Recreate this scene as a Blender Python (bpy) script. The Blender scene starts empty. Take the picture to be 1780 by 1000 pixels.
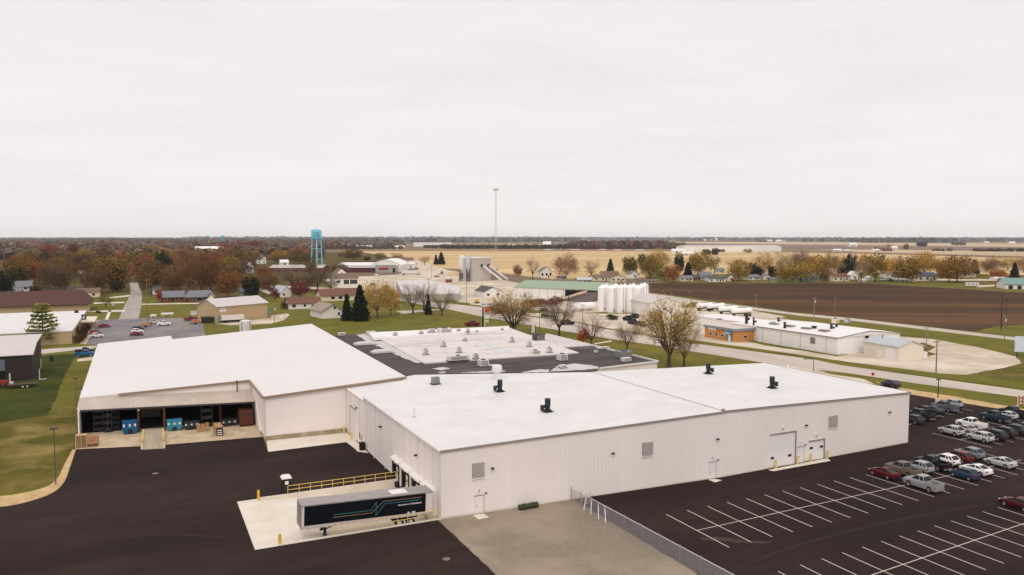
import bpy, bmesh, math, random
from mathutils import Vector, Matrix
random.seed(11)
R = math.radians
sc = bpy.context.scene
COL = sc.collection

# ------------------------------------------------------------------ camera
FPX, PCX, PCY, HOR, CAMH = 1364.0, 890.0, 500.0, 413.0, 34.0
PITCH = math.atan((PCY - HOR) / FPX)
AZ = R(64.6)
cam_d = bpy.data.cameras.new("camera")
cam = bpy.data.objects.new("camera", cam_d)
COL.objects.link(cam)
cam.location = (0, 0, CAMH)
cam.rotation_euler = (math.pi / 2 - PITCH, 0, AZ - math.pi / 2)
cam_d.sensor_width = 36
cam_d.lens = FPX / 1780 * 36
cam_d.clip_start = 0.5
cam_d.clip_end = 40000
sc.camera = cam

# ------------------------------------------------------------------ sky
world = bpy.data.worlds.new("World")
sc.world = world
world.use_nodes = True
nt = world.node_tree
nt.nodes.clear()
N = lambda t, **k: (lambda n: ([setattr(n, a, b) for a, b in k.items()], n)[1])(nt.nodes.new(t))
out = N('ShaderNodeOutputWorld')
bg = N('ShaderNodeBackground')
sky = N('ShaderNodeTexSky', sky_type='NISHITA', sun_disc=False, sun_elevation=R(46), sun_rotation=R(205))
skys = N('ShaderNodeMix', data_type='RGBA', blend_type='MULTIPLY')
skys.inputs[0].default_value = 1
skys.inputs[7].default_value = (0.1, 0.1, 0.1, 1)
nt.links.new(sky.outputs[0], skys.inputs[6])
tc = N('ShaderNodeTexCoord')
sep = N('ShaderNodeSeparateXYZ')
nt.links.new(tc.outputs['Generated'], sep.inputs[0])
mp = N('ShaderNodeMapping')
mp.inputs['Scale'].default_value = (2.2, 2.2, 15)
nt.links.new(tc.outputs['Generated'], mp.inputs[0])
nz = N('ShaderNodeTexNoise')
nz.inputs['Scale'].default_value = 1.9
nz.inputs['Detail'].default_value = 7
nz.inputs['Roughness'].default_value = 0.55
nz.inputs['Distortion'].default_value = 0.3
nt.links.new(mp.outputs[0], nz.inputs['Vector'])
cr = N('ShaderNodeValToRGB')
cr.color_ramp.elements[0].position = 0.30
cr.color_ramp.elements[0].color = (0.872, 0.836, 0.832, 1)
cr.color_ramp.elements[1].position = 0.66
cr.color_ramp.elements[1].color = (0.938, 0.896, 0.89, 1)
nt.links.new(nz.outputs[0], cr.inputs[0])
# an overcast sky is brighter towards the zenith (above the frame)
mr = N('ShaderNodeMapRange')
mr.interpolation_type = 'SMOOTHSTEP'
mr.inputs['From Min'].default_value = 0.28
mr.inputs['From Max'].default_value = 1.0
mr.inputs['To Min'].default_value = 1.0
mr.inputs['To Max'].default_value = 1.2
nt.links.new(sep.outputs[2], mr.inputs[0])
mul = N('ShaderNodeVectorMath', operation='SCALE')
nt.links.new(cr.outputs[0], mul.inputs[0])
nt.links.new(mr.outputs[0], mul.inputs['Scale'])
mx = N('ShaderNodeMix', data_type='RGBA')
mx.inputs[0].default_value = 0.96
nt.links.new(skys.outputs[2], mx.inputs[6])
nt.links.new(mul.outputs[0], mx.inputs[7])
nt.links.new(mx.outputs[2], bg.inputs[0])
bg.inputs[1].default_value = 1.0
nt.links.new(bg.outputs[0], out.inputs[0])

# ------------------------------------------------------------------ sun behind thick cloud
sun_d = bpy.data.lights.new("sun", 'SUN')
sun_d.energy = 1.0
sun_d.angle = R(28)
sun_d.color = (1.0, 0.95, 0.88)
sun = bpy.data.objects.new("sun", sun_d)
COL.objects.link(sun)
sun.rotation_euler = (R(44), 0, R(-25))
sun.location = (-40, -60, 120)
sc.view_settings.view_transform = 'Standard'
sc.view_settings.look = 'None'
sc.view_settings.exposure = 0.0
sc.view_settings.gamma = 1.0
sc.view_settings.use_curve_mapping = False
sc.cycles.max_bounces = 6
sc.cycles.diffuse_bounces = 3
sc.cycles.glossy_bounces = 3
sc.cycles.transmission_bounces = 4
sc.cycles.volume_bounces = 2
sc.cycles.transparent_max_bounces = 8
sc.cycles.use_denoising = True

# ------------------------------------------------------------------ where a pixel of the survey photo lies in the place
_fw = Vector((math.cos(AZ), math.sin(AZ), 0))
_rt = Vector((math.sin(AZ), -math.cos(AZ), 0))
_f3 = _fw * math.cos(PITCH) - Vector((0, 0, 1)) * math.sin(PITCH)
_u3 = Vector((0, 0, 1)) * math.cos(PITCH) + _fw * math.sin(PITCH)
EYE = Vector((0, 0, CAMH))


def ray(x, y):
    return _f3 * FPX + _rt * (x - PCX) + _u3 * (PCY - y)


def G(x, y, z=0.0):
    d = ray(x, y)
    return EYE + d * ((z - CAMH) / d.z)


def onY(x, y, Y):
    d = ray(x, y)
    return EYE + d * (Y / d.y)


def onX(x, y, X):
    d = ray(x, y)
    return EYE + d * (X / d.x)


def HT(x, yb, yt):
    p = G(x, yb)
    d = math.hypot(p.x, p.y)
    r = ray(x, yt)
    return CAMH + r.z * d / math.hypot(r.x, r.y)


def MPP(x, yb):
    """metres per photo pixel at a ground point"""
    p = G(x, yb) - EYE
    return p.dot(_f3) / FPX


# ------------------------------------------------------------------ helpers
def c(r, g, b, k=1.0):
    f = lambda v: (v / 255 / 12.92 if v / 255 <= 0.04045 else ((v / 255 + 0.055) / 1.055) ** 2.4) * k
    return (f(r), f(g), f(b))


MATS = {}


def mat(name, col, rough=0.75, col2=None, scale=1.0, lo=0.35, hi=0.65, bump=0.0, bscale=None, metal=0.0, spec=0.4,
        stretch=(1, 1, 1), detail=6, tint=None, col3=None, scale3=0.1, lo3=0.45, hi3=0.6, alpha=None, coord='Object', rot=0.0):
    """procedural material; two noise layers of real colour variation, optional bump, optional object/attribute tint"""
    if name in MATS:
        return MATS[name]
    m = bpy.data.materials.new(name)
    m.use_nodes = True
    t = m.node_tree
    b = t.nodes['Principled BSDF']
    b.inputs['Roughness'].default_value = rough
    b.inputs['Metallic'].default_value = metal
    b.inputs['Specular IOR Level'].default_value = spec
    L = t.links.new
    tcn = t.nodes.new('ShaderNodeTexCoord')
    mpn = t.nodes.new('ShaderNodeMapping')
    mpn.inputs['Scale'].default_value = stretch
    if rot:
        rn = t.nodes.new('ShaderNodeMapping')
        rn.inputs['Rotation'].default_value = (0, 0, rot)
        L(tcn.outputs[coord], rn.inputs[0])
        L(rn.outputs[0], mpn.inputs[0])
    else:
        L(tcn.outputs[coord], mpn.inputs[0])

    def noise(s, dt=detail):
        n = t.nodes.new('ShaderNodeTexNoise')
        n.inputs['Scale'].default_value = s
        n.inputs['Detail'].default_value = dt
        n.inputs['Roughness'].default_value = 0.6
        L(mpn.outputs[0], n.inputs['Vector'])
        return n

    def ramp(n, a, z):
        q = t.nodes.new('ShaderNodeMapRange')
        q.inputs['From Min'].default_value = a
        q.inputs['From Max'].default_value = z
        L(n.outputs[0], q.inputs[0])
        return q

    def mix(fac, a, z, mode='MIX'):
        q = t.nodes.new('ShaderNodeMix')
        q.data_type = 'RGBA'
        q.blend_type = mode
        for s, v in ((q.inputs[0], fac), (q.inputs[6], a), (q.inputs[7], z)):
            if hasattr(v, 'is_linked') or isinstance(v, bpy.types.NodeSocket):
                L(v, s)
            elif isinstance(v, (int, float)):
                s.default_value = v
            else:
                s.default_value = (*v, 1)
        return q.outputs[2]
    cur = None
    if tint == 'object':
        oi = t.nodes.new('ShaderNodeObjectInfo')
        cur = oi.outputs['Color']
    elif tint == 'attr':
        at = t.nodes.new('ShaderNodeAttribute')
        at.attribute_name = 'tint'
        cur = at.outputs['Color']
    elif tint == 'both':
        oi = t.nodes.new('ShaderNodeObjectInfo')
        at = t.nodes.new('ShaderNodeAttribute')
        at.attribute_name = 'tint'
        cur = mix(1.0, oi.outputs['Color'], at.outputs['Color'], 'MULTIPLY')
    if col2 is not None:
        a = cur if cur is not None else col
        if cur is not None:
            z = mix(1.0, cur, col2, 'MULTIPLY')
        else:
            z = col2
        cur = mix(ramp(noise(scale), lo, hi).outputs[0], a, z)
    if col3 is not None:
        cur = mix(ramp(noise(scale3, 4), lo3, hi3).outputs[0], cur if cur is not None else col, col3)
    if cur is None:
        b.inputs['Base Color'].default_value = (*col, 1)
    else:
        L(cur, b.inputs['Base Color'])
    if bump:
        bn = t.nodes.new('ShaderNodeBump')
        bn.inputs['Strength'].default_value = bump
        bn.inputs['Distance'].default_value = 0.05
        L(noise(bscale or scale * 3).outputs[0], bn.inputs['Height'])
        L(bn.outputs[0], b.inputs['Normal'])
    MATS[name] = m
    return m


class MB:
    def __init__(s):
        s.v, s.f, s.m, s.col = [], [], [], None

    def add(s, vs, fs, mi=0):
        o = len(s.v)
        s.v += [tuple(p) for p in vs]
        s.f += [tuple(i + o for i in f) for f in fs]
        s.m += [mi] * len(fs)
        return s

    def poly(s, pts, mi=0):
        return s.add(pts, [tuple(range(len(pts)))], mi)

    def bx(s, x0, x1, y0, y1, z0, z1, mi=0):
        x0, x1 = sorted((x0, x1))
        y0, y1 = sorted((y0, y1))
        z0, z1 = sorted((z0, z1))
        v = [(x0, y0, z0), (x1, y0, z0), (x1, y1, z0), (x0, y1, z0), (x0, y0, z1), (x1, y0, z1), (x1, y1, z1), (x0, y1, z1)]
        return s.add(v, [(3, 2, 1, 0), (4, 5, 6, 7), (0, 1, 5, 4), (1, 2, 6, 5), (2, 3, 7, 6), (3, 0, 4, 7)], mi)

    def hexa(s, b4, t4, mi=0):
        return s.add(list(b4) + list(t4), [(3, 2, 1, 0), (4, 5, 6, 7), (0, 1, 5, 4), (1, 2, 6, 5), (2, 3, 7, 6), (3, 0, 4, 7)], mi)

    def prism(s, pts, z0, z1, mi=0):
        n = len(pts)
        v = [(p[0], p[1], z0) for p in pts] + [(p[0], p[1], z1) for p in pts]
        f = [tuple(range(n - 1, -1, -1)), tuple(range(n, 2 * n))] + [(i, (i + 1) % n, n + (i + 1) % n, n + i) for i in range(n)]
        return s.add(v, f, mi)

    def extr(s, pts, vec, mi=0):
        n = len(pts)
        vec = Vector(vec)
        v = [Vector(p) for p in pts] + [Vector(p) + vec for p in pts]
        f = [tuple(range(n - 1, -1, -1)), tuple(range(n, 2 * n))] + [(i, (i + 1) % n, n + (i + 1) % n, n + i) for i in range(n)]
        return s.add(v, f, mi)

    def tube(s, p0, p1, r0, r1=None, n=8, mi=0, caps=True):
        p0, p1 = Vector(p0), Vector(p1)
        r1 = r0 if r1 is None else r1
        d = (p1 - p0)
        if d.length < 1e-7:
            return s
        d.normalize()
        a = d.cross(Vector((0, 0, 1)) if abs(d.z) < 0.9 else Vector((1, 0, 0))).normalized()
        b = d.cross(a)
        v = []
        for p, r in ((p0, r0), (p1, r1)):
            for i in range(n):
                t = 2 * math.pi * i / n
                v.append(p + a * math.cos(t) * r + b * math.sin(t) * r)
        f = [(i, (i + 1) % n, n + (i + 1) % n, n + i) for i in range(n)]
        if caps:
            f += [tuple(range(n - 1, -1, -1)), tuple(range(n, 2 * n))]
        return s.add(v, f, mi)

    def lathe(s, cx, cy, prof, n=20, mi=0):
        v, f = [], []
        for r, z in prof:
            for i in range(n):
                t = 2 * math.pi * i / n
                v.append((cx + math.cos(t) * r, cy + math.sin(t) * r, z))
        for k in range(len(prof) - 1):
            for i in range(n):
                f.append((k * n + i, k * n + (i + 1) % n, (k + 1) * n + (i + 1) % n, (k + 1) * n + i))
        f.append(tuple(range(n - 1, -1, -1)))
        f.append(tuple((len(prof) - 1) * n + i for i in range(n)))
        return s.add(v, f, mi)

    def loft(s, rings, mi=0, cap=True):
        n = len(rings[0])
        v = [p for r in rings for p in r]
        f = []
        for k in range(len(rings) - 1):
            for i in range(n):
                f.append((k * n + i, k * n + (i + 1) % n, (k + 1) * n + (i + 1) % n, (k + 1) * n + i))
        if cap:
            f.append(tuple(range(n - 1, -1, -1)))
            f.append(tuple((len(rings) - 1) * n + i for i in range(n)))
        return s.add(v, f, mi)

    def mesh(s, name, mats, smooth=False, fix=True):
        me = bpy.data.meshes.new(name)
        me.from_pydata(s.v, [], s.f)
        for m in (mats if isinstance(mats, (list, tuple)) else [mats]):
            me.materials.append(m)
        me.polygons.foreach_set('material_index', s.m)
        if fix:
            bm = bmesh.new()
            bm.from_mesh(me)
            bmesh.ops.recalc_face_normals(bm, faces=bm.faces)
            bm.to_mesh(me)
            bm.free()
        if smooth:
            me.polygons.foreach_set('use_smooth', [True] * len(me.polygons))
            if smooth != 'all':
                try:
                    me.set_sharp_from_angle(angle=R(40))
                except Exception:
                    pass
        if s.col is not None:
            at = me.color_attributes.new('tint', 'FLOAT_COLOR', 'CORNER')
            buf = []
            for p in me.polygons:
                k = s.col[p.index]
                buf += [k[0], k[1], k[2], 1.0] * p.loop_total
            at.data.foreach_set('color', buf)
        me.update()
        return me

    def build(s, name, mats, parent=None, smooth=False, fix=True):
        o = bpy.data.objects.new(name, s.mesh(name, mats, smooth, fix))
        COL.objects.link(o)
        if parent is not None:
            o.parent = parent
        return o


def tag(o, label=None, cat=None, group=None, kind=None):
    if label:
        o['label'] = label
    if cat:
        o['category'] = cat
    if group:
        o['group'] = group
    if kind:
        o['kind'] = kind
    return o


def thing(name, label, cat, loc=(0, 0, 0), rz=0.0, group=None):
    o = bpy.data.objects.new(name, None)
    o.empty_display_size = 0.2
    COL.objects.link(o)
    o.location = loc
    o.rotation_euler = (0, 0, rz)
    return tag(o, label, cat, group)


def kids(o):
    return CH.get(o.name, []) or list(o.children)


CH = {}


def part(name, me, parent, loc=(0, 0, 0), rot=(0, 0, 0), scale=None, color=None):
    o = bpy.data.objects.new(name, me)
    COL.objects.link(o)
    o.parent = parent
    o.location = loc
    o.rotation_euler = rot
    if scale is not None:
        o.scale = scale
    if color is not None:
        o.color = (*color, 1)
    return o


def struct(o):
    o['kind'] = 'structure'
    return o


def jitter_edge(pts, step, amp):
    out_ = []
    n = len(pts)
    for i in range(n):
        a, b = Vector(pts[i][:2]), Vector(pts[(i + 1) % n][:2])
        k = max(1, int((b - a).length / step))
        nrm = Vector((-(b - a).y, (b - a).x)).normalized() if (b - a).length > 0 else Vector((0, 0))
        for j in range(k):
            p = a.lerp(b, j / k)
            if j:
                p = p + nrm * random.uniform(-amp, amp)
            out_.append((p.x, p.y))
    return out_


def smooth_pts(pts, k=5):
    """Catmull-Rom through open point list"""
    P = [Vector(p[:2]) for p in pts]
    P = [P[0] * 2 - P[1]] + P + [P[-1] * 2 - P[-2]]
    o_ = []
    for i in range(1, len(P) - 2):
        for j in range(k):
            t = j / k
            a, b, d, e = P[i - 1], P[i], P[i + 1], P[i + 2]
            q = 0.5 * ((2 * b) + (-a + d) * t + (2 * a - 5 * b + 4 * d - e) * t * t + (-a + 3 * b - 3 * d + e) * t ** 3)
            o_.append((q.x, q.y))
    o_.append((P[-2].x, P[-2].y))
    return o_


def sheet(name, pts, z, m, jit=None, px=True):
    """ground sheet from outline points (photo pixels or metres)"""
    w = [tuple(G(*p)[:2]) for p in pts] if px else [tuple(p[:2]) for p in pts]
    if jit:
        w = jitter_edge(w, *jit)
    bm = bmesh.new()
    vs = [bm.verts.new((p[0], p[1], z)) for p in w]
    f = bm.faces.new(vs)
    f.normal_update()
    if f.normal.z < 0:
        f.normal_flip()
    bmesh.ops.triangulate(bm, faces=[f], ngon_method='BEAUTY')
    for f in bm.faces:
        f.normal_update()
        if f.normal.z < 0:
            f.normal_flip()
    me = bpy.data.meshes.new(name)
    bm.to_mesh(me)
    bm.free()
    me.materials.append(m)
    o = bpy.data.objects.new(name, me)
    COL.objects.link(o)
    return struct(o)
# ================================================================== materials of the ground
M_farm = mat('farmland', c(140, 122, 100, .85), 0.95, c(112, 92, 76, .85), 0.0011, stretch=(1, 0.45, 1), detail=3, col3=c(170, 150, 118, .85), scale3=0.0007, lo3=.5, hi3=.56, spec=.04)
M_lawn = mat('lawn_grass', c(116, 109, 48), 0.95, c(96, 95, 41), 0.09, bump=.3, bscale=3, col3=c(126, 108, 50), scale3=0.022, lo3=.52, hi3=.74, spec=.04)
M_lawn_dark = mat('lush_lawn_grass', c(72, 77, 34), 0.95, c(56, 63, 28), 0.12, bump=.3, bscale=3, col3=c(76, 72, 32), scale3=.05, lo3=.5, hi3=.7, spec=.04)
M_lawn_dry = mat('patchy_lawn_grass', c(106, 96, 44), 0.95, c(80, 78, 34), 0.13, lo=.35, hi=.68, bump=.3, bscale=3, col3=c(158, 134, 86), scale3=.085, lo3=.5, hi3=.76, spec=.04)
M_asph = mat('new_asphalt', c(50, 39, 37), 0.85, c(59, 46, 43), 0.35, bump=.3, bscale=9, spec=.05, col3=c(44, 34, 33), scale3=.05, stretch=(.35, 1, 1))
M_asph_old = mat('old_asphalt', c(128, 122, 124), 0.9, c(112, 108, 112), 0.12, lo=.4, hi=.6, spec=.25, col3=c(140, 133, 128), scale3=.04)
M_gravel = mat('grey_gravel', c(148, 135, 119), 0.95, c(130, 119, 104), 2.2, lo=.3, hi=.7, bump=.6, bscale=8, col3=c(156, 142, 124), scale3=.09, detail=9, spec=.04)
M_straw = mat('straw_verge', c(206, 178, 132), 0.95, c(182, 152, 108), 0.7, bump=.5, spec=.04)
M_conc = mat('pale_concrete', c(234, 223, 208, .95), 0.85, c(220, 207, 191, .95), 0.25, bump=.1, spec=.3)
M_conc_dirty = mat('worn_concrete', c(206, 186, 158), 0.9, c(178, 156, 128), 0.5, bump=.15, spec=.3)
M_road = mat('concrete_road', c(200, 187, 174, .98), 0.88, c(184, 172, 160, .98), 0.25, lo=.4, hi=.62, spec=.3, stretch=(1, .08, 1))
M_road_grey = mat('grey_road', c(172, 162, 152), 0.9, c(160, 150, 142), 0.3, spec=.3, stretch=(1, .1, 1))
M_lot = mat('pale_gravel', c(202, 186, 164, .98), 0.95, c(184, 168, 148), 0.12, bump=.3, bscale=2, col3=c(214, 202, 184), scale3=.05, spec=.04)
M_soil = mat('ploughed_soil', c(90, 67, 49), 0.95, c(64, 48, 37), 0.06, lo=.3, hi=.7, bump=.15, bscale=.5, stretch=(1, .07, 1), rot=R(122), col3=c(112, 82, 56), scale3=.022, lo3=.5, hi3=.66, detail=8, spec=.04)
M_crop = mat('dry_crop', c(204, 176, 132, .95), 0.95, c(188, 160, 118, .95), 0.02, stretch=(.3, 1.3, 1), col3=c(214, 186, 142), scale3=.006, lo3=.45, hi3=.65, spec=.04)
M_brownf = mat('brown_stubble', c(150, 124, 96), 0.95, c(128, 104, 84), 0.01, stretch=(1, .3, 1), spec=.04)
M_purplef = mat('bare_soil_far', c(122, 100, 90), 0.95, c(136, 114, 100), 0.006, stretch=(1, .3, 1), spec=.04)
M_tanf = mat('tan_stubble_far', c(196, 174, 146), 0.95, c(178, 156, 130), 0.006, stretch=(1, .3, 1), spec=.04)
M_line = mat('road_paint_white', c(226, 216, 206), 0.7, c(208, 196, 186), 2.0)

# the ground plane, left open where the loading pit is sunk into it
PX0, PX1, PY0, PY1 = 10.5, 32.0, 87.35, 104.85
FAR = 13500
gb = MB()
for a, b, d, e in ((-FAR, PX0, -2000, FAR), (PX1, FAR, -2000, FAR), (PX0, PX1, -2000, PY0), (PX0, PX1, PY1, FAR)):
    gb.poly([(a, d, 0), (b, d, 0), (b, e, 0), (a, e, 0)])
struct(gb.build('ground', M_farm))

# lawns
sheet('lawn', [(-60, 20), (PX0 - 40, 20), (-10.2, 20), (-10.2, 236), (10.4, 241), (46, 238), (46, 138), (114, 121), (150, 60), (330, 60), (330, 300), (250, 420), (200, 620), (60, 640), (-140, 560), (-140, 20)], .02, M_lawn, px=False)
sheet('lush_lawn', [(0, 735), (84, 722), (98, 690), (112, 655), (125, 628), (136, 614), (84, 618), (-60, 640), (-60, 735)], .04, M_lawn_dark, jit=(1.0, .25))
sheet('patchy_lawn', [(-60, 733), (0, 735), (84, 722), (132, 700), (131, 782), (118, 815), (100, 835), (60, 850), (0, 858), (-60, 862)], .035, M_lawn_dry, jit=(1.5, .25))
# yard asphalt (left), with the tan verge round its edge
yl = smooth_pts([G(*p) for p in [(-90, 884), (0, 882), (52, 872), (92, 857), (112, 838), (122, 812), (132, 782)]], 6)
vo = smooth_pts([G(*p) for p in [(-90, 866), (0, 863), (48, 856), (82, 846), (100, 832), (112, 808), (126, 782)]], 6)
sheet('verge', [tuple(p) for p in yl] + [tuple(p) for p in vo[::-1]], .05, M_straw, px=False, jit=(1.2, .12))
sheet('asphalt_yard', [tuple(p) for p in yl] + [tuple(G(*p)[:2]) for p in [(245, 776), (287, 774), (457, 760), (466, 786.5), (602, 769.5), (617, 781)]] +
      [(32.05, 123), (32.05, PY1), (PX0, PY1), (PX0, PY0), (31.6, PY0), (31.6, 30), (-60, 30)], .065, M_asph, px=False)
sheet('gravel_pad', [(31.6, 30), (31.6, 87.3), (50.0, 87.0), (50.3, 30)], .05, M_gravel, px=False, jit=(1.2, .18))
# car park (right)
cp = [(50.2, 30), (50.2, 87.0), (74, 86.05), (114.4, 87.7), (114.4, 121)] + [tuple(G(*p)[:2]) for p in [(1545, 668), (1582, 686), (1629, 694), (1700, 705.5), (1780, 718), (1900, 738)]] + [(150, 60), (130, 30)]
sheet('car_park', cp, .065, M_asph, px=False)
sheet('straw_verge', [(1500, 656), (1535, 667.5), (1560, 674), (1646, 687.5), (1780, 711.5), (1960, 744), (1960, 752), (1780, 719), (1629, 695), (1582, 687), (1540, 670)], .05, M_straw, jit=(1.5, .25))
# highway and lots beyond it
hw_top = [(1960, 708), (1780, 679.5), (1586, 653), (1460, 635), (1412, 625), (1203, 597), (1130, 585), (1051, 572), (1000, 561), (921, 551), (834, 534), (762, 526), (690, 518), (620, 505), (579, 501), (470, 496)]
hw_bot = [(470, 500), (579, 504), (620, 509), (666, 516), (690, 522), (774, 537), (839, 551), (920, 566), (975, 575), (1070, 591), (1134, 600), (1201, 611), (1326, 631), (1416, 643), (1480, 650), (1591, 667), (1780, 692), (1960, 722)]
sheet('highway', hw_top + hw_bot, .065, M_road, jit=None)
sheet('driveway', [(1330, 631), (1420, 643), (1445, 651), (1500, 659), (1520, 668), (1470, 664), (1400, 650)], .06, M_lot)
sheet('gravel_lot', [(1130, 584), (1210, 594), (1320, 610), (1480, 632), (1600, 648), (1680, 652), (1740, 641), (1776, 632), (1766, 620), (1700, 604), (1622, 590), (1560, 585), (1430, 566), (1372, 552), (1312, 541), (1250, 535), (1180, 535), (1110, 546), (1000, 545), (930, 545), (860, 535), (834, 532), (921, 549), (1000, 559), (1051, 570)], .05, M_lot, jit=(3, .35))
sheet('lot_grass', [(1284, 590), (1330, 601), (1400, 611), (1455, 620), (1490, 613), (1560, 600), (1560, 590), (1440, 590)], .06, M_lawn, jit=(3, .3))
sheet('road_grass', [(1070, 571), (1130, 582), (1320, 607), (1480, 630.5), (1640, 650.5), (1780, 668), (1960, 695), (1960, 704), (1780, 677), (1586, 651), (1412, 623), (1203, 595.5), (1130, 583.5)], .075, M_lawn, jit=(3, .2))
sheet('dry_grass', [(1700, 648), (1745, 640), (1780, 632), (1900, 640), (1900, 680), (1780, 664), (1720, 658)], .06, M_lawn_dry, jit=(2, .3))
sheet('grass_island', [(1560, 601), (1604, 596), (1628, 604), (1612, 611), (1628, 616), (1585, 627), (1556, 627), (1600, 619), (1602, 606)], .06, M_lawn_dry, jit=(1.5, .2))
sheet('back_road', [(1960, 612), (1780, 588.5), (1608, 568.5), (1480, 553.5), (1372, 543.5), (1302, 533.5), (1225, 524), (1145, 512), (1060, 500), (1060, 503), (1145, 516), (1220, 528), (1300, 538), (1333, 542), (1387, 549), (1480, 558), (1608, 573.5), (1780, 594), (1960, 618)], .065, M_road)
sheet('roadside_grass', [(1355, 553), (1372, 550), (1480, 559), (1608, 574), (1780, 595), (1960, 619), (1960, 652), (1780, 624), (1768, 618), (1700, 602), (1622, 588), (1560, 583), (1430, 564), (1372, 556)], .055, M_lawn, jit=(3, .4))
sheet('field_corner_grass', [(1694, 577), (1726, 569), (1780, 565), (1960, 560), (1960, 607), (1780, 587), (1700, 578)], .07, M_lawn, jit=(4, .4))
sheet('ploughed_field', [(1128, 493), (1200, 492.5), (1340, 493), (1500, 492), (1586, 497.5), (1680, 503), (1780, 509), (2000, 524), (2000, 600), (1780, 587), (1694, 577), (1600, 566.5), (1500, 555), (1378, 542.5), (1306, 532), (1220, 520), (1180, 515), (1129, 509)], .045, M_soil, jit=(14, .6))
sheet('field_edge_grass', [(1500, 490), (1560, 489.5), (1640, 491), (1780, 496), (1990, 508), (1990, 523), (1780, 508), (1680, 502), (1586, 496.5), (1520, 492.5)], .04, M_lawn, jit=(12, .5))
sheet('town_grass', [(1120, 478), (1560, 474), (1990, 482), (1990, 508), (1780, 496), (1560, 489.5), (1340, 493), (1128, 493)], .03, M_lawn_dry)
sheet('town_street', [(1560, 485), (1780, 486), (1990, 489), (1990, 492), (1780, 488.5), (1560, 487.5)], .05, M_lot)
sheet('camper_track', [(1696, 497), (1730, 495), (1728, 498), (1698, 500)], .055, M_lot)
# town side (left)
sheet('parking_lot', [(172, 556), (250, 553), (322, 553), (352, 560), (358, 588), (178, 600), (148, 599), (160, 575)], .05, M_asph_old)
sheet('street', [(225, 492), (239, 492), (247, 512), (246, 530), (241, 554), (206, 556), (217, 530), (227, 512), (227, 502)], .055, M_road_grey)
sheet('sidewalk', [(163, 526.5), (217, 525), (216, 527.2), (163, 528.5)], .06, M_conc)
sheet('cross_walk_path', [(246, 528.5), (420, 525.5), (420, 527), (246, 530)], .06, M_conc)
sheet('far_sidewalk', [(190, 517), (226, 513), (226, 515.5), (190, 519)], .06, M_conc)
sheet('garden_path', [(182, 556), (189, 540), (194, 540), (188, 556)], .06, M_conc)
sheet('lot_kerb_path', [(152, 541), (218, 539), (216, 542), (152, 543)], .06, M_conc)
sheet('lane', [(60, 609.5), (88, 606.5), (172, 601), (174, 603.5), (160, 606), (88, 614), (60, 617)], .055, M_road)
sheet('parking_apron', [(134, 625), (168, 619), (170, 626), (134, 629)], .055, M_lot)
sheet('building_walk', [(139, 598), (152, 577), (161, 560), (172, 556), (161, 575), (150, 599)], .058, M_conc_dirty)
sheet('shed_apron', [(374, 563), (470, 553), (502, 549), (494, 557), (470, 563), (400, 566)], .055, M_lot)
sheet('shed_drive', [(470, 549), (500, 545), (504, 549), (472, 554)], .06, M_lot)
sheet('town_lane', [(450, 497), (458, 503), (480, 508), (468, 512), (452, 506), (446, 499)], .055, M_lot)
sheet('leaf_litter', [(-80, 512), (60, 514), (150, 517), (226, 508), (226, 490), (240, 490), (246, 508), (300, 520), (400, 524), (470, 517), (520, 512), (560, 506), (560, 488), (600, 470), (700, 452), (640, 440), (500, 436), (200, 438), (-80, 440)], .03, mat('leaf_litter_ground', c(104, 86, 56), .95, c(82, 70, 44), .05, spec=.04, col3=c(92, 84, 40), scale3=.02), jit=(6, .6))
# plant yard in the middle distance
sheet('plant_yard', [(560, 486), (600, 482), (690, 478), (730, 468), (700, 452), (712, 449), (780, 470), (830, 478), (900, 492), (980, 505), (1040, 508), (1130, 511), (1205, 524), (1180, 536), (1000, 545), (860, 534), (762, 524), (690, 516), (640, 506), (580, 500)], .035, M_lot, jit=(6, .6))
sheet('yard_lawn', [(660, 506), (700, 508), (760, 516), (800, 524), (770, 527), (700, 517), (655, 509)], .058, M_lawn, jit=(3, .3))
sheet('yard_island', [(763, 530), (790, 525), (815, 527), (818, 530), (790, 533)], .058, M_lawn, jit=(2, .2))
sheet('side_drive', [(688, 541), (760, 538), (774, 538), (700, 546)], .06, M_road)
sheet('church_path', [(1032, 597.5), (1062, 592.5), (1064, 594), (1034, 599)], .06, M_conc)
# fields to the horizon
sheet('golden_field', [(634, 437), (760, 436.5), (1000, 436.8), (1250, 437), (1500, 441), (1780, 449), (2000, 458), (2000, 484), (1560, 476), (1240, 478), (1120, 484), (960, 486), (900, 478), (840, 470), (760, 466), (693, 459), (660, 448), (632, 442)], .022, M_crop, jit=(25, 3))
sheet('brown_strip_field', [(620, 433), (760, 432.5), (1000, 433), (1250, 434), (1250, 437), (1000, 436.8), (760, 436.5), (634, 437)], .04, M_brownf)
sheet('far_tan_field', [(760, 424.5), (880, 424), (1000, 425), (1010, 430), (880, 430), (780, 429)], .04, M_tanf)
sheet('east_dark_field', [(1180, 425), (1420, 426.5), (1780, 431.5), (2000, 436), (2000, 442), (1780, 437), (1500, 432.5), (1380, 431), (1180, 429)], .04, M_purplef)
sheet('east_tan_field', [(1180, 420.5), (1500, 421.5), (1780, 424), (2000, 428), (2000, 434), (1780, 430), (1420, 425.5), (1180, 423.5)], .04, M_tanf)
sheet('east_crop_field', [(1420, 433), (1560, 434.5), (1780, 438.5), (2000, 443.5), (2000, 455), (1780, 446), (1500, 438.5)], .04, M_tanf)

# pale tyre tracks and patches left on the new asphalt
M_track = mat('tyre_track', c(58, 46, 43), .85, c(51, 40, 38), .8, spec=.05)


TZ = [.0665]


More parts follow.
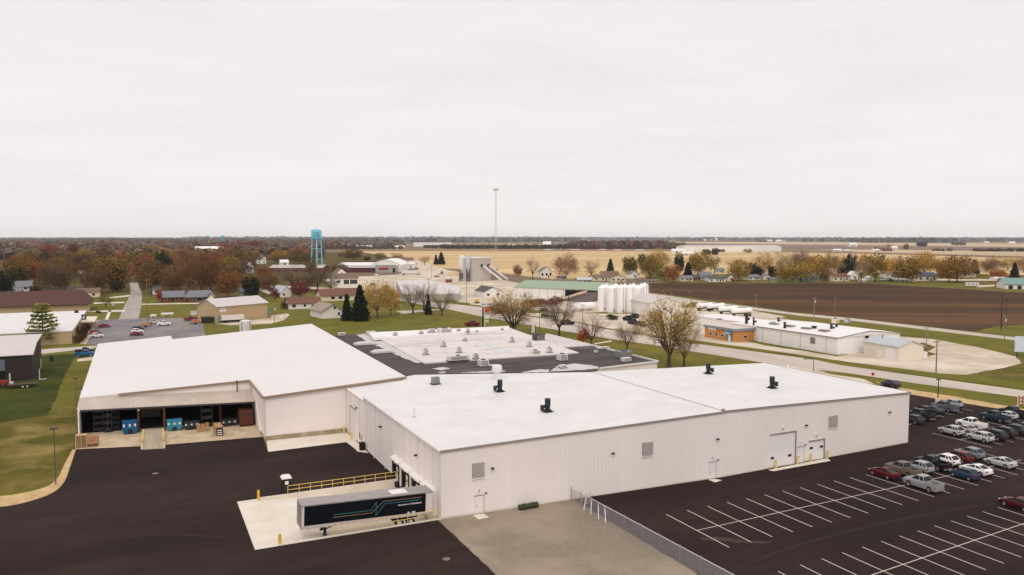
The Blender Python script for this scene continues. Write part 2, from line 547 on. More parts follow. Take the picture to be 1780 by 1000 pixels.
def track(pts, wd, name, z=None, m=None):
    TZ[0] += .0006
    z = TZ[0]
    P = smooth_pts([G(*p) for p in pts], 8)
    a, b = [], []
    for i, p in enumerate(P):
        q0, q1 = Vector(P[max(0, i - 1)]), Vector(P[min(len(P) - 1, i + 1)])
        d = (q1 - q0).normalized()
        n = Vector((-d.y, d.x)) * wd * (.5 + random.uniform(-.12, .12))
        a.append((p[0] + n.x, p[1] + n.y))
        b.append((p[0] - n.x, p[1] - n.y))
    return sheet(name, a + b[::-1], z, m or M_track, px=False)


track([(172, 870), (182, 840), (215, 818), (268, 808), (318, 812), (350, 832), (358, 866)], .3, 'tyre_track')
track([(180, 872), (192, 842), (222, 822), (266, 813), (308, 816), (338, 835), (345, 868)], .3, 'tyre_track')
track([(60, 955), (160, 940), (300, 930), (420, 938)], .5, 'tyre_track')
track([(250, 990), (420, 966), (600, 958), (760, 975)], .4, 'tyre_track')
track([(300, 880), (380, 850), (480, 815), (560, 800), (640, 800)], .35, 'tyre_track')
track([(1060, 905), (1140, 895), (1260, 862), (1400, 830), (1560, 792)], .5, 'tyre_track')
track([(1080, 918), (1160, 905), (1270, 876), (1390, 846)], .35, 'tyre_track')
track([(1290, 985), (1400, 945), (1560, 905), (1700, 880)], .6, 'tyre_track')
sheet('dust_patch', [(1215, 936), (1250, 934), (1300, 941), (1345, 943), (1330, 946), (1290, 945), (1250, 941), (1225, 941)], .0695, mat('dusty_asphalt', c(84, 68, 60), .9, c(66, 52, 47), 1.5, spec=.05), jit=(.6, .12))
# ================================================================== shared building materials
M_wsid = mat('white_ribbed_siding', c(242, 232, 226), 0.5, c(236, 226, 219), 0.12, spec=.35, stretch=(1, 1, .15))
M_wroof = mat('white_membrane_roof', c(229, 225, 223, .92), 0.6, c(223, 219, 217, .92), 0.06, spec=.3, col3=c(232, 228, 226, .92), scale3=.2)
M_wtrim = mat('white_trim', c(236, 230, 224, .95), 0.5)
M_gtrim = mat('grey_trim', c(150, 140, 134), 0.5)
M_btrim = mat('tan_brown_trim', c(150, 128, 106), 0.5)
M_tansid = mat('tan_ribbed_canopy', c(196, 182, 170), 0.55, c(182, 168, 154), 0.3, stretch=(1, 1, .2), spec=.3)
M_black = mat('black_rubber', c(24, 22, 24), 0.7, spec=.25)
M_blackm = mat('black_metal', c(28, 28, 34), 0.45, spec=.4)
M_steel = mat('galvanised_steel', c(160, 160, 162), 0.45, c(136, 138, 142), 3.0, metal=.6)
M_unit = mat('unit_grey_paint', c(222, 218, 214), 0.5, c(206, 203, 200), 1.5)
M_louv = mat('louver_grey', c(192, 186, 180), 0.5)
M_louvd = mat('louver_gap', c(134, 126, 120), 0.7)
M_yel = mat('safety_yellow', c(224, 176, 52), 0.5, c(206, 156, 44), 2.5)
M_yelw = mat('worn_yellow', c(226, 200, 120), 0.55, c(226, 184, 70), 2.0)
M_rust = mat('rusty_steel', c(110, 58, 38), 0.8, c(80, 44, 32), 1.2)
M_dark = mat('shade_dark_interior', c(34, 28, 28), 0.9, c(26, 23, 25), 0.4)
M_dgrey = mat('dark_grey_metal', c(66, 64, 66), 0.55, c(52, 50, 54), 2)
M_door = mat('white_door', c(238, 232, 230, .95), 0.45)
M_glass = mat('window_glass', c(20, 24, 28), 0.12, spec=.6)
M_droof = mat('dark_ballast_roof', c(82, 72, 70), 0.92, c(62, 54, 54), 0.18, lo=.36, hi=.62, col3=c(112, 102, 98), scale3=.07, lo3=.55, hi3=.75, stretch=(.4, 1, 1), bump=.2)
M_coat = mat('coated_roof', c(222, 213, 208, .95), 0.75, c(200, 189, 184), 0.22, lo=.45, hi=.72, stretch=(.5, 1, 1), col3=c(180, 169, 164), scale3=.11, lo3=.56, hi3=.76)
M_greyroof = mat('pale_grey_roof', c(206, 198, 196), 0.8, c(194, 186, 184), 0.1)
M_sky = mat('skylight_acrylic', c(210, 212, 210), 0.35, c(190, 194, 194), 1, spec=.5)
M_cfound = mat('foundation_concrete', c(184, 168, 140), 0.9, c(150, 134, 108), 0.8, stretch=(1, 1, .4))
M_signw = mat('sign_white', c(232, 228, 226), 0.5)
M_signk = mat('sign_black_letters', c(70, 66, 68), 0.6)


def ribs(mb, a, b, z0, zt, pitch=0.6, dep=0.02, mi=0, side=1, back=True):
    """ribbed metal wall between ground points a and b; zt(t) gives the top height"""
    a, b = Vector(a[:2]), Vector(b[:2])
    d = b - a
    L = d.length
    u = d / L
    nrm = Vector((u.y, -u.x)) * side
    n = max(1, int(round(L / pitch)))
    st = []
    for i in range(n):
        for f, w in ((0, 0), (.52, 0), (.62, dep), (.88, dep), (.98, 0)):
            st.append(((i + f) / n, w))
    st.append((1, 0))
    v, fs = [], []
    for t, w in st:
        p = a + d * t + nrm * w
        v += [(p.x, p.y, z0), (p.x, p.y, zt(t))]
    for i in range(len(st) - 1):
        fs.append((2 * i, 2 * i + 2, 2 * i + 3, 2 * i + 1))
    mb.add(v, fs, mi)
    if back:
        for s0, s1 in ((0, .5), (.5, 1)):
            p, q = a + d * s0 - nrm * .12, a + d * s1 - nrm * .12
            mb.poly([(p.x, p.y, z0), (q.x, q.y, z0), (q.x, q.y, zt(s1) - .02), (p.x, p.y, zt(s0) - .02)], mi)
    return mb


def beam(mb, a, b, w, h, mi=0):
    """square bar from a to b"""
    a, b = Vector(a), Vector(b)
    d = (b - a).normalized()
    s = d.cross(Vector((0, 0, 1)))
    s = (s.normalized() if s.length > 1e-4 else Vector((1, 0, 0))) * (w / 2)
    t = d.cross(s).normalized() * (h / 2)
    return mb.hexa([a - s - t, a + s - t, a + s + t, a - s + t], [b - s - t, b + s - t, b + s + t, b - s + t], mi)


# ================================================================== front white warehouse
XA, XR, XB = 32.1, 74.0, 114.35
YA, YR, YB = 87.6, 86.05, 87.7
ZE = 8.45
ZR = onY(1243, 716.5, YR).z
YL = 122.6                      # where the lower rear bay starts on the dock side


def yw(x):
    return YA + (YR - YA) * (x - XA) / (XR - XA) if x < XR else YR + (YB - YR) * (x - XR) / (XB - XR)


def zroof(x):
    return ZE + (ZR - ZE) * (x - XA) / (XR - XA) if x < XR else ZR + (ZE - ZR) * (x - XR) / (XB - XR)


def wallpt(px, py):
    p = onY(px, py, 87)
    return onY(px, py, yw(p.x) - .03)


fw_ = thing('warehouse', 'long white ribbed metal warehouse with a low white gable roof in the foreground', 'warehouse', (0, 0, 0))
w = MB()
ribs(w, (XA, YA), (XR, YR), .25, lambda t: ZE + (ZR - ZE) * t - .1)
ribs(w, (XR, YR), (XB, YB), .25, lambda t: ZR + (ZE - ZR) * t - .1)
ribs(w, (XB, YB), (XB, 121), .25, lambda t: ZE - .1)
ribs(w, (XB, 121), (XR, 121.3), .25, lambda t: ZE + (ZR - ZE) * t - .1)
ribs(w, (XR, 121.3), (45, 136.2), .25, lambda t: ZR + (8.8 - ZR) * t - .1)
w.build('wall', M_wsid, fw_)
w = MB()
# dock side is smooth insulated panel with seams
w.bx(XA, XA + .2, YA + .06, YL, .2, ZE - .1)
for k in range(1, 12):
    y = YA + (YL - YA) * k / 12
    w.bx(XA - .02, XA, y - .025, y + .025, .2, ZE - .15, 1)
w.build('dock_wall', [M_wsid, mat('panel_seam', c(196, 186, 180), .6)], fw_)
w = MB()
for (x0, x1) in ((XA, XR), (XR, XB)):
    w.hexa([(x0, yw(x0) - .02, 0), (x1, yw(x1) - .02, 0), (x1, yw(x1) + .25, 0), (x0, yw(x0) + .25, 0)],
           [(x0, yw(x0) - .02, .25), (x1, yw(x1) - .02, .25), (x1, yw(x1) + .25, .25), (x0, yw(x0) + .25, .25)])
w.bx(XA - .04, XA + .25, 104.9, YL, 0, .2)
w.bx(XA - .04, XA + .25, YA, 104.85, -1.4, .2)
w.bx(XB - .25, XB + .04, YB + .1, 121, 0, .25)
w.build('foundation', M_conc, fw_)
w = MB()
ov = .18
zl = 8.35
w.add([(XA - ov, YA - ov, ZE), (XR, YR - ov, ZR), (XR, 121.5, ZR), (45.2, 137.0, 8.75), (31.9, 134.3, 7.85), (31.9, YL, 7.95), (XA - ov, YL, ZE)],
      [(0, 1, 2, 3, 6), (3, 4, 5)])
w.add([(XR, YR - ov, ZR + .04), (XB + ov, YB - ov, ZE + .04), (XB + ov, 121.2, ZE + .04), (XR, 121.5, ZR + .04), (XR, YR - ov, ZR - .1), (XR, 121.5, ZR - .1)],
      [(0, 1, 2, 3), (4, 0, 3, 5)])
w.add([(XA - ov, YL, ZE), (45.2, 137.0, 8.75), (31.9, YL, 7.95)], [(0, 1, 2)])
w.build('roof', M_wroof, fw_)
w = MB()
beam(w, (XA - ov, YA - ov, ZE - .11), (XR, YR - ov, ZR - .11), .06, .26)
beam(w, (XR, YR - ov, ZR - .03), (XB + ov, YB - ov, ZE - .03), .06, .26)
beam(w, (XB + ov, YB - ov, ZE - .03), (XB + ov, 121.2, ZE - .03), .06, .26)
w.build('roof_trim', M_gtrim, fw_)
w = MB()
beam(w, (XA - .26, YA - ov, ZE - .06), (XA - .26, YL, ZE - .06), .16, .2)
for k in range(46):
    y = YA + .4 + k * .77
    w.bx(XA - .36, XA - .14, y, y + .06, ZE - .02, ZE + .06, 1)
w.build('gutter', [M_wtrim, M_gtrim], fw_)
w = MB()
beam(w, (XR - .05, YR - .1, ZR + .09), (XR - .05, 121.3, ZR + .09), .22, .06)
w.bx(XR - .35, XR + .05, YR - .12, YR + .18, ZR + .1, ZR + .32, 1)
w.build('ridge_cap', [M_wtrim, M_gtrim], fw_)
for y in (95.7, 104.2, 110.5, 116.6, 121.8):
    d = MB()
    d.tube((XA - .1, y, .25), (XA - .1, y, ZE - .2), .06, n=6)
    d.tube((XA - .1, y, .25), (XA - .35, y, .1), .06, n=6)
    d.build('downspout', M_wtrim, fw_)
# lower bay at the back of the dock side
w = MB()
w.bx(31.95, 32.15, YL + .05, 134.4, .2, 7.8)
for y in (125.5, 128.5, 131.4):
    w.bx(31.93, 31.95, y - .025, y + .025, .2, 7.7, 1)
w.bx(31.8, 31.95, YL, 134.4, 7.75, 7.93, 0)
w.bx(31.95, XA, YL, YL + .05, .2, ZE - .05)
w.build('rear_bay_wall', [M_wsid, M_gtrim], fw_)
d = MB()
d.bx(31.85, 31.95, 128.2, 131.7, .1, 5.2)
for k in range(1, 9):
    d.bx(31.835, 31.85, 128.2, 131.7, .1 + k * .57, .13 + k * .57, 1)
d.bx(31.8, 31.95, 131.72, 131.9, .1, 5.35, 1)
d.bx(31.8, 31.95, 128.0, 131.9, 5.22, 5.4, 1)
d.build('overhead_door', [M_door, M_gtrim], fw_)
d = MB()
d.bx(31.86, 31.94, 124.0, 125.0, .1, 2.2)
d.bx(31.82, 31.86, 124.1, 124.3, 1.0, 1.9, 1)
d.bx(31.85, 31.95, 125.35, 125.5, 1.0, 2.1, 1)
d.build('side_door', [M_door, M_black], fw_)
# louvers, doors and lamps on the long wall
for a, b in (((821, 806), (842, 829)), ((1117, 770), (1135, 791)), ((1441, 724), (1455, 742))):
    p, q = wallpt(*a), wallpt(*b)
    L = MB()
    y = yw((p.x + q.x) / 2) - .05
    L.bx(p.x, q.x, y - .05, y + .1, q.z, p.z, 1)
    n = 11
    for k in range(n):
        z = q.z + (p.z - q.z) * (k + .3) / n
        L.bx(p.x + .03, q.x - .03, y - .1, y - .05, z, z + (p.z - q.z) / n * .55, 0)
    L.bx(p.x - .06, q.x + .06, y - .13, y + .05, q.z - .16, q.z - .02, 2)
    L.build('louver', [M_louv, M_louvd, M_wtrim], fw_)
for (a, b) in (((825.5, 863), (840.5, 894)), ((1233, 804.5), (1244, 834.5)), ((1387, 778), (1396, 806))):
    p, q = wallpt(*a), wallpt(*b)
    y = yw((p.x + q.x) / 2) - .06
    D = MB()
    D.bx(p.x, q.x, y - .05, y + .1, .08, p.z)
    D.bx(p.x - .06, q.x + .06, y - .07, y + .1, p.z, p.z + .09, 1)
    D.bx(q.x, q.x + .06, y - .07, y + .1, .08, p.z, 1)
    D.bx(p.x + .1, p.x + .22, y - .12, y - .05, 1.0, 1.12, 1)
    dr = D.build('door', [M_door, M_gtrim], fw_)
    S = MB()
    zc = p.z + .62
    xc = (p.x + q.x) / 2
    S.bx(xc - .3, xc + .3, y - .01, y + .1, zc - .3, zc + .3)
    sg_ = S.build('number_sign', M_signw, fw_)
    S = MB()
    S.bx(xc - .05, xc + .04, y - .02, y - .01, zc - .17, zc + .17)
    S.build('numeral', M_signk, sg_)
    S = MB()
    S.bx(xc + .75, xc + 1.0, y - .16, y + .1, p.z + .2, p.z + .32)
    S.build('door_lamp', M_signk, fw_)
for (a, b, win) in (((1338.5, 757.5), (1379.5, 808), .26), ((1406.5, 768.5), (1430, 798), .6)):
    p, q = wallpt(*a), wallpt(*b)
    y = yw((p.x + q.x) / 2) - .06
    D = MB()
    D.bx(p.x, q.x, y - .02, y + .1, .1, p.z)
    D.bx(q.x, q.x + .22, y - .12, y + .1, .1, p.z + .2, 1)
    D.bx(p.x - .06, q.x, y - .12, y + .1, p.z, p.z + .2, 1)
    h = p.z - .1
    for k in range(1, int(h / .55)):
        D.bx(p.x, q.x, y - .03, y - .02, .1 + k * .55, .115 + k * .55, 2)
    od = D.build('overhead_door', [M_door, M_gtrim, M_wtrim], fw_)
    wz = .1 + h * win
    for fx in (.05, .74):
        xx = p.x + (q.x - p.x) * fx
        V = MB()
        V.bx(xx, xx + .62, y - .06, y - .03, wz, wz + .34)
        V.build('window', M_black, od)
    S = MB()
    xc = (p.x + q.x) / 2
    S.bx(xc - .3, xc + .3, y, y + .1, p.z + .45, p.z + 1.0)
    sg_ = S.build('number_sign', M_signw, fw_)
    for u0 in (-.15, .06):
        S = MB()
        S.bx(xc + u0, xc + u0 + .09, y - .012, y, p.z + .55, p.z + .9)
        S.build('numeral', M_signk, sg_)
for q in ((855.5, 816), (1065, 790), (1247, 765), (1400.5, 741), (1546, 718)):
    p = wallpt(*q)
    y = yw(p.x) - .06
    L = MB()
    L.bx(p.x - .17, p.x + .17, y - .3, y + .05, p.z + .05, p.z + .24, 0)
    L.bx(p.x - .13, p.x + .13, y - .28, y - .05, p.z - .06, p.z + .05, 1)
    L.build('wall_lamp', [M_dgrey, M_signw], fw_)
for y, z in ((96.5, 5.5), (113.2, 5.6), (127.2, 5.7)):
    L = MB()
    L.bx(31.7, 32.1 if y < 122 else 31.95, y - .14, y + .14, z, z + .22)
    L.build('wall_lamp', M_blackm, fw_)
# dock doors with black seals under white hoods
for k, (ys, yn) in enumerate(((106.1, 103.1), (101.7, 98.7), (97.3, 94.3), (92.9, 89.9))):
    yc = (ys + yn) / 2
    S = MB()
    S.bx(31.62, XA, yc + 1.15, yc + 1.7, -.1, 2.75)
    S.bx(31.62, XA, yc - 1.7, yc - 1.15, -.1, 2.75)
    S.bx(31.62, XA, yc - 1.15, yc + 1.15, 2.15, 2.75)
    S.bx(31.4, XA, yc - 1.7, yc + 1.7, -.75, -.1, 0)
    sl = S.build('dock_seal', M_black, fw_)
    D = MB()
    D.bx(XA - .06, XA - .01, yc - 1.15, yc + 1.15, -.1, 2.15)
    D.bx(XA - .09, XA - .06, yc - .7, yc - .55, -.1, 2.15, 1)
    D.bx(XA - .09, XA - .06, yc - 1.15, yc + 1.15, .9, 1.05, 1)
    D.build('dock_door', [mat('cream_dock_door', c(226, 214, 180), .6), M_blackm], sl)
    L = MB()
    L.bx(31.5, 31.62, yc + .1, yc + .4, 2.45, 2.6)
    L.build('dock_lamp', M_signw, sl)
    Hd = MB()
    Hd.extr([(31.3, yc - 1.85, 2.78), (XA, yc - 1.85, 2.78), (XA, yc - 1.85, 3.2), (31.3, yc - 1.85, 2.98)], (0, 3.7, 0))
    if k == 3:
        Hd.bx(31.15, XA, yc - 2.3, yc - 1.86, -.6, 3.1)
    else:
        Hd.bx(31.62, XA, yc - 2.2, yc - 1.86, -.2, 3.0)
    Hd.build('dock_hood', M_wtrim, fw_)
# pads in front of the doors
for pts in ([(822, 896), (840, 893), (850, 899), (832, 903)], [(1231, 834), (1243, 833), (1255, 835), (1243, 838.5)], [(1336, 817), (1437, 797), (1444, 801), (1344, 819)]):
    P = MB()
    P.prism([tuple(G(*p, .1)[:2]) for p in pts], .03, .12)
    struct(P.build('concrete_pad', M_conc))
# things on the white roof
def rz(x):
    return zroof(x) + (.04 if x > XR else 0)


for q, label, s in (((869, 681), 'black rooftop exhaust fan left of the ridge seam, the far one of the left pair', -1), ((952, 716), 'black rooftop exhaust fan nearest the long front wall, left of the ridge seam', -1),
                    ((1231, 650), 'black rooftop exhaust fan by the far roof edge, right of the ridge seam', 1), ((1342, 675), 'black rooftop exhaust fan standing farthest right on the white roof', 1)):
    p = G(*q, 9.1)
    p = G(*q, rz(p.x))
    z = p.z
    t = thing('exhaust_fan', label, 'exhaust fan', (p.x, p.y, z), 0, 'black exhaust fans on the white roof')
    t.scale = (.85, .85, .82)
    b_ = MB()
    b_.bx(-.75, .75, -.75, .75, 0, .16)
    b_.bx(-.5, .5, -.5, .5, .16, .4)
    b_.build('curb', M_blackm, t)
    b_ = MB()
    b_.lathe(0, 0, [(.42, .38), (.44, 1.1), (.5, 1.15), (.5, 2.3), (.44, 2.38)], 16)
    b_.build('stack', M_blackm, t, smooth=True)
    b_ = MB()
    b_.bx(*sorted((.4 * s, 1.25 * s)), -.35, .35, .75, 1.25)
    b_.extr([(s * .8, -.35, .75), (s * 1.25, -.35, .75), (s * 1.25, -.35, .3), (s * 1.05, -.35, .3)], (0, .7, 0))
    b_.build('motor_hood', M_blackm, t)
p = G(757, 668, zroof(45))
t = thing('roof_vent', 'small grey ribbed roof vent at the left of the white roof', 'roof vent', (p.x, p.y, p.z))
b_ = MB()
b_.bx(-.8, .8, -.7, .7, -.05, .15)
b_.build('curb', M_blackm, t)
b_ = MB()
for k in range(4):
    b_.bx(-.65 + k * .34, -.4 + k * .34, -.5, .5, .15, 1.25)
b_.bx(-.6, .6, -.4, .4, .15, 1.05)
b_.build('hood', M_steel, t)
p = G(864, 658, zroof(57))
t = thing('white_vent_stack', 'white ribbed vent stack at the far edge of the white roof', 'vent stack', (p.x, p.y, p.z))
b_ = MB()
b_.lathe(0, 0, [(.7, -.05), (.7, .7), (.62, .75), (.62, 1.2)], 14)
b_.build('base', M_wroof, t, smooth=True)
b_ = MB()
b_.lathe(0, 0, [(.66, 1.2), (.9, 1.25), (.9, 2.1), (.7, 2.4), (.2, 2.5)], 14)
b_.build('cap', M_wroof, t, smooth=True)
p = G(720.5, 723, zroof(42))
t = MB()
t.tube((p.x, p.y, p.z - .1), (p.x, p.y, p.z + 1.1), .1, n=8)
t.tube((p.x - .3, p.y, p.z), (p.x + .3, p.y, p.z), .18, .1, n=8)
tag(t.build('vent_pipe', M_unit), 'thin pale vent pipe alone on the left half of the white roof', 'vent pipe')
p = G(1369.5, 643, 8.6)
t = MB()
t.tube((p.x, p.y, p.z - .1), (p.x, p.y, p.z + .85), .16, n=8)
t.tube((p.x, p.y, p.z + .85), (p.x, p.y, p.z + .95), .2, .1, n=8)
tag(t.build('vent_pipe', M_wtrim), 'short white vent pipe at the far right edge of the white roof', 'vent pipe')

# ================================================================== left white building with loading canopy
lb = thing('packing_hall', 'large white building with a sloping white roof and an open loading canopy on the left', 'warehouse', (0, 0, 0))
zp = lambda x: 5.72 + (x + 10.1) * .0625
P1 = G(138, 692, zp(-10.1)); P2 = G(435, 660.5, zp(18.2)); P3 = G(459, 690, zp(18.2)); P4 = G(706, 655, zp(43))
P5 = G(541, 563, zp(44.6)); P6 = G(300, 590, zp(6.9)); P7 = G(297, 584, zp(6.9)); P8 = G(170, 598, zp(-10))
rp = [P1, P2, P3, P4, P5, P6, P7, P8]
w = MB()
up_, dn_ = [p + Vector((0, 0, .02)) for p in rp], [p - Vector((0, 0, .25)) for p in rp]
w.add(up_ + dn_, [tuple(range(8)), tuple(range(15, 7, -1))] + [(i, (i + 1) % 8, 8 + (i + 1) % 8, 8 + i) for i in range(8)])
w.build('roof', mat('white_metal_roof', c(233, 227, 225, .92), .6, c(229, 223, 221, .92), .05, spec=.3), lb)
w = MB()
for a, b in ((P3, P4), (P1.lerp(P2, .22), P2), (P2, P3)):
    o_ = Vector((0, -.2, -.1)) if a is not P2 else Vector((-.2, 0, -.1))
    beam(w, a + o_, b + o_, .3, .34)
w.build('roof_trim', M_btrim, lb)
w = MB()
inx = .25
ribs(w, (P3.x + inx, P3.y + .1), (P4.x, P4.y + .2), .75, lambda t: P3.z + (P4.z - P3.z) * t - .26, pitch=.5)
ribs(w, (P2.x + inx, P2.y + .1), (P3.x + inx, P3.y + .12), .3, lambda t: P2.z - .26, pitch=.5)
ribs(w, (P4.x - .2, P4.y + .3), (P5.x - .2, P5.y - .2), 0, lambda t: P4.z - .26)
ribs(w, (P5.x - .2, P5.y - .2), (P6.x, P6.y - .2), 0, lambda t: P5.z + (P6.z - P5.z) * t - .26)
ribs(w, (P7.x, P7.y - .2), (P8.x + .2, P8.y - .2), 0, lambda t: P7.z + (P8.z - P7.z) * t - .26)
ribs(w, (P8.x + .2, P8.y - .2), (P1.x + .2, P1.y + .1), 0, lambda t: P8.z + (P1.z - P8.z) * t - .26)
# gable piece over the canopy
gz = 5.3
w.add([(P1.x + .3, P1.y + .02, gz - .1), (P2.x + inx, P2.y + .02, gz - .1), (P2.x + inx, P2.y + .02, P2.z - .2), (P1.x + .3, P1.y + .02, P1.z - .2)], [(0, 1, 2, 3)])
w.build('wall', M_wsid, lb)
w = MB()
w.hexa([(P3.x + .15, P3.y - .05, 0), (31.9, P4.y - .02, 0), (31.9, P4.y + .3, 0), (P3.x + .15, P3.y + .3, 0)],
       [(P3.x + .15, P3.y - .05, .8), (31.9, P4.y - .02, .8), (31.9, P4.y + .3, .8), (P3.x + .15, P3.y + .3, .8)])
w.bx(P3.x + .1, P3.x + .3, P3.y + .35, P2.y, 0, .35)
w.build('foundation', M_cfound, lb)
# canopy
EL, ER = G(133, 713, 4.45), G(445, 697.5, 4.45)
CL, CR = onY(138, 693.2, P1.y - .1), onY(441, 677.5, P2.y - .1)
cw = MB()
n = 46
st = []
for i in range(n):
    for f, d_ in ((0, 0), (.55, 0), (.65, .05), (.88, .05), (.98, 0)):
        st.append(((i + f) / n, d_))
st.append((1, 0))
v, f = [], []
for t, d_ in st:
    e, k = EL.lerp(ER, t), CL.lerp(CR, t)
    v += [(e.x, e.y, e.z + d_), (k.x, k.y, k.z + d_), (e.x, e.y, e.z - .12), (k.x, k.y, k.z - .12)]
for i in range(len(st) - 1):
    f += [(4 * i, 4 * i + 4, 4 * i + 5, 4 * i + 1), (4 * i + 2, 4 * i + 3, 4 * i + 7, 4 * i + 6), (4 * i, 4 * i + 2, 4 * i + 6, 4 * i + 4)]
cw.add(v, f)
cw.build('canopy', M_tansid, lb)
w = MB()
beam(w, EL + Vector((0, .06, -.22)), ER + Vector((0, .06, -.22)), .12, .3)
w.build('canopy_beam', M_dgrey, lb)
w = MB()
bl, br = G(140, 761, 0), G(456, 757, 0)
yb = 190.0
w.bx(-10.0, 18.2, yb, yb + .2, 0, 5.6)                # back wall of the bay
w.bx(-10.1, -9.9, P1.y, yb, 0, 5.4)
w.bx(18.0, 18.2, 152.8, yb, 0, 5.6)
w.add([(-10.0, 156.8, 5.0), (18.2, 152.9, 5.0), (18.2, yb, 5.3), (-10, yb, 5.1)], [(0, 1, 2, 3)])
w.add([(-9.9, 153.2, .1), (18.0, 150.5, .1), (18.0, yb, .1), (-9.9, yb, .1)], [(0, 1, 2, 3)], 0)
w.build('bay_interior', M_dark, lb)  # near-black floor, walls and ceiling: the bay's shade is put into the colour
w = MB()
w.bx(-10.15, -9.95, bl.y - .5, P1.y, 0, 4.5)
w.build('side_post', M_wsid, lb)
w = MB()
w.hexa([(18.25, 140.5, 0), (18.4, 140.5, 0), (18.4, 147.4, 0), (18.25, 147.4, 0)], [(18.25, 146.0, 4.4), (18.4, 146.0, 4.4), (18.4, 147.4, 4.4), (18.25, 147.4, 4.4)])
w.build('side_panel', M_wsid, lb)
for x, yy in ((-.9, 150.5), (3.2, 149.6), (12.6, 150.6)):
    for d_ in (0,):
        t = MB()
        t.bx(x - .16, x + .16, yy - .16, yy + .16, 0, 4.3)
        t.bx(x - .3, x + .3, yy - .3, yy + .3, 0, .12)
        t.build('column', M_rust, lb)
t = MB()
t.bx(-.6, 2.9, 151.0, 151.25, 3.6, 4.2)
t.build('lintel', M_rust, lb)
t = MB()
t.bx(-.5, 2.8, 156.5, 156.7, 1.2, 4.4)
for k in range(6):
    t.bx(-.5, 2.8, 156.44, 156.5, 1.25 + k * .5, 1.28 + k * .5, 1)
t.build('truck_door', [M_dgrey, M_blackm], lb)
t = MB()
t.tube((-.85, 151.0, 3.9), (-.85, 150.3, 3.9), .14, n=8)
t.build('marker_light', mat('marker_lens', c(210, 212, 214), .4), lb)
# pipes on the gable wall and a gooseneck at the inside corner
for a, b in (((406, 673), (406, 656)),):
    p = G(*a, gz)
    t = MB()
    t.tube((p.x, P2.y - .25, gz + .1), (p.x, P2.y - .25, gz + 2.4), .1, n=8)
    t.build('vent_pipe', M_dgrey, lb)
t = MB()
t.tube((18.0, P2.y - .8, gz - .2), (18.0, P2.y - .8, gz + 1.5), .09, n=8)
t.tube((17.75, P2.y - .8, gz + 1.5), (18.25, P2.y - .8, gz + 1.5), .22, n=8)
t.build('gooseneck_vent', M_unit, lb)
# concrete apron, ramp and corner pad
t = MB()
t.prism([tuple(G(*p)[:2]) for p in [(131, 782), (244, 776.5), (288, 774), (457, 760)]] + [(18.1, 152), (18.1, yb), (-9.95, yb), (-9.95, 151.5)], .0, .09)
struct(t.build('loading_apron', M_conc_dirty))
t = MB()
t.prism([tuple(G(*p)[:2]) for p in [(466, 786.5), (602, 769.5), (617, 781), (622, 786)]] + [(31.8, 119.8), (31.9, 134.2), (18.4, 134.4)], .0, .1)
struct(t.build('corner_pad', M_conc))
t = MB()
t.bx(31.0, 31.8, 121.5, 122.4, .1, 1.3)
tag(t.build('waste_bin', M_black), 'black bin against the dock side wall by the small step', 'bin')
t = thing('loading_ramp', 'pale metal loading ramp rising into the dark bay between rusty columns', 'ramp')
f0, f1 = G(244.5, 783), G(287.5, 780.5)
r0, r1 = G(248, 748, 1.15), G(285, 746, 1.15)
m = MB()
m.hexa([f0, f1, Vector((r1.x, r1.y, .9)), Vector((r0.x, r0.y, .9))], [f0 + Vector((0, 0, .12)), f1 + Vector((0, 0, .12)), r1, r0])
m.build('deck', mat('ramp_plate', c(178, 162, 138), .6, c(150, 138, 120), .8, spec=.3, stretch=(1, .3, 1)), t)
for a, b in ((f0, r0), (f1, r1)):
    m = MB()
    s_ = .15 if a is f0 else -.15
    a2, b2 = a + Vector((s_, 0, .15)), b + Vector((s_, 0, .1))
    beam(m, a2, b2, .3, .16)
    m.build('side_rail', mat('dirty_rail', c(214, 190, 140), .6, c(170, 150, 110), 1.5), t)
    m = MB()
    k = a2.lerp(b2, .32)
    beam(m, k + Vector((0, 0, .1)), k + Vector((0, 1.4, .6)), .2, .5)
    m.build('guide_post', M_yel, t)
# ================================================================== loading pit, trailer and yard things
PZ = -1.15
t = MB()
t.add([(PX0, PY0, 0.01), (PX1, PY0, PZ), (PX1, PY1, PZ), (PX0, PY1, .01)], [(0, 1, 2, 3)])
struct(t.build('loading_pit', M_conc))
t = MB()
for y in (PY0, PY1 - .35):
    t.add([(PX0 + 2.5, y, .16), (PX1, y, .16), (PX1, y + .35, .16), (PX0 + 2.5, y + .35, .16), (PX0 + 2.5, y, -.16), (PX1, y, PZ - .05), (PX1, y + .35, PZ - .05), (PX0 + 2.5, y + .35, -.16)],
          [(0, 1, 2, 3), (0, 4, 5, 1), (3, 2, 6, 7), (0, 3, 7, 4), (1, 5, 6, 2)])
t.bx(PX1 - .02, PX1 + .06, PY0, PY1, PZ - .05, .2)
tag(t.build('retaining_wall', M_conc), 'pale concrete retaining walls along both sides of the sunken truck dock', 'retaining wall')


def railing(name, label, x0, x1, y, n, zb=.16):
    r = thing(name, label, 'railing', (x0, y, zb), 0, 'yellow pipe railings along the truck dock')
    for k in range(n):
        m_ = MB()
        x = (x1 - x0) * k / (n - 1)
        m_.tube((x, 0, 0), (x, 0, 1.07), .04, n=6)
        m_.tube((x, 0, 0), (x, 0, .02), .11, n=6)
        m_.build('post', M_yelw, r)
    for z in (.55, 1.07):
        m_ = MB()
        m_.tube((0, 0, z), (x1 - x0, 0, z), .04, n=6)
        m_.build('rail', M_yelw, r)
    return r


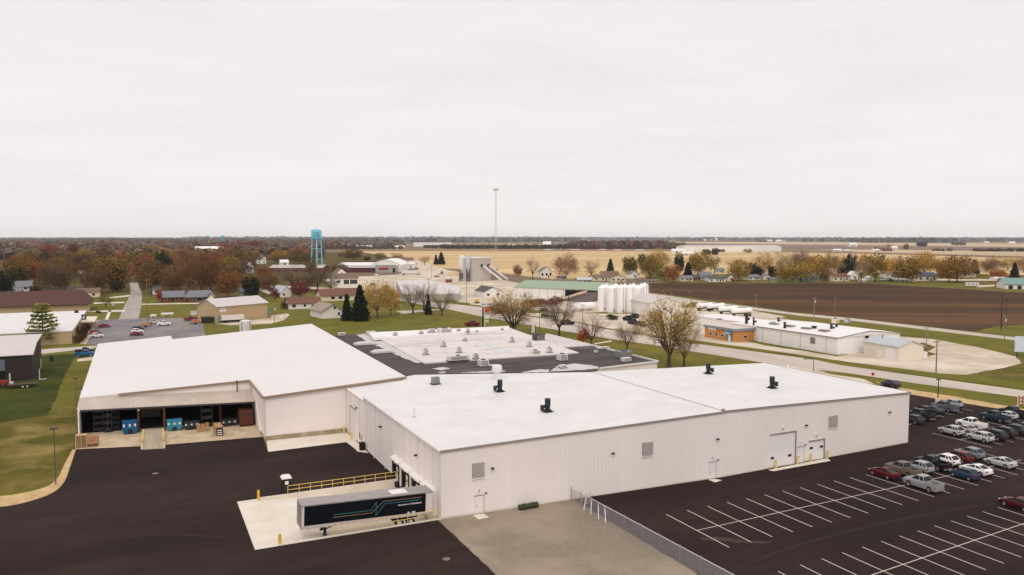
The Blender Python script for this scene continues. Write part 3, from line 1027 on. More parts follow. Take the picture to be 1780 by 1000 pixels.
railing('safety_railing', 'yellow pipe railing on the far wall of the truck dock, beside the black kiosk', 16.9, 31.7, PY1 - .17, 11)
railing('safety_railing', 'yellow pipe railing in front of the parked trailer on the near dock wall', 19.0, 31.7, PY0 + .17, 11)
for x, y, lb_ in ((13.15, 104.55, 'yellow bollard at the far end of the concrete dock slab'), (13.2, 87.75, 'yellow bollard at the near end of the concrete dock slab')):
    b_ = thing('bollard', lb_, 'bollard', (x, y, -.1), 0, 'yellow bollards at the dock slab')
    m_ = MB()
    m_.lathe(0, 0, [(.17, 0), (.17, 1.25), (.12, 1.36), (.02, 1.4)], 12)
    m_.build('pipe', M_yel, b_, smooth=True)
    m_ = MB()
    m_.lathe(0, 0, [(.24, -.05), (.24, .06)], 12)
    m_.build('base', M_conc, b_)
for q, lb_ in (((1339, 812), 'pale yellow bollard left of the big overhead door'), ((1382, 807), 'pale yellow bollard between the big overhead door and the walk door'),
               ((1407, 803), 'pale yellow bollard left of the small overhead door'), ((1433.5, 797), 'pale yellow bollard right of the small overhead door')):
    p = G(*q)
    b_ = thing('bollard', lb_, 'bollard', (p.x, yw(p.x) - .55, .08), 0, 'pale bollards guarding the overhead doors')
    m_ = MB()
    m_.lathe(0, 0, [(.13, 0), (.13, 1.3), (.02, 1.4)], 10)
    m_.build('pipe', M_yelw, b_, smooth=True)
for q, lb_ in (((598, 754), 'pale yellow bollard in the corner beside the rear overhead door'), ((611, 766), 'pale yellow bollard by the small step of the rear bay')):
    p = G(*q)
    b_ = thing('bollard', lb_, 'bollard', (min(p.x, 31.5), p.y, .08), 0, 'pale bollards at the rear bay door')
    m_ = MB()
    m_.lathe(0, 0, [(.14, 0), (.14, 1.3), (.02, 1.4)], 10)
    m_.build('pipe', M_yelw, b_, smooth=True)
# kiosk
p = G(498, 861)
k_ = thing('portable_toilet', 'black portable toilet with a white domed roof beside the yellow railing', 'portable toilet', (p.x + .1, p.y + .8, .06))
m_ = MB()
m_.bx(-.58, .58, -.58, .58, 0, 2.05)
for s in (-.58, .52):
    m_.bx(s, s + .06, -.62, -.58, 0, 2.05)
m_.build('cabin', mat('kiosk_black', c(22, 26, 26), .5), k_)
m_ = MB()
m_.loft([[(-.66, -.66, 2.05), (.66, -.66, 2.05), (.66, .66, 2.05), (-.66, .66, 2.05)], [(-.64, -.64, 2.2), (.64, -.64, 2.2), (.64, .64, 2.2), (-.64, .64, 2.2)],
         [(-.4, -.42, 2.42), (.4, -.42, 2.42), (.4, .42, 2.42), (-.4, .42, 2.42)]])
m_.build('roof', M_wtrim, k_)
m_ = MB()
m_.bx(-.22, .22, -.63, -.6, 1.3, 1.75)
m_.build('notice', M_signw, k_)

# ---- semi trailer
M_tw = mat('trailer_white', c(222, 212, 206), .45)
M_ts = mat('trailer_black_side', c(13, 17, 24), .5, c(18, 21, 27), 1.0, spec=.12)
M_tr = mat('trailer_grey_roof', c(166, 158, 154), .6, c(142, 134, 130), 1.6, stretch=(.5, 2, 1))
tr = thing('semi_trailer', 'black sided box trailer with a teal and tan zigzag stripe backed into the dock', 'trailer', (15.6, 88.25, 0), 0)
tr.rotation_euler = (0, R(1.9), 0)
tr.location = (15.6, 88.25, -.02)
LT, WT = 15.55, 2.6
zb, zt_ = 1.12, 3.92
m_ = MB()
m_.bx(0, LT, 0, WT, zb + .3, zt_ - .02)
m_.build('box', M_tw, tr)
m_ = MB()
m_.bx(-.02, LT + .02, -.03, .0, zb + .05, zb + .42)
m_.bx(-.02, LT + .02, WT, WT + .03, zb + .05, zb + .42)
m_.bx(0, LT, .05, WT - .05, zb, zb + .29)
for k in range(40):
    m_.bx(.3 + k * .38, .42 + k * .38, -.045, -.03, zb + .12, zb + .2, 1 if k % 2 else 2)
m_.build('side_rail', [mat('rail_grey', c(196, 188, 182), .5), mat('amber_reflector', c(190, 120, 60), .4), M_unit], tr)
m_ = MB()
m_.add([(-.05, -.05, zt_), (LT + .03, -.05, zt_), (LT + .03, WT + .05, zt_), (-.05, WT + .05, zt_), (-.05, -.05, zt_ - .14), (LT + .03, -.05, zt_ - .14), (LT + .03, WT + .05, zt_ - .14), (-.05, WT + .05, zt_ - .14)],
       [(0, 1, 2, 3), (0, 4, 5, 1), (1, 5, 6, 2), (2, 6, 7, 3), (3, 7, 4, 0)])
m_.build('roof', M_tr, tr)
m_ = MB()
m_.bx(.3, LT - .85, -.02, -.002, zb + .42, zt_ - .14)
for k in range(1, 14):
    m_.bx(.3 + k * 1.06, .58 + k * 1.06, -.026, -.02, zb + .42, zt_ - .16)
m_.build('side_panel', M_ts, tr)
m_ = MB()
m_.bx(-.03, 0, -.03, WT + .03, zb + .05, zt_ - .05)
for k in range(6):
    m_.bx(-.05, -.03, .2 + k * .42, .24 + k * .42, zb + .1, zt_ - .2)
m_.build('front_wall', mat('trailer_front_grey', c(150, 142, 136), .6, c(128, 120, 114), 1.5), tr)
m_ = MB()
m_.bx(10.6, 12.6, .5, 2.1, zt_ + .004, zt_ + .03)
m_.build('roof_patch', M_door, tr)


def stripe(pts, wd, m_, name, off):
    b_ = MB()
    for i in range(len(pts) - 1):
        a, q = Vector((pts[i][0], 0, pts[i][1])), Vector((pts[i + 1][0], 0, pts[i + 1][1]))
        d = (q - a).normalized()
        nn = Vector((-d.z, 0, d.x)) * wd / 2
        e = d * wd * .4
        vs = [a - e - nn, q + e - nn, q + e + nn, a - e + nn]
        b_.add([(v.x, -off - .004 * 0, v.z) for v in vs] + [(v.x, -.021, v.z) for v in vs], [(0, 1, 2, 3), (4, 5, 6, 7), (0, 1, 5, 4), (2, 3, 7, 6)])
    b_.build(name, m_, tr)


X = lambda u: 3.6 + u * 10.4          # along the stripe
base = zb + .42
zz = lambda v: base + .08 + v * 2.0
stripe([(X(0), zz(.42)), (X(.42), zz(.42)), (X(.485), zz(.88)), (X(.478), zz(.06)), (X(.58), zz(.72)), (X(1.0), zz(.72))], .065, mat('stripe_teal', c(48, 128, 128), .5), 'teal_stripe', .032)
stripe([(X(0), zz(.27)), (X(.43), zz(.27)), (X(.565), zz(.87)), (X(1.01), zz(.87))], .065, mat('stripe_tan', c(150, 116, 96), .5), 'tan_stripe', .036)
b_ = MB()
random.seed(5)
x = X(.735)
for wlen in (11, 2, 12):
    for k in range(wlen):
        h = .17 if k == 0 or random.random() < .25 else .11
        b_.extr([(x, -.03, zz(.5)), (x + .075, -.03, zz(.5)), (x + .115, -.03, zz(.5) + h), (x + .04, -.03, zz(.5) + h)], (0, .009, 0))
        x += .108
    x += .12
b_.build('lettering', M_signw, tr)
b_ = MB()
for k in range(6):
    b_.bx(X(.82) + k * .17, X(.82) + k * .17 + .12, -.03, -.021, zz(.04), zz(.04) + .05)
b_.build('small_mark', M_dgrey, tr)
b_ = MB()
b_.bx(12.45, 12.7, -.035, -.02, base + .02, base + .2)
b_.bx(13.0, 13.4, -.035, -.02, base + .02, base + .2)
b_.build('number_plate', M_signw, tr)
b_ = MB()
b_.bx(2.6, 2.9, .35, .5, .1, zb)
b_.bx(2.6, 2.9, 2.1, 2.25, .1, zb)
b_.bx(2.5, 3.0, .28, .57, 0.05, .12)
b_.bx(2.5, 3.0, 2.03, 2.32, 0.05, .12)
beam(b_, (2.75, .42, .75), (4.0, .42, zb), .1, .1)
beam(b_, (2.75, 2.18, .75), (4.0, 2.18, zb), .1, .1)
b_.bx(2.65, 2.85, .4, 2.2, .6, .72)
b_.build('landing_gear', M_blackm, tr)
b_ = MB()
b_.bx(10.8, 13.9, .6, 2.0, .75, zb)
b_.build('bogie', M_blackm, tr)
for x in (11.5, 12.9):
    for y in (.02, 1.98):
        w = MB()
        w.tube((x, y, .5), (x, y + .6, .5), .5, n=18)
        wo = w.build('wheel', M_black, tr, smooth=True)
        w = MB()
        w.tube((x, y - .01, .5), (x, y + .61, .5), .24, n=12)
        w.build('rim', M_unit, wo)
b_ = MB()
for x in (14.6,):
    b_.bx(LT - .35, LT - .25, .3, 2.3, .5, .62)
    b_.bx(LT - .35, LT - .25, .6, .7, .5, zb)
    b_.bx(LT - .35, LT - .25, 1.9, 2.0, .5, zb)
b_.build('rear_guard', M_unit, tr)

# ---- chain link fence
fe = thing('chain_link_fence', 'grey chain link fence between the gravel pad and the car park', 'fence', (0, 0, 0))
fy0, fy1 = 86.2, 48.0
fx = lambda y: 49.35 + (fy0 - y) * .035
M_wire = mat('fence_wire', c(178, 174, 176), .5)
ys_ = [86.2, 83.9, 81.6, 77.9, 74.6, 71.3, 68.0, 64.7, 61.4, 58.1, 54.8, 51.5, 48.2]
for y in ys_:
    m_ = MB()
    m_.tube((fx(y), y, 0), (fx(y), y, 1.95), .045, n=6)
    m_.tube((fx(y), y, 1.95), (fx(y), y, 2.02), .07, n=6)
    m_.build('post', M_steel, fe)
m_ = MB()
m_.tube((fx(fy0), fy0, 1.88), (fx(48.2), 48.2, 1.88), .045, n=6)
m_.build('top_rail', mat('pale_rail', c(208, 202, 202), .5), fe)
m_ = MB()
HN, st_ = 1.82, .085
n_ = int((fy0 - 48.2 + HN) / st_)
for k in range(n_):
    for s in (1, -1):
        ya = fy0 + HN - k * st_ if s > 0 else fy0 - k * st_
        yb_ = ya - HN if s > 0 else ya + HN
        za, zb_ = .04, .04 + HN
        # clip to the ends
        def cl(y, z):
            return y, z
        if ya > fy0:
            f = (ya - fy0) / (ya - yb_)
            ya, za = fy0, za + (zb_ - za) * f
        if yb_ > fy0:
            f = (yb_ - fy0) / (yb_ - ya)
            zb_ = zb_ - (zb_ - za) * f
            yb_ = fy0
        if ya < 48.2 or yb_ < 48.2:
            continue
        o_ = .008 * s
        w_ = .011
        m_.add([(fx(ya) + o_, ya - w_, za), (fx(ya) + o_, ya + w_, za), (fx(yb_) + o_, yb_ + w_, zb_), (fx(yb_) + o_, yb_ - w_, zb_)], [(0, 1, 2, 3)])
m_.build('mesh', M_wire, fe, fix=False)
for qa, qb in (((1012.5, 863), (1021, 887)), ((1022.5, 868), (1032, 894)), ((1033.5, 874), (1044, 902)), ((1045, 880), (1057, 909))):
    a, b_ = G(*qa, 1.85), G(*qb, .05)
    m_ = MB()
    beam(m_, (fx(a.y) + .1, a.y, 1.85), (fx(b_.y) - .35, b_.y, .05), .09, .09)
    m_.build('brace', M_signw, fe)
for q, lb_ in (((1011, 880), 'orange and white marker post left of three behind the fence'), ((1020, 876), 'orange and white marker post between two others behind the fence'), ((1026, 872), 'orange and white marker post nearest the warehouse wall behind the fence')):
    p = G(*q)
    d = thing('marker_post', lb_, 'marker post', (max(p.x, fx(p.y) + .3), p.y, .065), 0, 'marker posts behind the fence')
    m_ = MB()
    m_.lathe(0, 0, [(.2, 0), (.2, .06), (.06, .07), (.06, 1.15), (.03, 1.2)], 10)
    m_.build('post', mat('marker_orange', c(206, 120, 84), .6), d)
    m_ = MB()
    m_.lathe(0, 0, [(.066, .65), (.066, .85)], 10)
    m_.lathe(0, 0, [(.066, .95), (.066, 1.07)], 10)
    m_.build('band', M_signw, d)
# green roll by the wall
p, q = G(902, 887.5), G(936, 883.5)
g_ = thing('netting_roll', 'dark green roll of netting lying on the gravel against the white wall', 'roll', ((p.x + q.x) / 2, (p.y + q.y) / 2 + .1, .05))
L_ = (q - p).length / 2
random.seed(3)
m_ = MB()
rings = []
for i in range(13):
    xx = -L_ + 2 * L_ * i / 12
    r = .36 + random.uniform(-.03, .03)
    rings.append([(xx, math.cos(2 * math.pi * j / 12) * r, .36 + math.sin(2 * math.pi * j / 12) * (r - .02)) for j in range(12)])
m_.loft(rings)
m_.build('roll', mat('green_net', c(66, 78, 44), .9, c(42, 54, 32), 5, bump=.6), g_, smooth=True)
m_ = MB()
for xx in (-L_ * .5, L_ * .45):
    m_.tube((xx, 0, .36), (xx + .06, 0, .36), .41, n=12)
m_.build('strap', M_dgrey, g_)
# manhole covers and paint on the asphalt
for q, lb_ in (((776, 973), 'round grey drain cover on the asphalt near the bottom of the frame'), ((270, 824), 'small pale drain cover in the middle of the left asphalt yard')):
    p = G(*q)
    m_ = MB()
    m_.lathe(p.x, p.y, [(.42, .06), (.42, .085), (.3, .09)], 14)
    tag(m_.build('drain_cover', mat('drain_iron', c(120, 108, 102), .7)), lb_, 'drain cover')

# ---- parking bay lines
def pline(a, b, wd=.11):
    a, b = Vector(a[:2]), Vector(b[:2])
    d = (b - a).normalized()
    n2 = Vector((-d.y, d.x)) * wd / 2
    return [(v.x, v.y, .072) for v in (a - n2, b - n2, b + n2, a + n2)]


m_ = MB()
cy1 = lambda x: 71.3 + (x - 57.7) * .031
top1 = lambda x: 77.15 + (x - 57.7) * .028
bot1 = lambda x: 65.75 + (x - 57.7) * .046 + max(0, x - 98) * .03
x = 57.6
xs1 = []
while x < 121:
    xs1.append(x)
    x += 3.245
for x in xs1:
    m_.poly(pline((x, top1(x)), (x, cy1(x) + .05)))
    m_.poly(pline((x, cy1(x) - .05), (x, bot1(x))))
m_.poly(pline((57.6, cy1(57.6)), (121, cy1(121)), .1))
cy2 = lambda x: 54.1 + (x - 66.4) * .082
top2 = lambda x: 58.75 + (x - 57.9) * .065
x = 48.2 + .0
for i in range(24):
    x = 57.9 + (i - 1) * 3.247
    m_.poly(pline((x, top2(x)), (x, cy2(x) + .05)))
    m_.poly(pline((x, cy2(x) - .05), (x, top2(x) - 10.1)))
m_.poly(pline((54.6, cy2(54.6)), (130, cy2(130)), .1))
m_.poly(pline((123.65, 90.2), (123.8, 79.7)))
for i in range(1, 9):
    x = 123.8 + i * 3.3
    m_.poly(pline((x, 85.4), (x, 80.0 + i * .15)))
    m_.poly(pline((x, 85.5), (x, 90.8 + i * .1)))
m_.poly(pline((123.7, 85.1), (152, 86.3), .1))
for i in range(7):
    x = 127.2 + i * 3.25
    m_.poly(pline((x, 96.4 + i * .35), (x, 101.5 + i * .35)))
m_.poly(pline((125.5, 96.2), (129.5, 97.0), .14))
m_.build('bay_markings', M_line)
struct(bpy.data.objects['bay_markings'])

# ================================================================== things in the loading bay
M_blue = mat('blue_bin_paint', c(18, 96, 142), .55, c(12, 76, 116), 1.2)
M_lblue = mat('pale_blue_bin_paint', c(60, 150, 172), .55, c(40, 124, 150), 1.2)
M_kraft = mat('kraft_board', c(176, 140, 100), .85, c(156, 120, 84), 1)
M_wood = mat('pallet_wood', c(222, 190, 146), .85, c(190, 154, 110), 2, stretch=(.3, 2, 1))


def hopper(px, py, wpx, hpx, m__, label, slot=True, rzz=0):
    p = G(px, py, .1)
    s = MPP(px, py)
    w_, h_ = wpx * s, hpx * s
    t = thing('tipping_bin', label, 'bin', (p.x, p.y + .9, .1), rzz)
    m_ = MB()
    m_.loft([[(-w_ * .42, 0, .15), (w_ * .42, 0, .15), (w_ * .42, 1.3, .15), (-w_ * .42, 1.3, .15)], [(-w_ / 2, -.12, h_ * .45), (w_ / 2, -.12, h_ * .45), (w_ / 2, 1.6, h_ * .45), (-w_ / 2, 1.6, h_ * .45)],
             [(-w_ / 2, -.1, h_), (w_ / 2, -.1, h_), (w_ / 2, 1.7, h_), (-w_ / 2, 1.7, h_)]])
    m_.build('body', m__, t)
    m_ = MB()
    for s_ in (-1, 1):
        m_.bx(s_ * w_ / 2 - .03, s_ * w_ / 2 + .03, -.16, 1.7, h_ - .06, h_ + .06)
    m_.bx(-w_ / 2, w_ / 2, -.18, -.08, h_ - .06, h_ + .06)
    m_.build('rim', m__, t)
    m_ = MB()
    m_.bx(-w_ * .14, w_ * .14, -.16, .2, .1, h_ * .4)
    m_.build('fork_pocket', M_blackm, t)
    m_ = MB()
    for s_ in (-.38, 0, .34):
        m_.bx(s_ * w_ - .13, s_ * w_ + .13, -.15, -.11, h_ * .62, h_ * .82)
    m_.build('decal', M_signw, t)
    m_ = MB()
    for s_ in (-.36, .36):
        m_.tube((s_ * w_ - .06, .15, .1), (s_ * w_ + .06, .15, .1), .14, n=8)
    m_.build('caster', M_black, t)
    return t


hopper(226, 757, 24, 22, M_blue, 'blue tipping bin left of the ramp in the loading bay')
hopper(304, 751, 24, 18, M_lblue, 'pale blue tipping bin right of the ramp in the loading bay')
hopper(334, 749, 24, 13, mat('dark_bin', c(44, 48, 54), .5), 'dark steel bin with white stickers right of the pale blue bin')
hopper(400, 743, 26, 11, mat('dark_bin2', c(40, 42, 48), .5), 'low dark bin between the wrapped pallet and the rusty box')
p = G(432, 746, .1)
t = thing('rusty_compactor', 'tall rusty red container box at the right end of the loading bay', 'container', (p.x, p.y + 2.2, .1))
t.scale = (.92, 1, .95)
m_ = MB()
m_.bx(-1.2, 1.2, 0, 5, .35, 2.9)
for k in range(6):
    m_.bx(-1.26, 1.26, -.06, 0, .4 + k * .48, .46 + k * .48)
m_.build('body', M_rust, t)
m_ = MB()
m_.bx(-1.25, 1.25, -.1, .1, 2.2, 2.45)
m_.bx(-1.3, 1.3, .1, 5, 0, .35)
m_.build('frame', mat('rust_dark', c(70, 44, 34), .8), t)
p = G(382, 760, .1)
t = thing('wrapped_pallet', 'tall kraft wrapped pallet load standing at the front of the apron', 'pallet load', (p.x, p.y + .2, .1))
m_ = MB()
m_.hexa([(-.6, 0, .12), (.6, 0, .12), (.45, 3.4, .12), (-.75, 3.4, .12)], [(-.6, 0, 1.75), (.6, 0, 1.75), (.45, 3.4, 1.75), (-.75, 3.4, 1.75)])
m_.build('load', M_kraft, t)
m_ = MB()
m_.bx(-.5, .55, -.03, 0, .2, 1.55)
m_.build('black_front', M_blackm, t)
m_ = MB()
for k in range(3):
    m_.bx(-.35, .4, -.05, -.03, .35 + k * .35, .5 + k * .35)
m_.build('label_sticker', M_signw, t)
m_ = MB()
m_.bx(-.62, .62, 0, 1.2, 0, .12)
m_.build('pallet', M_wood, t)


def pallets(px, py, n, label, m__, rzz, w_=1.25):
    p = G(px, py, .1)
    t = thing('pallet_stack', label, 'pallet stack', (p.x, p.y + .6, .1), rzz)
    random.seed(px)
    for k in range(n):
        m_ = MB()
        z = k * .15
        j = random.uniform(-.04, .04)
        for b in (-w_ / 2, -.05, w_ / 2 - .1):
            m_.bx(b + j, b + .1 + j, -.55, .55, z, z + .09)
        for q in range(6):
            m_.bx(-w_ / 2 + j, w_ / 2 + j, -.55 + q * .19, -.41 + q * .19, z + .09, z + .12)
        m_.build('pallet', m__, t)
    return t


pallets(141, 779, 14, 'pale wooden pallet stack at the left corner of the loading apron', M_wood, .05, 1.6)
t = pallets(161, 777, 3, 'pallet of flat brown board right of the corner pallet stack', M_kraft, -.08, 1.7)
m_ = MB()
m_.bx(-.85, .85, -.55, .55, .47, 1.7)
m_.build('board_load', mat('brown_board', c(190, 146, 104), .9, c(150, 108, 74), 2), t)


def rack(px, py, wpx, hpx, label, wheels=False):
    p = G(px, py, .1)
    s = MPP(px, py)
    w_, h_ = wpx * s, hpx * s
    t = thing('storage_rack', label, 'rack', (p.x, p.y + 2.6, .1))
    m_ = MB()
    for a in (-w_ / 2, w_ / 2):
        for b in (0, 1):
            m_.bx(a - .05, a + .05, b - .05, b + .05, 0, h_)
    m_.build('upright', M_blackm, t)
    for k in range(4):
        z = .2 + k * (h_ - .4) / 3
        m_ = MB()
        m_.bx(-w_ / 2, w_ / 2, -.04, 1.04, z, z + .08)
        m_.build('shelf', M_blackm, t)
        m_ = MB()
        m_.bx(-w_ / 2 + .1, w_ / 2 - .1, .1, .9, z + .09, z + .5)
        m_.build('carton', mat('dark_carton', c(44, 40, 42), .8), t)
    if wheels:
        m_ = MB()
        m_.bx(-.07, .07, -.07, -.04, .4, h_ - .2)
        m_.build('label_strip', M_dgrey, t)
    return t


rack(171, 757, 16, 36, 'dark storage rack at the far left inside the loading bay')
rack(187, 758, 12, 42, 'dark rack with pale label strip behind the brown board pallet', True)
rack(200, 754, 12, 32, 'narrow dark rack just left of the blue tipping bin')
rack(362, 748, 18, 40, 'dark rack with cartons behind the wrapped pallet')
p = G(352, 752, .1)
t = thing('board_stack', 'brown cardboard sheets leaning beside the dark rack', 'cardboard', (p.x, p.y + .4, .1))
m_ = MB()
m_.bx(-.9, -.3, 0, .3, 0, 1.5)
m_.bx(-.2, .5, .05, .35, 0, 1.35)
m_.bx(.6, 1.1, .1, .3, 0, 1.55)
m_.build('sheet', M_kraft, t)

# ================================================================== old flat roofed factory between
ob = thing('old_factory', 'low old flat roofed factory with dark gravel roof and white coated middle', 'factory', (0, 0, 0))
Z0 = 5.0
OX0, OX1, OY0, OY1 = 44.4, 108.7, 137.0, 232.0
m_ = MB()
rightedge = [(108.7, 149.8), (109.2, 180), (109.7, 206.8), (102.3, 209.5), (104.6, 214), (108.0, 232.0)]
foot = [(45.3, 138.3), (91, 146.9)] + [(108.7, 149.8), (109.7, 206.8), (102.3, 209.4), (102.3, 214), (108.0, 232.0), (45.3, 232.5)]
foot = [(46, 138.6), (84, 139.5), (88, 143.6), (91.4, 147.3), (108.7, 149.8), (109.7, 206.8), (102.6, 209.4), (103.4, 214), (108.0, 232.0), (46, 232.5)]
m_.prism(foot, 0, Z0 - .05)
m_.build('wall', M_wsid, ob)
bm = bmesh.new()
f_ = bm.faces.new([bm.verts.new((p[0], p[1], Z0)) for p in foot])
f_.normal_update()
bmesh.ops.triangulate(bm, faces=[f_])
me = bpy.data.meshes.new('roof')
bm.to_mesh(me)
bm.free()
me.materials.append(M_droof)
part('roof', me, ob)
# white coated middle (raised deck), rear clerestory, pale low roof
cz = Z0 + .28
A_, B_, C_, D_ = G(738, 631, cz), G(1006, 613, cz), G(886, 570, cz), G(641, 578.5, cz)
m_ = MB()
m_.prism([A_, B_, C_, D_], Z0, cz)
m_.build('coated_deck', M_coat, ob)
rz_ = Z0 + 1.0
E1, E2, E3, E4 = G(649, 592, cz), G(882, 576.5, cz), G(880, 567, rz_), G(641, 578, rz_)
m_ = MB()
m_.prism([(E1.x, E1.y), (E2.x + .8, E2.y), (E3.x + .9, E3.y), (E4.x, E4.y)], cz + .003, rz_)
m_.build('rear_monitor_roof', mat('bright_coat', c(240, 234, 230, .98), .6, c(230, 224, 220, .98), .1), ob)
lz = Z0 + .12
m_ = MB()
L_ = [G(905, 583, lz), G(951, 581.5, lz), G(1029, 600.5, lz), G(975, 604, lz)]
m_.prism(L_, Z0, lz)
m_.build('pale_low_roof', M_greyroof, ob)
# ragged white patches along the edges of the coating
random.seed(21)


def patch(pts, z=Z0 + .02, name='coating_patch', m__=M_greyroof, j=(.9, .35)):
    w_ = jitter_edge([tuple(G(*p, z)[:2]) for p in pts], *j)
    b2 = bmesh.new()
    ff = b2.faces.new([b2.verts.new((p[0], p[1], z)) for p in w_])
    ff.normal_update()
    bmesh.ops.triangulate(b2, faces=[ff], ngon_method='BEAUTY')
    me2 = bpy.data.meshes.new(name)
    b2.to_mesh(me2)
    b2.free()
    me2.materials.append(m__)
    part(name, me2, ob)


patch([(620, 582), (640, 580), (742, 630), (724, 631), (700, 622), (664, 605), (640, 595)])
patch([(955, 646), (968, 637), (1000, 632), (1040, 637), (1044, 641), (980, 645)])
patch([(750, 640.5), (772, 638), (782, 641), (768, 644)], j=(.5, .3))
patch([(762, 647), (775, 645.5), (772, 649), (764, 649)], j=(.5, .3))
patch([(800, 648), (840, 645.5), (880, 644), (878, 646), (840, 648.5)], j=(.5, .3))
patch([(848, 633), (862, 633.5), (860, 636), (850, 636)], j=(.4, .2))
patch([(905, 648), (930, 643), (955, 642), (955, 647)], j=(.5, .3))
# parapets
m_ = MB()
beam(m_, (108.75, 149.8, Z0 + .15), (109.55, 206.6, Z0 + .15), .3, .4)
beam(m_, (91.4, 147.1, Z0 + .12), (108.85, 149.6, Z0 + .12), .3, .35)
m_.build('parapet', M_wtrim, ob)


def roof_unit(px, py, w_, d_, h_, label, kind, z=Z0, rot=0, grp=None, m__=None, name='air_handler'):
    p = G(px, py, z)
    if name != 'skylight':
        w_, d_, h_ = w_ * .82, d_ * .82, h_ * .8
    t = thing(name, label, kind, (p.x, p.y, z), rot, grp)
    a = MB()
    zc_ = .62 if name == 'skylight' and w_ > 5 else .18
    a.bx(-w_ / 2 - .1, w_ / 2 + .1, -d_ / 2 - .1, d_ / 2 + .1, 0, zc_)
    if zc_ > .5:
        a.bx(-w_ / 2 - .16, w_ / 2 + .16, -d_ / 2 - .16, d_ / 2 + .16, 0, .12, 1)
    a.build('curb', [M_dgrey if name != 'skylight' else M_unit, M_blackm], t)
    a = MB()
    if name == 'skylight':
        a.loft([[(-w_ / 2, -d_ / 2, zc_), (w_ / 2, -d_ / 2, zc_), (w_ / 2, d_ / 2, zc_), (-w_ / 2, d_ / 2, zc_)],
                [(-w_ * .3, -d_ * .3, zc_ + h_), (w_ * .3, -d_ * .3, zc_ + h_), (w_ * .3, d_ * .3, zc_ + h_), (-w_ * .3, d_ * .3, zc_ + h_)]])
        a.build('dome', M_sky, t)
        return t
    a.bx(-w_ / 2, w_ / 2, -d_ / 2, d_ / 2, .18, h_)
    a.build('cabinet', m__ or M_unit, t)
    a = MB()
    for k in range(3):
        zz_ = .35 + k * (h_ - .4) / 3
        a.bx(-w_ * .38, w_ * .38, -d_ / 2 - .02, -d_ / 2, zz_, zz_ + (h_ - .4) / 5)
    a.build('grille', M_louvd, t)
    if h_ > 1.1:
        a = MB()
        a.lathe(0, 0, [(min(w_, d_) * .33, h_), (min(w_, d_) * .33, h_ + .16), (min(w_, d_) * .2, h_ + .18)], 12)
        a.build('fan', M_dgrey, t)
    return t


GS = 'roof units on the old factory'
# two long skylights on the dark roof
roof_unit(635, 600, 6.0, 1.6, .35, 'long pale skylight curb on the dark roof, the far one of two', 'skylight', name='skylight')
roof_unit(665, 614, 5.6, 1.6, .35, 'long pale skylight curb on the dark roof, the near one of two', 'skylight', name='skylight')
for q, lb_ in (((750, 594), 'pale skylight dome on the white deck, leftmost of four'), ((841, 602), 'pale skylight dome in the middle of the white deck'), ((861, 588), 'pale skylight dome near the back right of the white deck'), ((874, 612), 'pale skylight dome near the front right of the white deck')):
    roof_unit(q[0], q[1], 4.0, 3.4, .4, lb_, 'skylight', z=cz, name='skylight', grp='skylight domes on the white deck')
for q, s, lb_ in (((740, 617), (1.6, 1.2, 1.7), 'grey vent box at the front left of the white deck'), ((771, 603), (1.4, 1.2, 1.6), 'grey vent box right of the leftmost skylight dome'),
                  ((798, 613), (1.5, 1.2, 1.5), 'grey vent box in the middle of the white deck'), ((827, 624), (1.5, 1.2, 1.4), 'grey vent box by the front edge of the white deck, right of the long unit'),
                  ((808, 593), (1.3, 1.1, 1.3), 'grey vent box behind the middle skylight dome'), ((890, 595), (1.4, 1.2, 1.6), 'grey vent box near the right edge of the white deck'),
                  ((920, 603), (1.3, 1.1, 1.5), 'grey vent box closest to the right edge of the white deck'), ((955, 613), (1.5, 1.2, 1.6), 'grey vent box at the front right corner of the white deck')):
    roof_unit(q[0], q[1], *s, lb_, 'roof unit', z=cz, grp=GS)
for q, s, lb_ in (((687, 583), (1.3, 1.1, 1.2), 'small vent box on the left of the bright rear strip'), ((732, 580.5), (1.3, 1.1, 1.2), 'small vent box on the rear strip left of the tan topped unit'),
                  ((750, 578), (2.6, 1.6, 1.3), 'wide white roof unit with a tan grille on the rear strip'), ((797, 575.5), (1.1, 1.0, 1.0), 'small vent box on the rear strip right of the big white unit'),
                  ((813, 577), (1.1, 1.0, 1.3), 'taller vent box on the rear strip right of the big white unit'), ((829, 577), (.6, .6, .7), 'tiny vent on the right half of the rear strip'),
                  ((873, 573), (.6, .6, .8), 'small dark vent at the right end of the rear strip')):
    roof_unit(q[0], q[1], *s, lb_, 'roof unit', z=rz_, grp=GS)
roof_unit(773, 582, 4.6, 3.4, 2.4, 'big white rooftop unit with a brown louvre face on the rear strip', 'roof unit', z=cz, grp=GS)
roof_unit(796, 627, 6.2, 1.8, 1.5, 'long pale rooftop unit with a dark panel at the front of the white deck', 'roof unit', z=Z0 + .3, grp=GS)
p = G(801, 626, Z0 + .3)
roof_unit(840, 637, 2.6, 2.2, 1.9, 'pale grey rooftop unit on the dark roof left of centre', 'roof unit', grp=GS)
roof_unit(977, 627, 2.6, 2.2, 2.0, 'pale grey rooftop unit on the dark roof right of centre', 'roof unit', grp=GS)
roof_unit(930, 617, 3.0, 2.0, 1.4, 'white rooftop unit with a dark face at the front of the white deck', 'roof unit', grp=GS, m__=M_unit)
roof_unit(978, 640, 1.8, 1.5, .9, 'small grey box on the white patched roof edge', 'roof unit', grp=GS)
roof_unit(936, 592, 3.4, 2.8, 2.2, 'dark grey condenser on the pale low roof at the back right', 'roof unit', z=lz, grp=GS, m__=M_dgrey)
roof_unit(1036, 614, 1.0, .9, .9, 'small white roof vent on the right dark roof', 'roof unit', grp=GS)
roof_unit(1084, 622, 4.2, 3.2, 2.1, 'dark grey condenser near the right parapet of the old factory', 'roof unit', grp=GS, m__=M_steel)
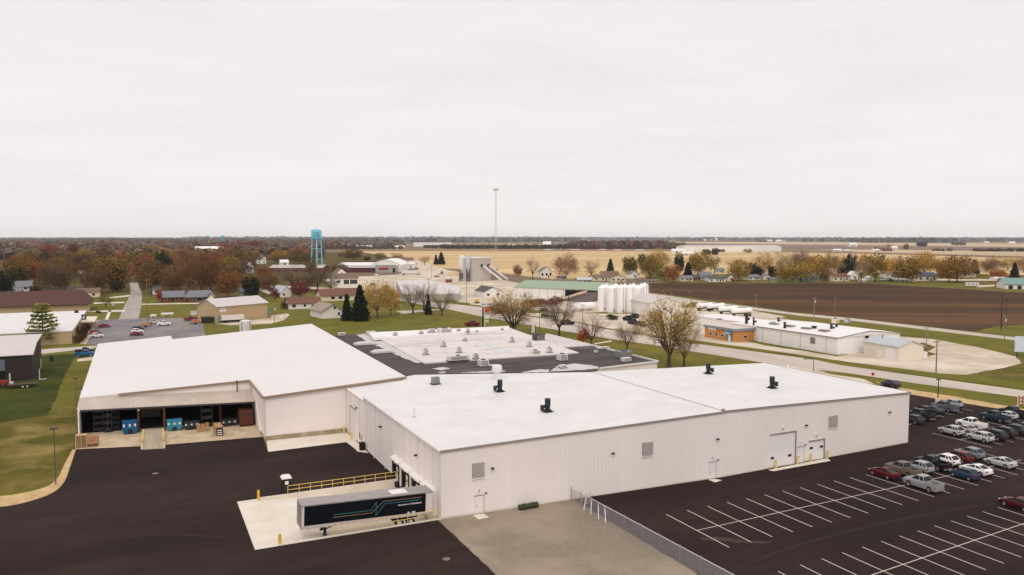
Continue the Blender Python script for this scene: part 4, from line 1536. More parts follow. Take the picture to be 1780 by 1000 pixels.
roof_unit(1088, 629, 2.6, 1.6, 1.2, 'pale duct unit in front of the right dark condenser', 'roof unit', grp=GS)
roof_unit(1048, 607, 4.2, 1.6, .7, 'flat pale duct near the right edge of the dark roof', 'roof unit', grp=GS)
roof_unit(645, 582, 3.0, 2.0, 1.3, 'white roof box at the rear left corner of the old factory roof', 'roof unit', grp=GS)
roof_unit(594, 584, 2.6, 1.4, 1.2, 'pale roof box beside the white hall roof edge', 'roof unit', grp=GS)
# the white tank seen over the back edge of the white hall
p = G(427.5, 585, 0)
t = thing('dust_collector', 'white faceted collector rising behind the far edge of the white hall roof', 'dust collector', (p.x, p.y + 1, 0))
hh = HT(427.5, 585, 557)
m_ = MB()
m_.lathe(0, 0, [(1.9, .6), (1.95, hh - 1.4), (1.9, hh - .3), (1.2, hh)], 8)
m_.build('hopper', M_wroof, t)
m_ = MB()
for a in (-1.3, 1.3):
    for b in (-1.3, 1.3):
        m_.bx(a - .15, a + .15, b - .15, b + .15, 0, 5)
m_.build('leg_frame', M_steel, t)
# ================================================================== houses, barns and works in the middle distance and beyond
def colmat(name, rgb, rough=.8, d=.86, sc_=.8, **k):
    a = c(*rgb)
    return mat(name, a, rough, tuple(v * d for v in a), sc_, **k)


W_white = colmat('house_white', (236, 230, 224), .6, .94)
W_cream = colmat('house_cream', (226, 212, 188), .65, .94)
W_tan = colmat('house_tan', (190, 164, 128), .7, .92)
W_brick = colmat('house_red_brick', (124, 70, 58), .85, .8, 3)
W_obrick = colmat('orange_brick', (204, 140, 76), .85, .86, 3)
W_brown = colmat('barn_brown', (50, 38, 36), .7, .86)
W_grey = colmat('house_grey', (170, 166, 162), .7, .92)
W_blue = colmat('house_blue', (84, 102, 122), .7, .9)
W_green = colmat('house_sage', (166, 174, 150), .7, .92)
R_grey = colmat('roof_grey_shingle', (124, 124, 130), .9, .86, 1.5)
R_dkgrey = colmat('roof_dark_shingle', (88, 84, 84), .9, .86, 1.5)
R_brown = colmat('roof_brown_shingle', (122, 100, 84), .9, .86, 1.5)
R_red = colmat('roof_red_brown', (118, 80, 66), .9, .86, 1.5)
R_maroon = colmat('roof_maroon', (86, 54, 48), .9, .86, .7)
R_white = colmat('roof_white_metal', (236, 230, 228), .6, .95, .4)
R_pale = colmat('roof_pale_metal', (206, 196, 192), .6, .93, .5)
R_teal = colmat('roof_teal_metal', (122, 150, 146), .6, .92, .5)
R_dteal = colmat('roof_dark_teal', (96, 122, 120), .6, .9, .5)
R_green = colmat('roof_green_metal', (146, 166, 138), .6, .93, .4)
R_blue = colmat('roof_blue_grey', (74, 82, 100), .8, .9, 1)
R_lblue = colmat('roof_steel_blue', (186, 189, 193), .6, .94, .6)
W_concrete = colmat('plant_concrete', (198, 188, 180), .8, .9, .4)


def house(name, label, cat, loc, w_, d_, hw, hr, yaw=0, wall=None, roof=None, windows=(), doors=(), chimney=None, garage=None, over=.4, ridge='x', hip=0.0, wr=None, group=None, dark_gable=None):
    """gabled building; front along local x at y=0, depth along +y, ridge along x (or y)"""
    t = thing(name, label, cat, loc, yaw, group)
    a = MB()
    if ridge == 'x':
        a.extr([(-w_ / 2, 0, -.3), (-w_ / 2, d_, -.3), (-w_ / 2, d_, hw), (-w_ / 2, d_ / 2, hw + (hr - .12 if hip == 0 else -.01)), (-w_ / 2, 0, hw)], (w_, 0, 0))
    else:
        a.extr([(-w_ / 2, 0, -.3), (w_ / 2, 0, -.3), (w_ / 2, 0, hw), (0, 0, hw + (hr - .12 if hip == 0 else -.01)), (-w_ / 2, 0, hw)], (0, d_, 0))
    a.build('wall', wall or W_white, t)
    a = MB()
    o = over
    th = .16
    if ridge == 'x':
        k = hr / (d_ / 2)
        hx = hip * w_ / 2
        A = [(-w_ / 2 - o, -o, hw - o * k), (w_ / 2 + o, -o, hw - o * k), (w_ / 2 + o - hx, d_ / 2, hw + hr), (-w_ / 2 - o + hx, d_ / 2, hw + hr)]
        B = [(-w_ / 2 - o, d_ + o, hw - o * k), (w_ / 2 + o, d_ + o, hw - o * k)]
    else:
        k = hr / (w_ / 2)
        hx = hip * d_ / 2
        A = [(-w_ / 2 - o, d_ + o, hw - o * k), (-w_ / 2 - o, -o, hw - o * k), (0, -o + hx, hw + hr), (0, d_ + o - hx, hw + hr)]
        B = [(w_ / 2 + o, d_ + o, hw - o * k), (w_ / 2 + o, -o, hw - o * k)]
    P = A + B
    up_ = [(p[0], p[1], p[2] + th) for p in P]
    dn_ = [(p[0], p[1], p[2] - .02) for p in P]
    f = [(0, 1, 2, 3), (3, 2, 5, 4), (0, 3, 4), (1, 5, 2)] if hip else [(0, 1, 2, 3), (3, 2, 5, 4)]
    a.add(up_, f)
    a.add(dn_, f)
    a.add(up_ + dn_, [(0, 1, 7, 6), (4, 5, 11, 10)] + ([(0, 4, 10, 6), (1, 5, 11, 7)] if hip else [(0, 3, 9, 6), (3, 4, 10, 9), (1, 2, 8, 7), (2, 5, 11, 8)]))
    a.build('roof', roof or R_grey, t)
    for (face, u, z, ww, hh) in windows:
        a = MB()
        g = MB()
        if face == 'f':
            a.bx(u - ww / 2 - .09, u + ww / 2 + .09, -.06, .02, z - .09, z + hh + .09)
            g.bx(u - ww / 2, u + ww / 2, -.085, -.06, z, z + hh)
        elif face == 'r':
            a.bx(w_ / 2 - .02, w_ / 2 + .06, u - ww / 2 - .09, u + ww / 2 + .09, z - .09, z + hh + .09)
            g.bx(w_ / 2 + .06, w_ / 2 + .085, u - ww / 2, u + ww / 2, z, z + hh)
        else:
            a.bx(-w_ / 2 - .06, -w_ / 2 + .02, u - ww / 2 - .09, u + ww / 2 + .09, z - .09, z + hh + .09)
            g.bx(-w_ / 2 - .085, -w_ / 2 - .06, u - ww / 2, u + ww / 2, z, z + hh)
        wo = a.build('window', wr or M_wtrim, t)
        g.build('pane', M_glass, wo)
    for (face, u, ww, hh, m__) in doors:
        a = MB()
        if face == 'f':
            a.bx(u - ww / 2, u + ww / 2, -.07, .02, 0.02, hh)
        elif face == 'r':
            a.bx(w_ / 2 - .02, w_ / 2 + .07, u - ww / 2, u + ww / 2, 0.02, hh)
        else:
            a.bx(-w_ / 2 - .07, -w_ / 2 + .02, u - ww / 2, u + ww / 2, 0.02, hh)
        a.build('door' if ww < 2 else 'garage_door', m__ or M_door, t)
    if chimney:
        a = MB()
        a.bx(chimney[0] - .35, chimney[0] + .35, chimney[1] - .35, chimney[1] + .35, hw, hw + hr + .9)
        a.build('chimney', W_brick, t)
    return t


def at(px, py, wpx):
    """ground point and metres across for a photo width in pixels"""
    return tuple(G(px, py)), wpx * MPP(px, py)


S90 = R(90)
# --- left side, near: brown barn, flat tan building, long maroon roof
p = G(83, 640)
t = thing('brown_barn', 'dark brown barn with a pale grey metal roof at the left edge', 'barn', (0, 0, 0))
ex, ey0 = -22.6, 221.0
e0, e1 = G(57, 660), G(83, 640)
a = MB()
x1 = e0.x
y0, y1 = e0.y, e1.y + 2
hz0, hzr, hz1 = 6.0, 8.0, 8.6
a.extr([(x1, y0, -.1), (x1, y1, -.1), (x1, y1, hz1), (x1, (y0 + y1) / 2 - 2, hzr), (x1, y0, hz0)], (-30, 0, 0))
a.build('wall', W_brown, t)
a = MB()
for (ya, za, yb_, zb_) in ((y0 - .5, hz0, (y0 + y1) / 2 - 2, hzr), ((y0 + y1) / 2 - 2, hzr, y1 + .3, hz1)):
    a.hexa([(x1 + .35, ya, za), (x1 + .35, yb_, zb_), (x1 - 30, yb_, zb_), (x1 - 30, ya, za)], [(x1 + .35, ya, za + .18), (x1 + .35, yb_, zb_ + .18), (x1 - 30, yb_, zb_ + .18), (x1 - 30, ya, za + .18)])
for k in range(50):
    a.bx(x1 - .3 - k * .6, x1 - .26 - k * .6, y0 - .45, y0 - .2, hz0 + .2, hz0 + .24)
a.build('roof', R_pale, t)
a = MB()
q0 = onY(0, 655, y0).x - .5, onY(9.5, 655, y0).x
a.bx(q0[0] - 3, q0[1], y0 - .1, y0 + .05, 0, 5.2)
a.build('doorway', M_black, t)
a = MB()
a.bx(q0[0] - 3, q0[1], y0 - .16, y0 - .1, 2.6, 5.2)
a.build('roller_door', colmat('roller_grey', (104, 108, 118), .6, .95), t)
a = MB()
d0 = onX(83, 630, x1)
a.bx(x1, x1 + .1, y1 - 3.5, y1 - 1.5, 0, 2.6)
a.build('side_door', colmat('side_door_cream', (196, 184, 150), .6), t)
p = G(69, 660)
a = MB()
a.tube((p.x, p.y, 0), (p.x, p.y, 2.6), .09, n=8)
a.bx(p.x - .1, p.x + 1.4, p.y - .2, p.y + .2, 0, .12)
tag(a.build('gas_pipe', M_unit), 'short pale standpipe beside the end wall of the brown barn', 'standpipe')
p = G(90, 628)
a = MB()
a.bx(p.x - .5, p.x + .5, p.y - .5, p.y + .5, 0, 1.3)
a.bx(p.x - .4, p.x + .4, p.y - .5, p.y - .45, 1.3, 1.5)
tag(a.build('refuse_bin', colmat('navy_bin', (36, 44, 66), .5)), 'dark blue refuse bin at the corner of the brown barn', 'bin')
# flatbed trailer + red machine
p = G(38, 675)
t = thing('flatbed_trailer', 'flat wooden equipment trailer parked on the lawn by the brown barn', 'trailer', (p.x, p.y, 0.05), 0)
a = MB()
a.bx(-2.9, 2.9, -.2, 1.9, .65, .8)
a.build('deck', colmat('trailer_deck', (92, 66, 56), .8, .8), t)
a = MB()
a.bx(-2.9, 2.9, -.26, -.2, .5, .82)
a.bx(-4.4, -2.9, .75, .95, .5, .65)
a.build('frame', M_blackm, t)
for x in (.2, 1.1):
    a = MB()
    a.tube((x, -.35, .33), (x, -.1, .33), .33, n=14)
    wo = a.build('wheel', M_black, t)
    a = MB()
    a.tube((x, -.38, .33), (x, -.1, .33), .2, n=10)
    a.build('rim', M_unit, wo)
p = G(6, 673)
t = thing('red_tractor', 'red tractor with a pale post at the left edge by the flat trailer', 'tractor', (p.x, p.y, .05), 0)
a = MB()
a.bx(-1.6, 1.2, -.5, .5, .6, 1.5)
a.bx(-1.9, -.8, -.7, .7, 1.0, 1.3)
a.build('body', colmat('tractor_red', (150, 46, 36), .5), t)
a = MB()
a.tube((1.3, 0, .8), (1.3, 0, 3.0), .12, n=8)
a.build('mast', M_wtrim, t)
a = MB()
a.bx(.9, 1.9, -.6, .6, .3, 1.0)
a.build('bucket', M_unit, t)
for x, r_ in ((-1.2, .75), (.9, .5)):
    for y in (-.9, .6):
        a = MB()
        a.tube((x, y, r_), (x, y + .3, r_), r_, n=14)
        a.build('wheel', M_black, t)
# flat roofed tan building
t = thing('tan_office', 'low tan block building with a flat white roof at the left edge', 'office building', (0, 0, 0))
c0 = G(125, 598)
h_ = HT(125, 598, 576)
b1 = G(150, 540, h_)
x1, y0 = c0.x, c0.y
yb_ = G(146, 541, h_).y
a = MB()
a.bx(-120, x1, y0, yb_, 0, h_ - .05)
a.bx(x1 + 0, x1 + 4.6, yb_ - 24, yb_ - 20, 0, h_ - .6)
a.build('wall', W_tan, t)
a = MB()
a.bx(-120, x1 + .25, y0 - .25, yb_, h_ - .05, h_ + .25)
a.build('roof', M_wroof, t)
a = MB()
a.bx(x1 + .2, x1 + 5, yb_ - 40, yb_ - 20, h_ - .9, h_ - .5)
a.build('entrance_canopy', W_cream, t)
a = MB()
a.bx(x1, x1 + .08, y0 + 2, y0 + 3.5, .8, 2.8)
a.build('window', M_glass, t)
for yy in (yb_ - 38, yb_ - 30):
    a = MB()
    a.bx(x1 + 4.2, x1 + 4.7, yy, yy + .5, 0, h_ - .9)
    a.build('column', W_tan, t)
a = MB()
a.bx(x1 + .01, x1 + .1, yb_ - 60, yb_ - 44, .2, 3)
a.build('shop_window', M_glass, t)
for q, lb_ in (((28, 594), 'reddish low shrub against the tan office wall, left one'), ((45, 592), 'tiny dry shrub against the tan office wall')):
    pass
t = thing('roof_antenna', 'dark roof unit at the back corner of the flat white office roof', 'roof unit', tuple(G(146, 556, h_)))
a = MB()
a.bx(-.8, .8, -.8, .8, 0, 1.9)
a.build('cabinet', colmat('slate_unit', (74, 78, 96), .6), t)
a = MB()
a.bx(-.3, .3, -.82, -.8, .5, 1.3)
a.build('grille', M_unit, t)
p = G(133, 545, h_)
a = MB()
a.lathe(p.x, p.y, [(.8, h_), (.8, h_ + .5), (.5, h_ + 1.4)], 10)
tag(a.build('roof_vent', M_blackm), 'black round vent on the back edge of the flat white office roof', 'roof vent')
# long maroon hip roofed hall
p0, p1 = G(-60, 548), G(163, 541)
house('maroon_hall', 'very long low hall with a maroon hipped roof at the left edge', 'hall', (-62, p1.y - 6, 0), 2 * (p1.x + 62) - 4, 30, 4.2, 5.2, 0, W_tan, R_maroon, [('r', 8, 1.2, 2, 1.3)], [('r', 14, 1.4, 2.2, None)], hip=.1, over=1.2)
# --- neighbourhood houses on the left
(l, w_) = at(283 + 17, 525, 36)
house('ranch_house', 'red brick ranch house with a grey roof right of the street', 'house', l, w_, 10, 2.8, 2.6, 0, W_brick, R_grey, [('f', -w_ * .3, 1, 1.6, 1.1), ('f', w_ * .2, 1, 1.4, 1.1)], [('f', 0, 1, 2.1, M_dgrey)], over=.8)
(l, w_) = at(349, 525, 44)
house('ranch_house', 'brick house with a dark grey hipped roof and white bay window beside the tan shed', 'house', l, w_, 11, 2.9, 2.8, 0, W_brick, R_grey, [('f', -w_ * .05, .6, 2.6, 1.8), ('f', -w_ * .33, 1.0, 1.2, 1.2)], [('f', w_ * .2, 3.0, 2.3, M_blackm)], hip=.35, over=.8)
(l, w_) = at(367, 526, 12)
house('garage', 'small cream gabled garage end attached beside the dark hipped house', 'garage', l, w_ * .8, 8, 2.8, 1.6, 0, W_cream, R_dkgrey, (), [('f', 0, w_ * .5, 2.2, M_door)], ridge='y')
(l, w_) = at(38, 513, 40)
house('white_house', 'white two storey house with blue grey roofs at the far left', 'house', l, w_ * .7, 11, 5.0, 3.0, 0, W_white, R_grey, [('f', 2, 3.2, 1.6, 1.5), ('f', -3, 3.2, 1.4, 1.5), ('f', 3, .9, 2, 1.4)], [], over=.6)
(l, w_) = at(28, 515, 20)
house('house_wing', 'low blue grey roofed wing in front of the white house at the far left', 'house', (l[0], l[1] - 6, 0), w_, 7, 2.6, 2.4, 0, W_grey, R_grey, [('f', -1, .9, 1.6, 1.2)], [])
(l, w_) = at(152, 517, 38)
house('tan_bungalow', 'low cream bungalow behind the end of the maroon hall', 'house', l, w_, 9, 2.8, 2.2, 0, W_cream, R_brown, [('f', -w_ * .2, .9, 1.8, 1.2), ('f', w_ * .25, .9, 1.4, 1.2)], [('f', 0, 1, 2.1, W_brick)])
(l, w_) = at(110, 513, 30)
house('blue_house', 'small pale blue house half hidden by grey trees on the left', 'house', l, w_, 9, 2.8, 2.2, 0, colmat('pale_blue_wall', (140, 152, 172), .7), R_dkgrey, [('f', 0, .9, 1.6, 1.2)], [])
(l, w_) = at(140, 485, 14)
house('grey_roof_house', 'steel grey roof showing between brown trees left of the street', 'house', l, w_, 10, 4.5, 3, 0, W_grey, R_lblue, [('f', 0, 1.5, 1.8, 1.4)], [])
(l, w_) = at(272, 512, 12)
house('small_white_house', 'small white house beside the street under the dark conifer', 'house', l, w_, 8, 2.8, 2.2, 0, W_white, R_grey, [('f', 0, .9, 1.6, 1.2)], [])
# tan shed with trailer etc
l0, l1 = G(378, 562), G(465, 553)
h_ = HT(383, 561, 532.5)
d_ = l1 - l0
t = house('storage_shed', 'tan metal storage building with a pale roof and a small sign', 'shed', tuple((l0 + l1) / 2), d_.length, 13, h_, 2.6, math.atan2(d_.y, d_.x), W_tan, R_pale, [('f', -d_.length * .27, 1.4, 2.2, .9)], [], over=.5)
a = MB()
L2 = d_.length
a.bx(-L2 * .46, -L2 * .33, -.1, .0, h_ - 2.4, h_ - .5)
sg = a.build('sign', colmat('pale_sign', (206, 192, 182), .6), t)
a = MB()
for k in range(2):
    a.bx(-L2 * .455 + k * L2 * .065, -L2 * .40 + k * L2 * .065, -.12, -.1, h_ - 2.1, h_ - 1.5)
a.build('lettering', M_wtrim, sg)
(l, w_) = at(453, 553, 30)
t = house('lean_to', 'low teal roofed shed in front of the tan storage building', 'shed', l, w_, 5, 2.2, 1.5, .1, W_grey, R_dteal, (), [('f', w_ * .2, 1.2, 1.2, M_blackm)], over=.6)
(l, w_) = at(405, 561, 38)
t = thing('box_trailer', 'white box trailer parked in front of the tan storage building', 'trailer', l, .1)
a = MB()
a.bx(-w_ / 2, w_ / 2, 0, 2.5, 1.1, 3.0)
a.build('box', M_tw, t)
a = MB()
a.bx(-w_ / 2, w_ / 2, .1, 2.4, .6, 1.1)
for x in (-w_ * .3, w_ * .3, w_ * .4):
    a.tube((x, 0, .5), (x, 2.4, .5), .45, n=10)
a.build('undercarriage', M_black, t)
a = MB()
a.bx(-w_ / 2 - 1.1, -w_ / 2, .2, 2.3, .5, 2.8)
a.build('end_cabinet', colmat('green_cabinet', (118, 136, 112), .6), t)
(l, w_) = at(363, 562, 23)
t = thing('dumpster', 'dark green roll-off dumpster beside the white box trailer', 'dumpster', l, .08)
a = MB()
a.hexa([(-w_ / 2 + .2, 0, .2), (w_ / 2 - .2, 0, .2), (w_ / 2 - .2, 2.3, .2), (-w_ / 2 + .2, 2.3, .2)], [(-w_ / 2, 0, 2.4), (w_ / 2, 0, 2.4), (w_ / 2, 2.4, 2.4), (-w_ / 2, 2.4, 2.4)])
for k in range(7):
    a.bx(-w_ / 2 + .3 + k * w_ / 7.2, -w_ / 2 + .42 + k * w_ / 7.2, -.1, .02, .3, 2.3)
a.build('body', colmat('dumpster_green', (36, 48, 38), .6), t)
a = MB()
a.bx(-w_ / 2 - .05, w_ / 2 + .05, -.1, .0, 2.38, 2.52)
a.bx(-w_ / 2 - .05, w_ / 2 + .05, 2.4, 2.5, 2.38, 2.52)
a.build('rim', colmat('rim_green', (84, 104, 82), .6), t)
for (q, w0, lb_) in (((291, 551), 21, 'long white propane tank on legs at the back of the parking lot'), ((267, 554), 11, 'short white tank left of the long propane tank')):
    l, w_ = at(*q, w0)
    t = thing('propane_tank', lb_, 'tank', l, 0)
    a = MB()
    r = .62
    rings = [[(x, math.cos(2 * math.pi * j / 12) * rr, 1.2 + math.sin(2 * math.pi * j / 12) * rr) for j in range(12)] for x, rr in ((-w_ / 2, .1), (-w_ / 2 + .15, r * .7), (-w_ / 2 + .45, r), (w_ / 2 - .45, r), (w_ / 2 - .15, r * .7), (w_ / 2, .1))]
    a.loft(rings)
    a.build('vessel', M_tw, t, smooth=True)
    for x in (-w_ * .3, w_ * .3):
        a = MB()
        a.bx(x - .12, x + .12, -.45, .45, 0, .8)
        a.build('leg', W_cream, t)
for (q, lb_, m__) in (((337, 548), 'pale machine cabinet behind the red pickup', M_unit), ((357, 549), 'white crates behind the green dumpster', M_tw), ((371, 549), 'small white bin at the corner of the tan shed', M_signw)):
    p = G(*q)
    t = thing('utility_cabinet', lb_, 'cabinet', tuple(p))
    a = MB()
    a.bx(-1.2, 1.2, 0, 1.2, 0, 1.6)
    a.build('box', m__, t)
    a = MB()
    a.bx(-1.3, 1.3, -.08, 1.3, 1.6, 1.72)
    a.bx(-.1, .1, -.05, 0, .1, 1.5)
    a.build('lid', M_unit, t)
# ranch house group right of the shed
(l, w_) = at(530, 537, 54)
house('ranch_house', 'long white ranch house with a red brown roof right of the tan shed', 'house', l, w_, 10, 2.9, 2.3, 0, W_white, R_red, [('f', -w_ * .34, .9, 1.6, 1.3), ('f', 0, 1.0, 1, 1.2), ('f', w_ * .25, 1, 1.2, .9)], [('f', -w_ * .15, .9, 2.1, None)], over=.7)
(l, w_) = at(572, 553, 46)
house('gable_house', 'white gabled house with a tan roof left of the dark spruces', 'house', (l[0] + 1, l[1] - 2, 0), w_ * .78, 15, 3.4, 2.6, R(8), W_white, colmat('roof_tan_grey', (158, 142, 126), .9, .9, 1.5), [('f', 1, 3.9, .9, .9), ('f', w_ * .25, 1.2, .9, 1.2)], [('l', 5, 3.5, 2.3, None)], ridge='y', over=.8)
(l, w_) = at(592, 523, 66)
house('church_hall', 'long low brown roofed hall behind the white gabled house', 'hall', l, w_, 14, 3.2, 3.0, 0, W_cream, R_red, [('f', -w_ * .2, 1, 2, 1.4), ('f', 0, 1, 2, 1.4), ('f', w_ * .2, 1, 2, 1.4)], [], over=.8)
(l, w_) = at(498, 517, 18)
house('small_house', 'small white house with a pale slate roof beside a red tree', 'house', l, w_, 12, 3, 3.4, R(15), W_white, R_lblue, [('f', -1.5, 1, 1.2, 1.2)], [('l', 4, 3, 2.3, M_blackm)], ridge='y')
(l, w_) = at(423, 516, 14)
house('grey_cottage', 'little grey cottage peeking over the tan shed roof', 'house', l, w_, 8, 2.8, 2.2, 0, W_green, R_grey, [('f', 1, 1, 1.6, 1.1)], [])
(l, w_) = at(436, 474, 14)
house('gable_house', 'tall white gabled house with a blue grey front left of the strip building', 'house', l, w_ * .8, 12, 5.5, 4, 0, W_white, R_lblue, [('f', 0, 3.8, 2, 1.5), ('f', -2, 1, 1.4, 1.5)], [], ridge='y')
(l, w_) = at(455, 459, 20)
house('farm_house', 'tall white house among golden trees above the strip building', 'house', l, w_ * .75, 14, 7.5, 5, 0, W_white, R_grey, [('f', -3, 4.5, 1.4, 1.8), ('f', 3, 4.5, 1.4, 1.8), ('f', -3, 1, 1.4, 1.8), ('f', 3, 1, 1.4, 1.8)], [('f', 0, 1.4, 2.4, None)], ridge='y')
(l, w_) = at(514, 474, 92)
t = house('strip_building', 'long low grey roofed strip of shops left of the water tower', 'shop building', l, w_, 30, 4.5, 2.4, AZ - S90, W_brick, colmat('roof_patchy_grey', (190, 180, 172), .8, .82, .25), [('f', -w_ * .3, .8, 5, 2.2), ('f', 0, .8, 6, 2.2), ('f', w_ * .3, .8, 5, 2.2)], [], over=.8)
(l, w_) = at(365, 446, 46)
house('grain_barn', 'long bright white barn rising from the woods on the left', 'barn', l, w_, 30, 12, 6, 0, W_white, R_white, [('f', -w_ * .44, 4, 4, 5)], [])
(l, w_) = at(495, 462, 14)
house('white_shed', 'small white shed roof just left of the water tower trees', 'shed', l, w_, 12, 4, 3, 0, W_white, R_white, [], [('f', 0, 3, 3, M_dgrey)])
# arch roofed works
(l, w_) = at(668, 474, 52)
hA = 10.5
t = thing('arched_hall', 'large white arched roof hall with a grey front block right of the water tower', 'works building', l, AZ - S90)
prof = [(-w_ / 2, 0)] + [(-w_ / 2 + w_ * k / 12, hA * .62 + hA * .5 * math.sin(math.pi * k / 12) ** .9) for k in range(0, 13)] + [(w_ / 2, 0)]
a = MB()
a.extr([(x, 10, z) for x, z in prof], (0, 60, 0))
a.build('wall', W_white, t)
a = MB()
a.extr([(x * 1.01, 9.6, z + .4) for x, z in prof[1:-1]] + [(x * 1.01, 9.6, z + .02) for x, z in prof[-2:0:-1]], (0, 61, 0))
a.build('roof', R_white, t)
a = MB()
a.bx(-w_ * .3, w_ * .42, 0, 9.9, 0, 6.6)
bw = a.build('office_block', W_grey, t)
a = MB()
a.bx(-w_ * .18, w_ * .14, -.25, 0, 2.6, 4.8)
rs = a.build('red_sign', colmat('sign_red', (168, 50, 48), .6), bw)
a = MB()
a.bx(w_ * .28, w_ * .37, -.06, 0, 0, 4.2)
a.build('garage_opening', M_black, bw)
a = MB()
for k in range(9):
    a.bx(-w_ * .29 + k * w_ * .078, -w_ * .245 + k * w_ * .078, -.2, .3, 6.6, 7.3)
a.build('parapet_block', M_dgrey, bw)
(l, w_) = at(618, 474, 70)
t = thing('long_hall', 'long white roofed hall with a maroon open front beside the arched hall', 'works building', l, AZ - S90)
a = MB()
a.extr([(-w_ / 2, 12, 0), (-w_ / 2, 46, 0), (-w_ / 2, 46, 6.4), (-w_ / 2, 29, 8.6), (-w_ / 2, 12, 6.6)], (w_ * .96, 0, 0))
a.build('wall', W_white, t)
a = MB()
a.extr([(-w_ / 2 - .5, 11.5, 6.5), (-w_ / 2 - .5, 29, 8.65), (-w_ / 2 - .5, 46.5, 6.3), (-w_ / 2 - .5, 46.5, 6.7), (-w_ / 2 - .5, 29, 9.0), (-w_ / 2 - .5, 11.5, 6.9)], (w_ * .98, 0, 0))
a.build('roof', R_white, t)
a = MB()
a.bx(-w_ * .4, w_ * .47, 0, 11.9, 0, 4.6)
a.build('front_wing', colmat('maroon_front', (92, 44, 44), .7), t)
a = MB()
a.extr([(-w_ * .44, -1, 4.6), (-w_ * .44, 11.45, 6.2), (-w_ * .44, 11.45, 6.45), (-w_ * .44, -1, 4.85)], (w_ * .93, 0, 0))
a.build('front_roof', colmat('weathered_roof', (186, 180, 178), .8, .75, .3), t)
(l, w_) = at(706, 467, 26)
house('white_annex', 'low white annex to the right of the arched hall', 'building', (l[0] + 2, l[1], 0), w_, 12, 5, 1.2, 0, W_white, R_white, [('f', w_ * .2, 1, 2, 1.6)], [])
(l, w_) = at(655 + 28, 458.5, 24)
house('brown_farmhouse', 'small brown roofed white house behind the arched hall', 'house', (l[0] + 20, l[1], 0), w_, 14, 4, 3.5, 0, W_white, R_brown, [('f', 0, 1, 2, 1.5)], [])
(l, w_) = at(603, 494, 40)
house('garage_house', 'pale garage house with two dark doors below the arched hall', 'house', l, w_, 14, 4.2, 3.2, 0, W_white, R_brown, [('f', -w_ * .36, 1, 2, 1.8)], [('f', -w_ * .02, 4, 3.2, M_dgrey), ('f', w_ * .3, 5.5, 3.2, M_dgrey)], over=.5)
(l, w_) = at(594, 487, 20)
house('white_gable', 'small white gabled house just right of the water tower legs', 'house', l, w_, 14, 5, 4, 0, W_white, R_brown, [('f', 0, 4.6, 1.2, 1.4)], [], ridge='y')
# long pale fabric roof storage
l0, l1 = G(690, 516), G(798, 517)
t = thing('long_store', 'long low store with a weathered pale grey roof behind bare trees', 'storage building', (0, 0, 0))
a = MB()
q = [G(689, 488, 6), G(740, 486, 6.5), G(800, 502, 4.5), G(798, 512, 3.2), G(700, 513, 3.2)]
zz_ = [5.5, 6.2, 5.2, 3.4, 3.4]
base_ = [Vector((v.x, v.y, 0)) for v in q]
tops = [Vector((v.x, v.y, z)) for v, z in zip(q, zz_)]
a.add([tuple(v) for v in base_ + tops], [(i, (i + 1) % 5, 5 + (i + 1) % 5, 5 + i) for i in range(5)])
a.build('wall', W_grey, t)
a = MB()
tp = [v + Vector((0, 0, .02)) for v in tops]
a.add([tuple(v) for v in tp] + [tuple(v + Vector((0, 0, .25))) for v in tp], [tuple(range(4, -1, -1)), tuple(range(5, 10))] + [(i, (i + 1) % 5, 5 + (i + 1) % 5, 5 + i) for i in range(5)])
a.build('roof', colmat('weathered_white_roof', (214, 206, 204), .8, .88, .12), t)
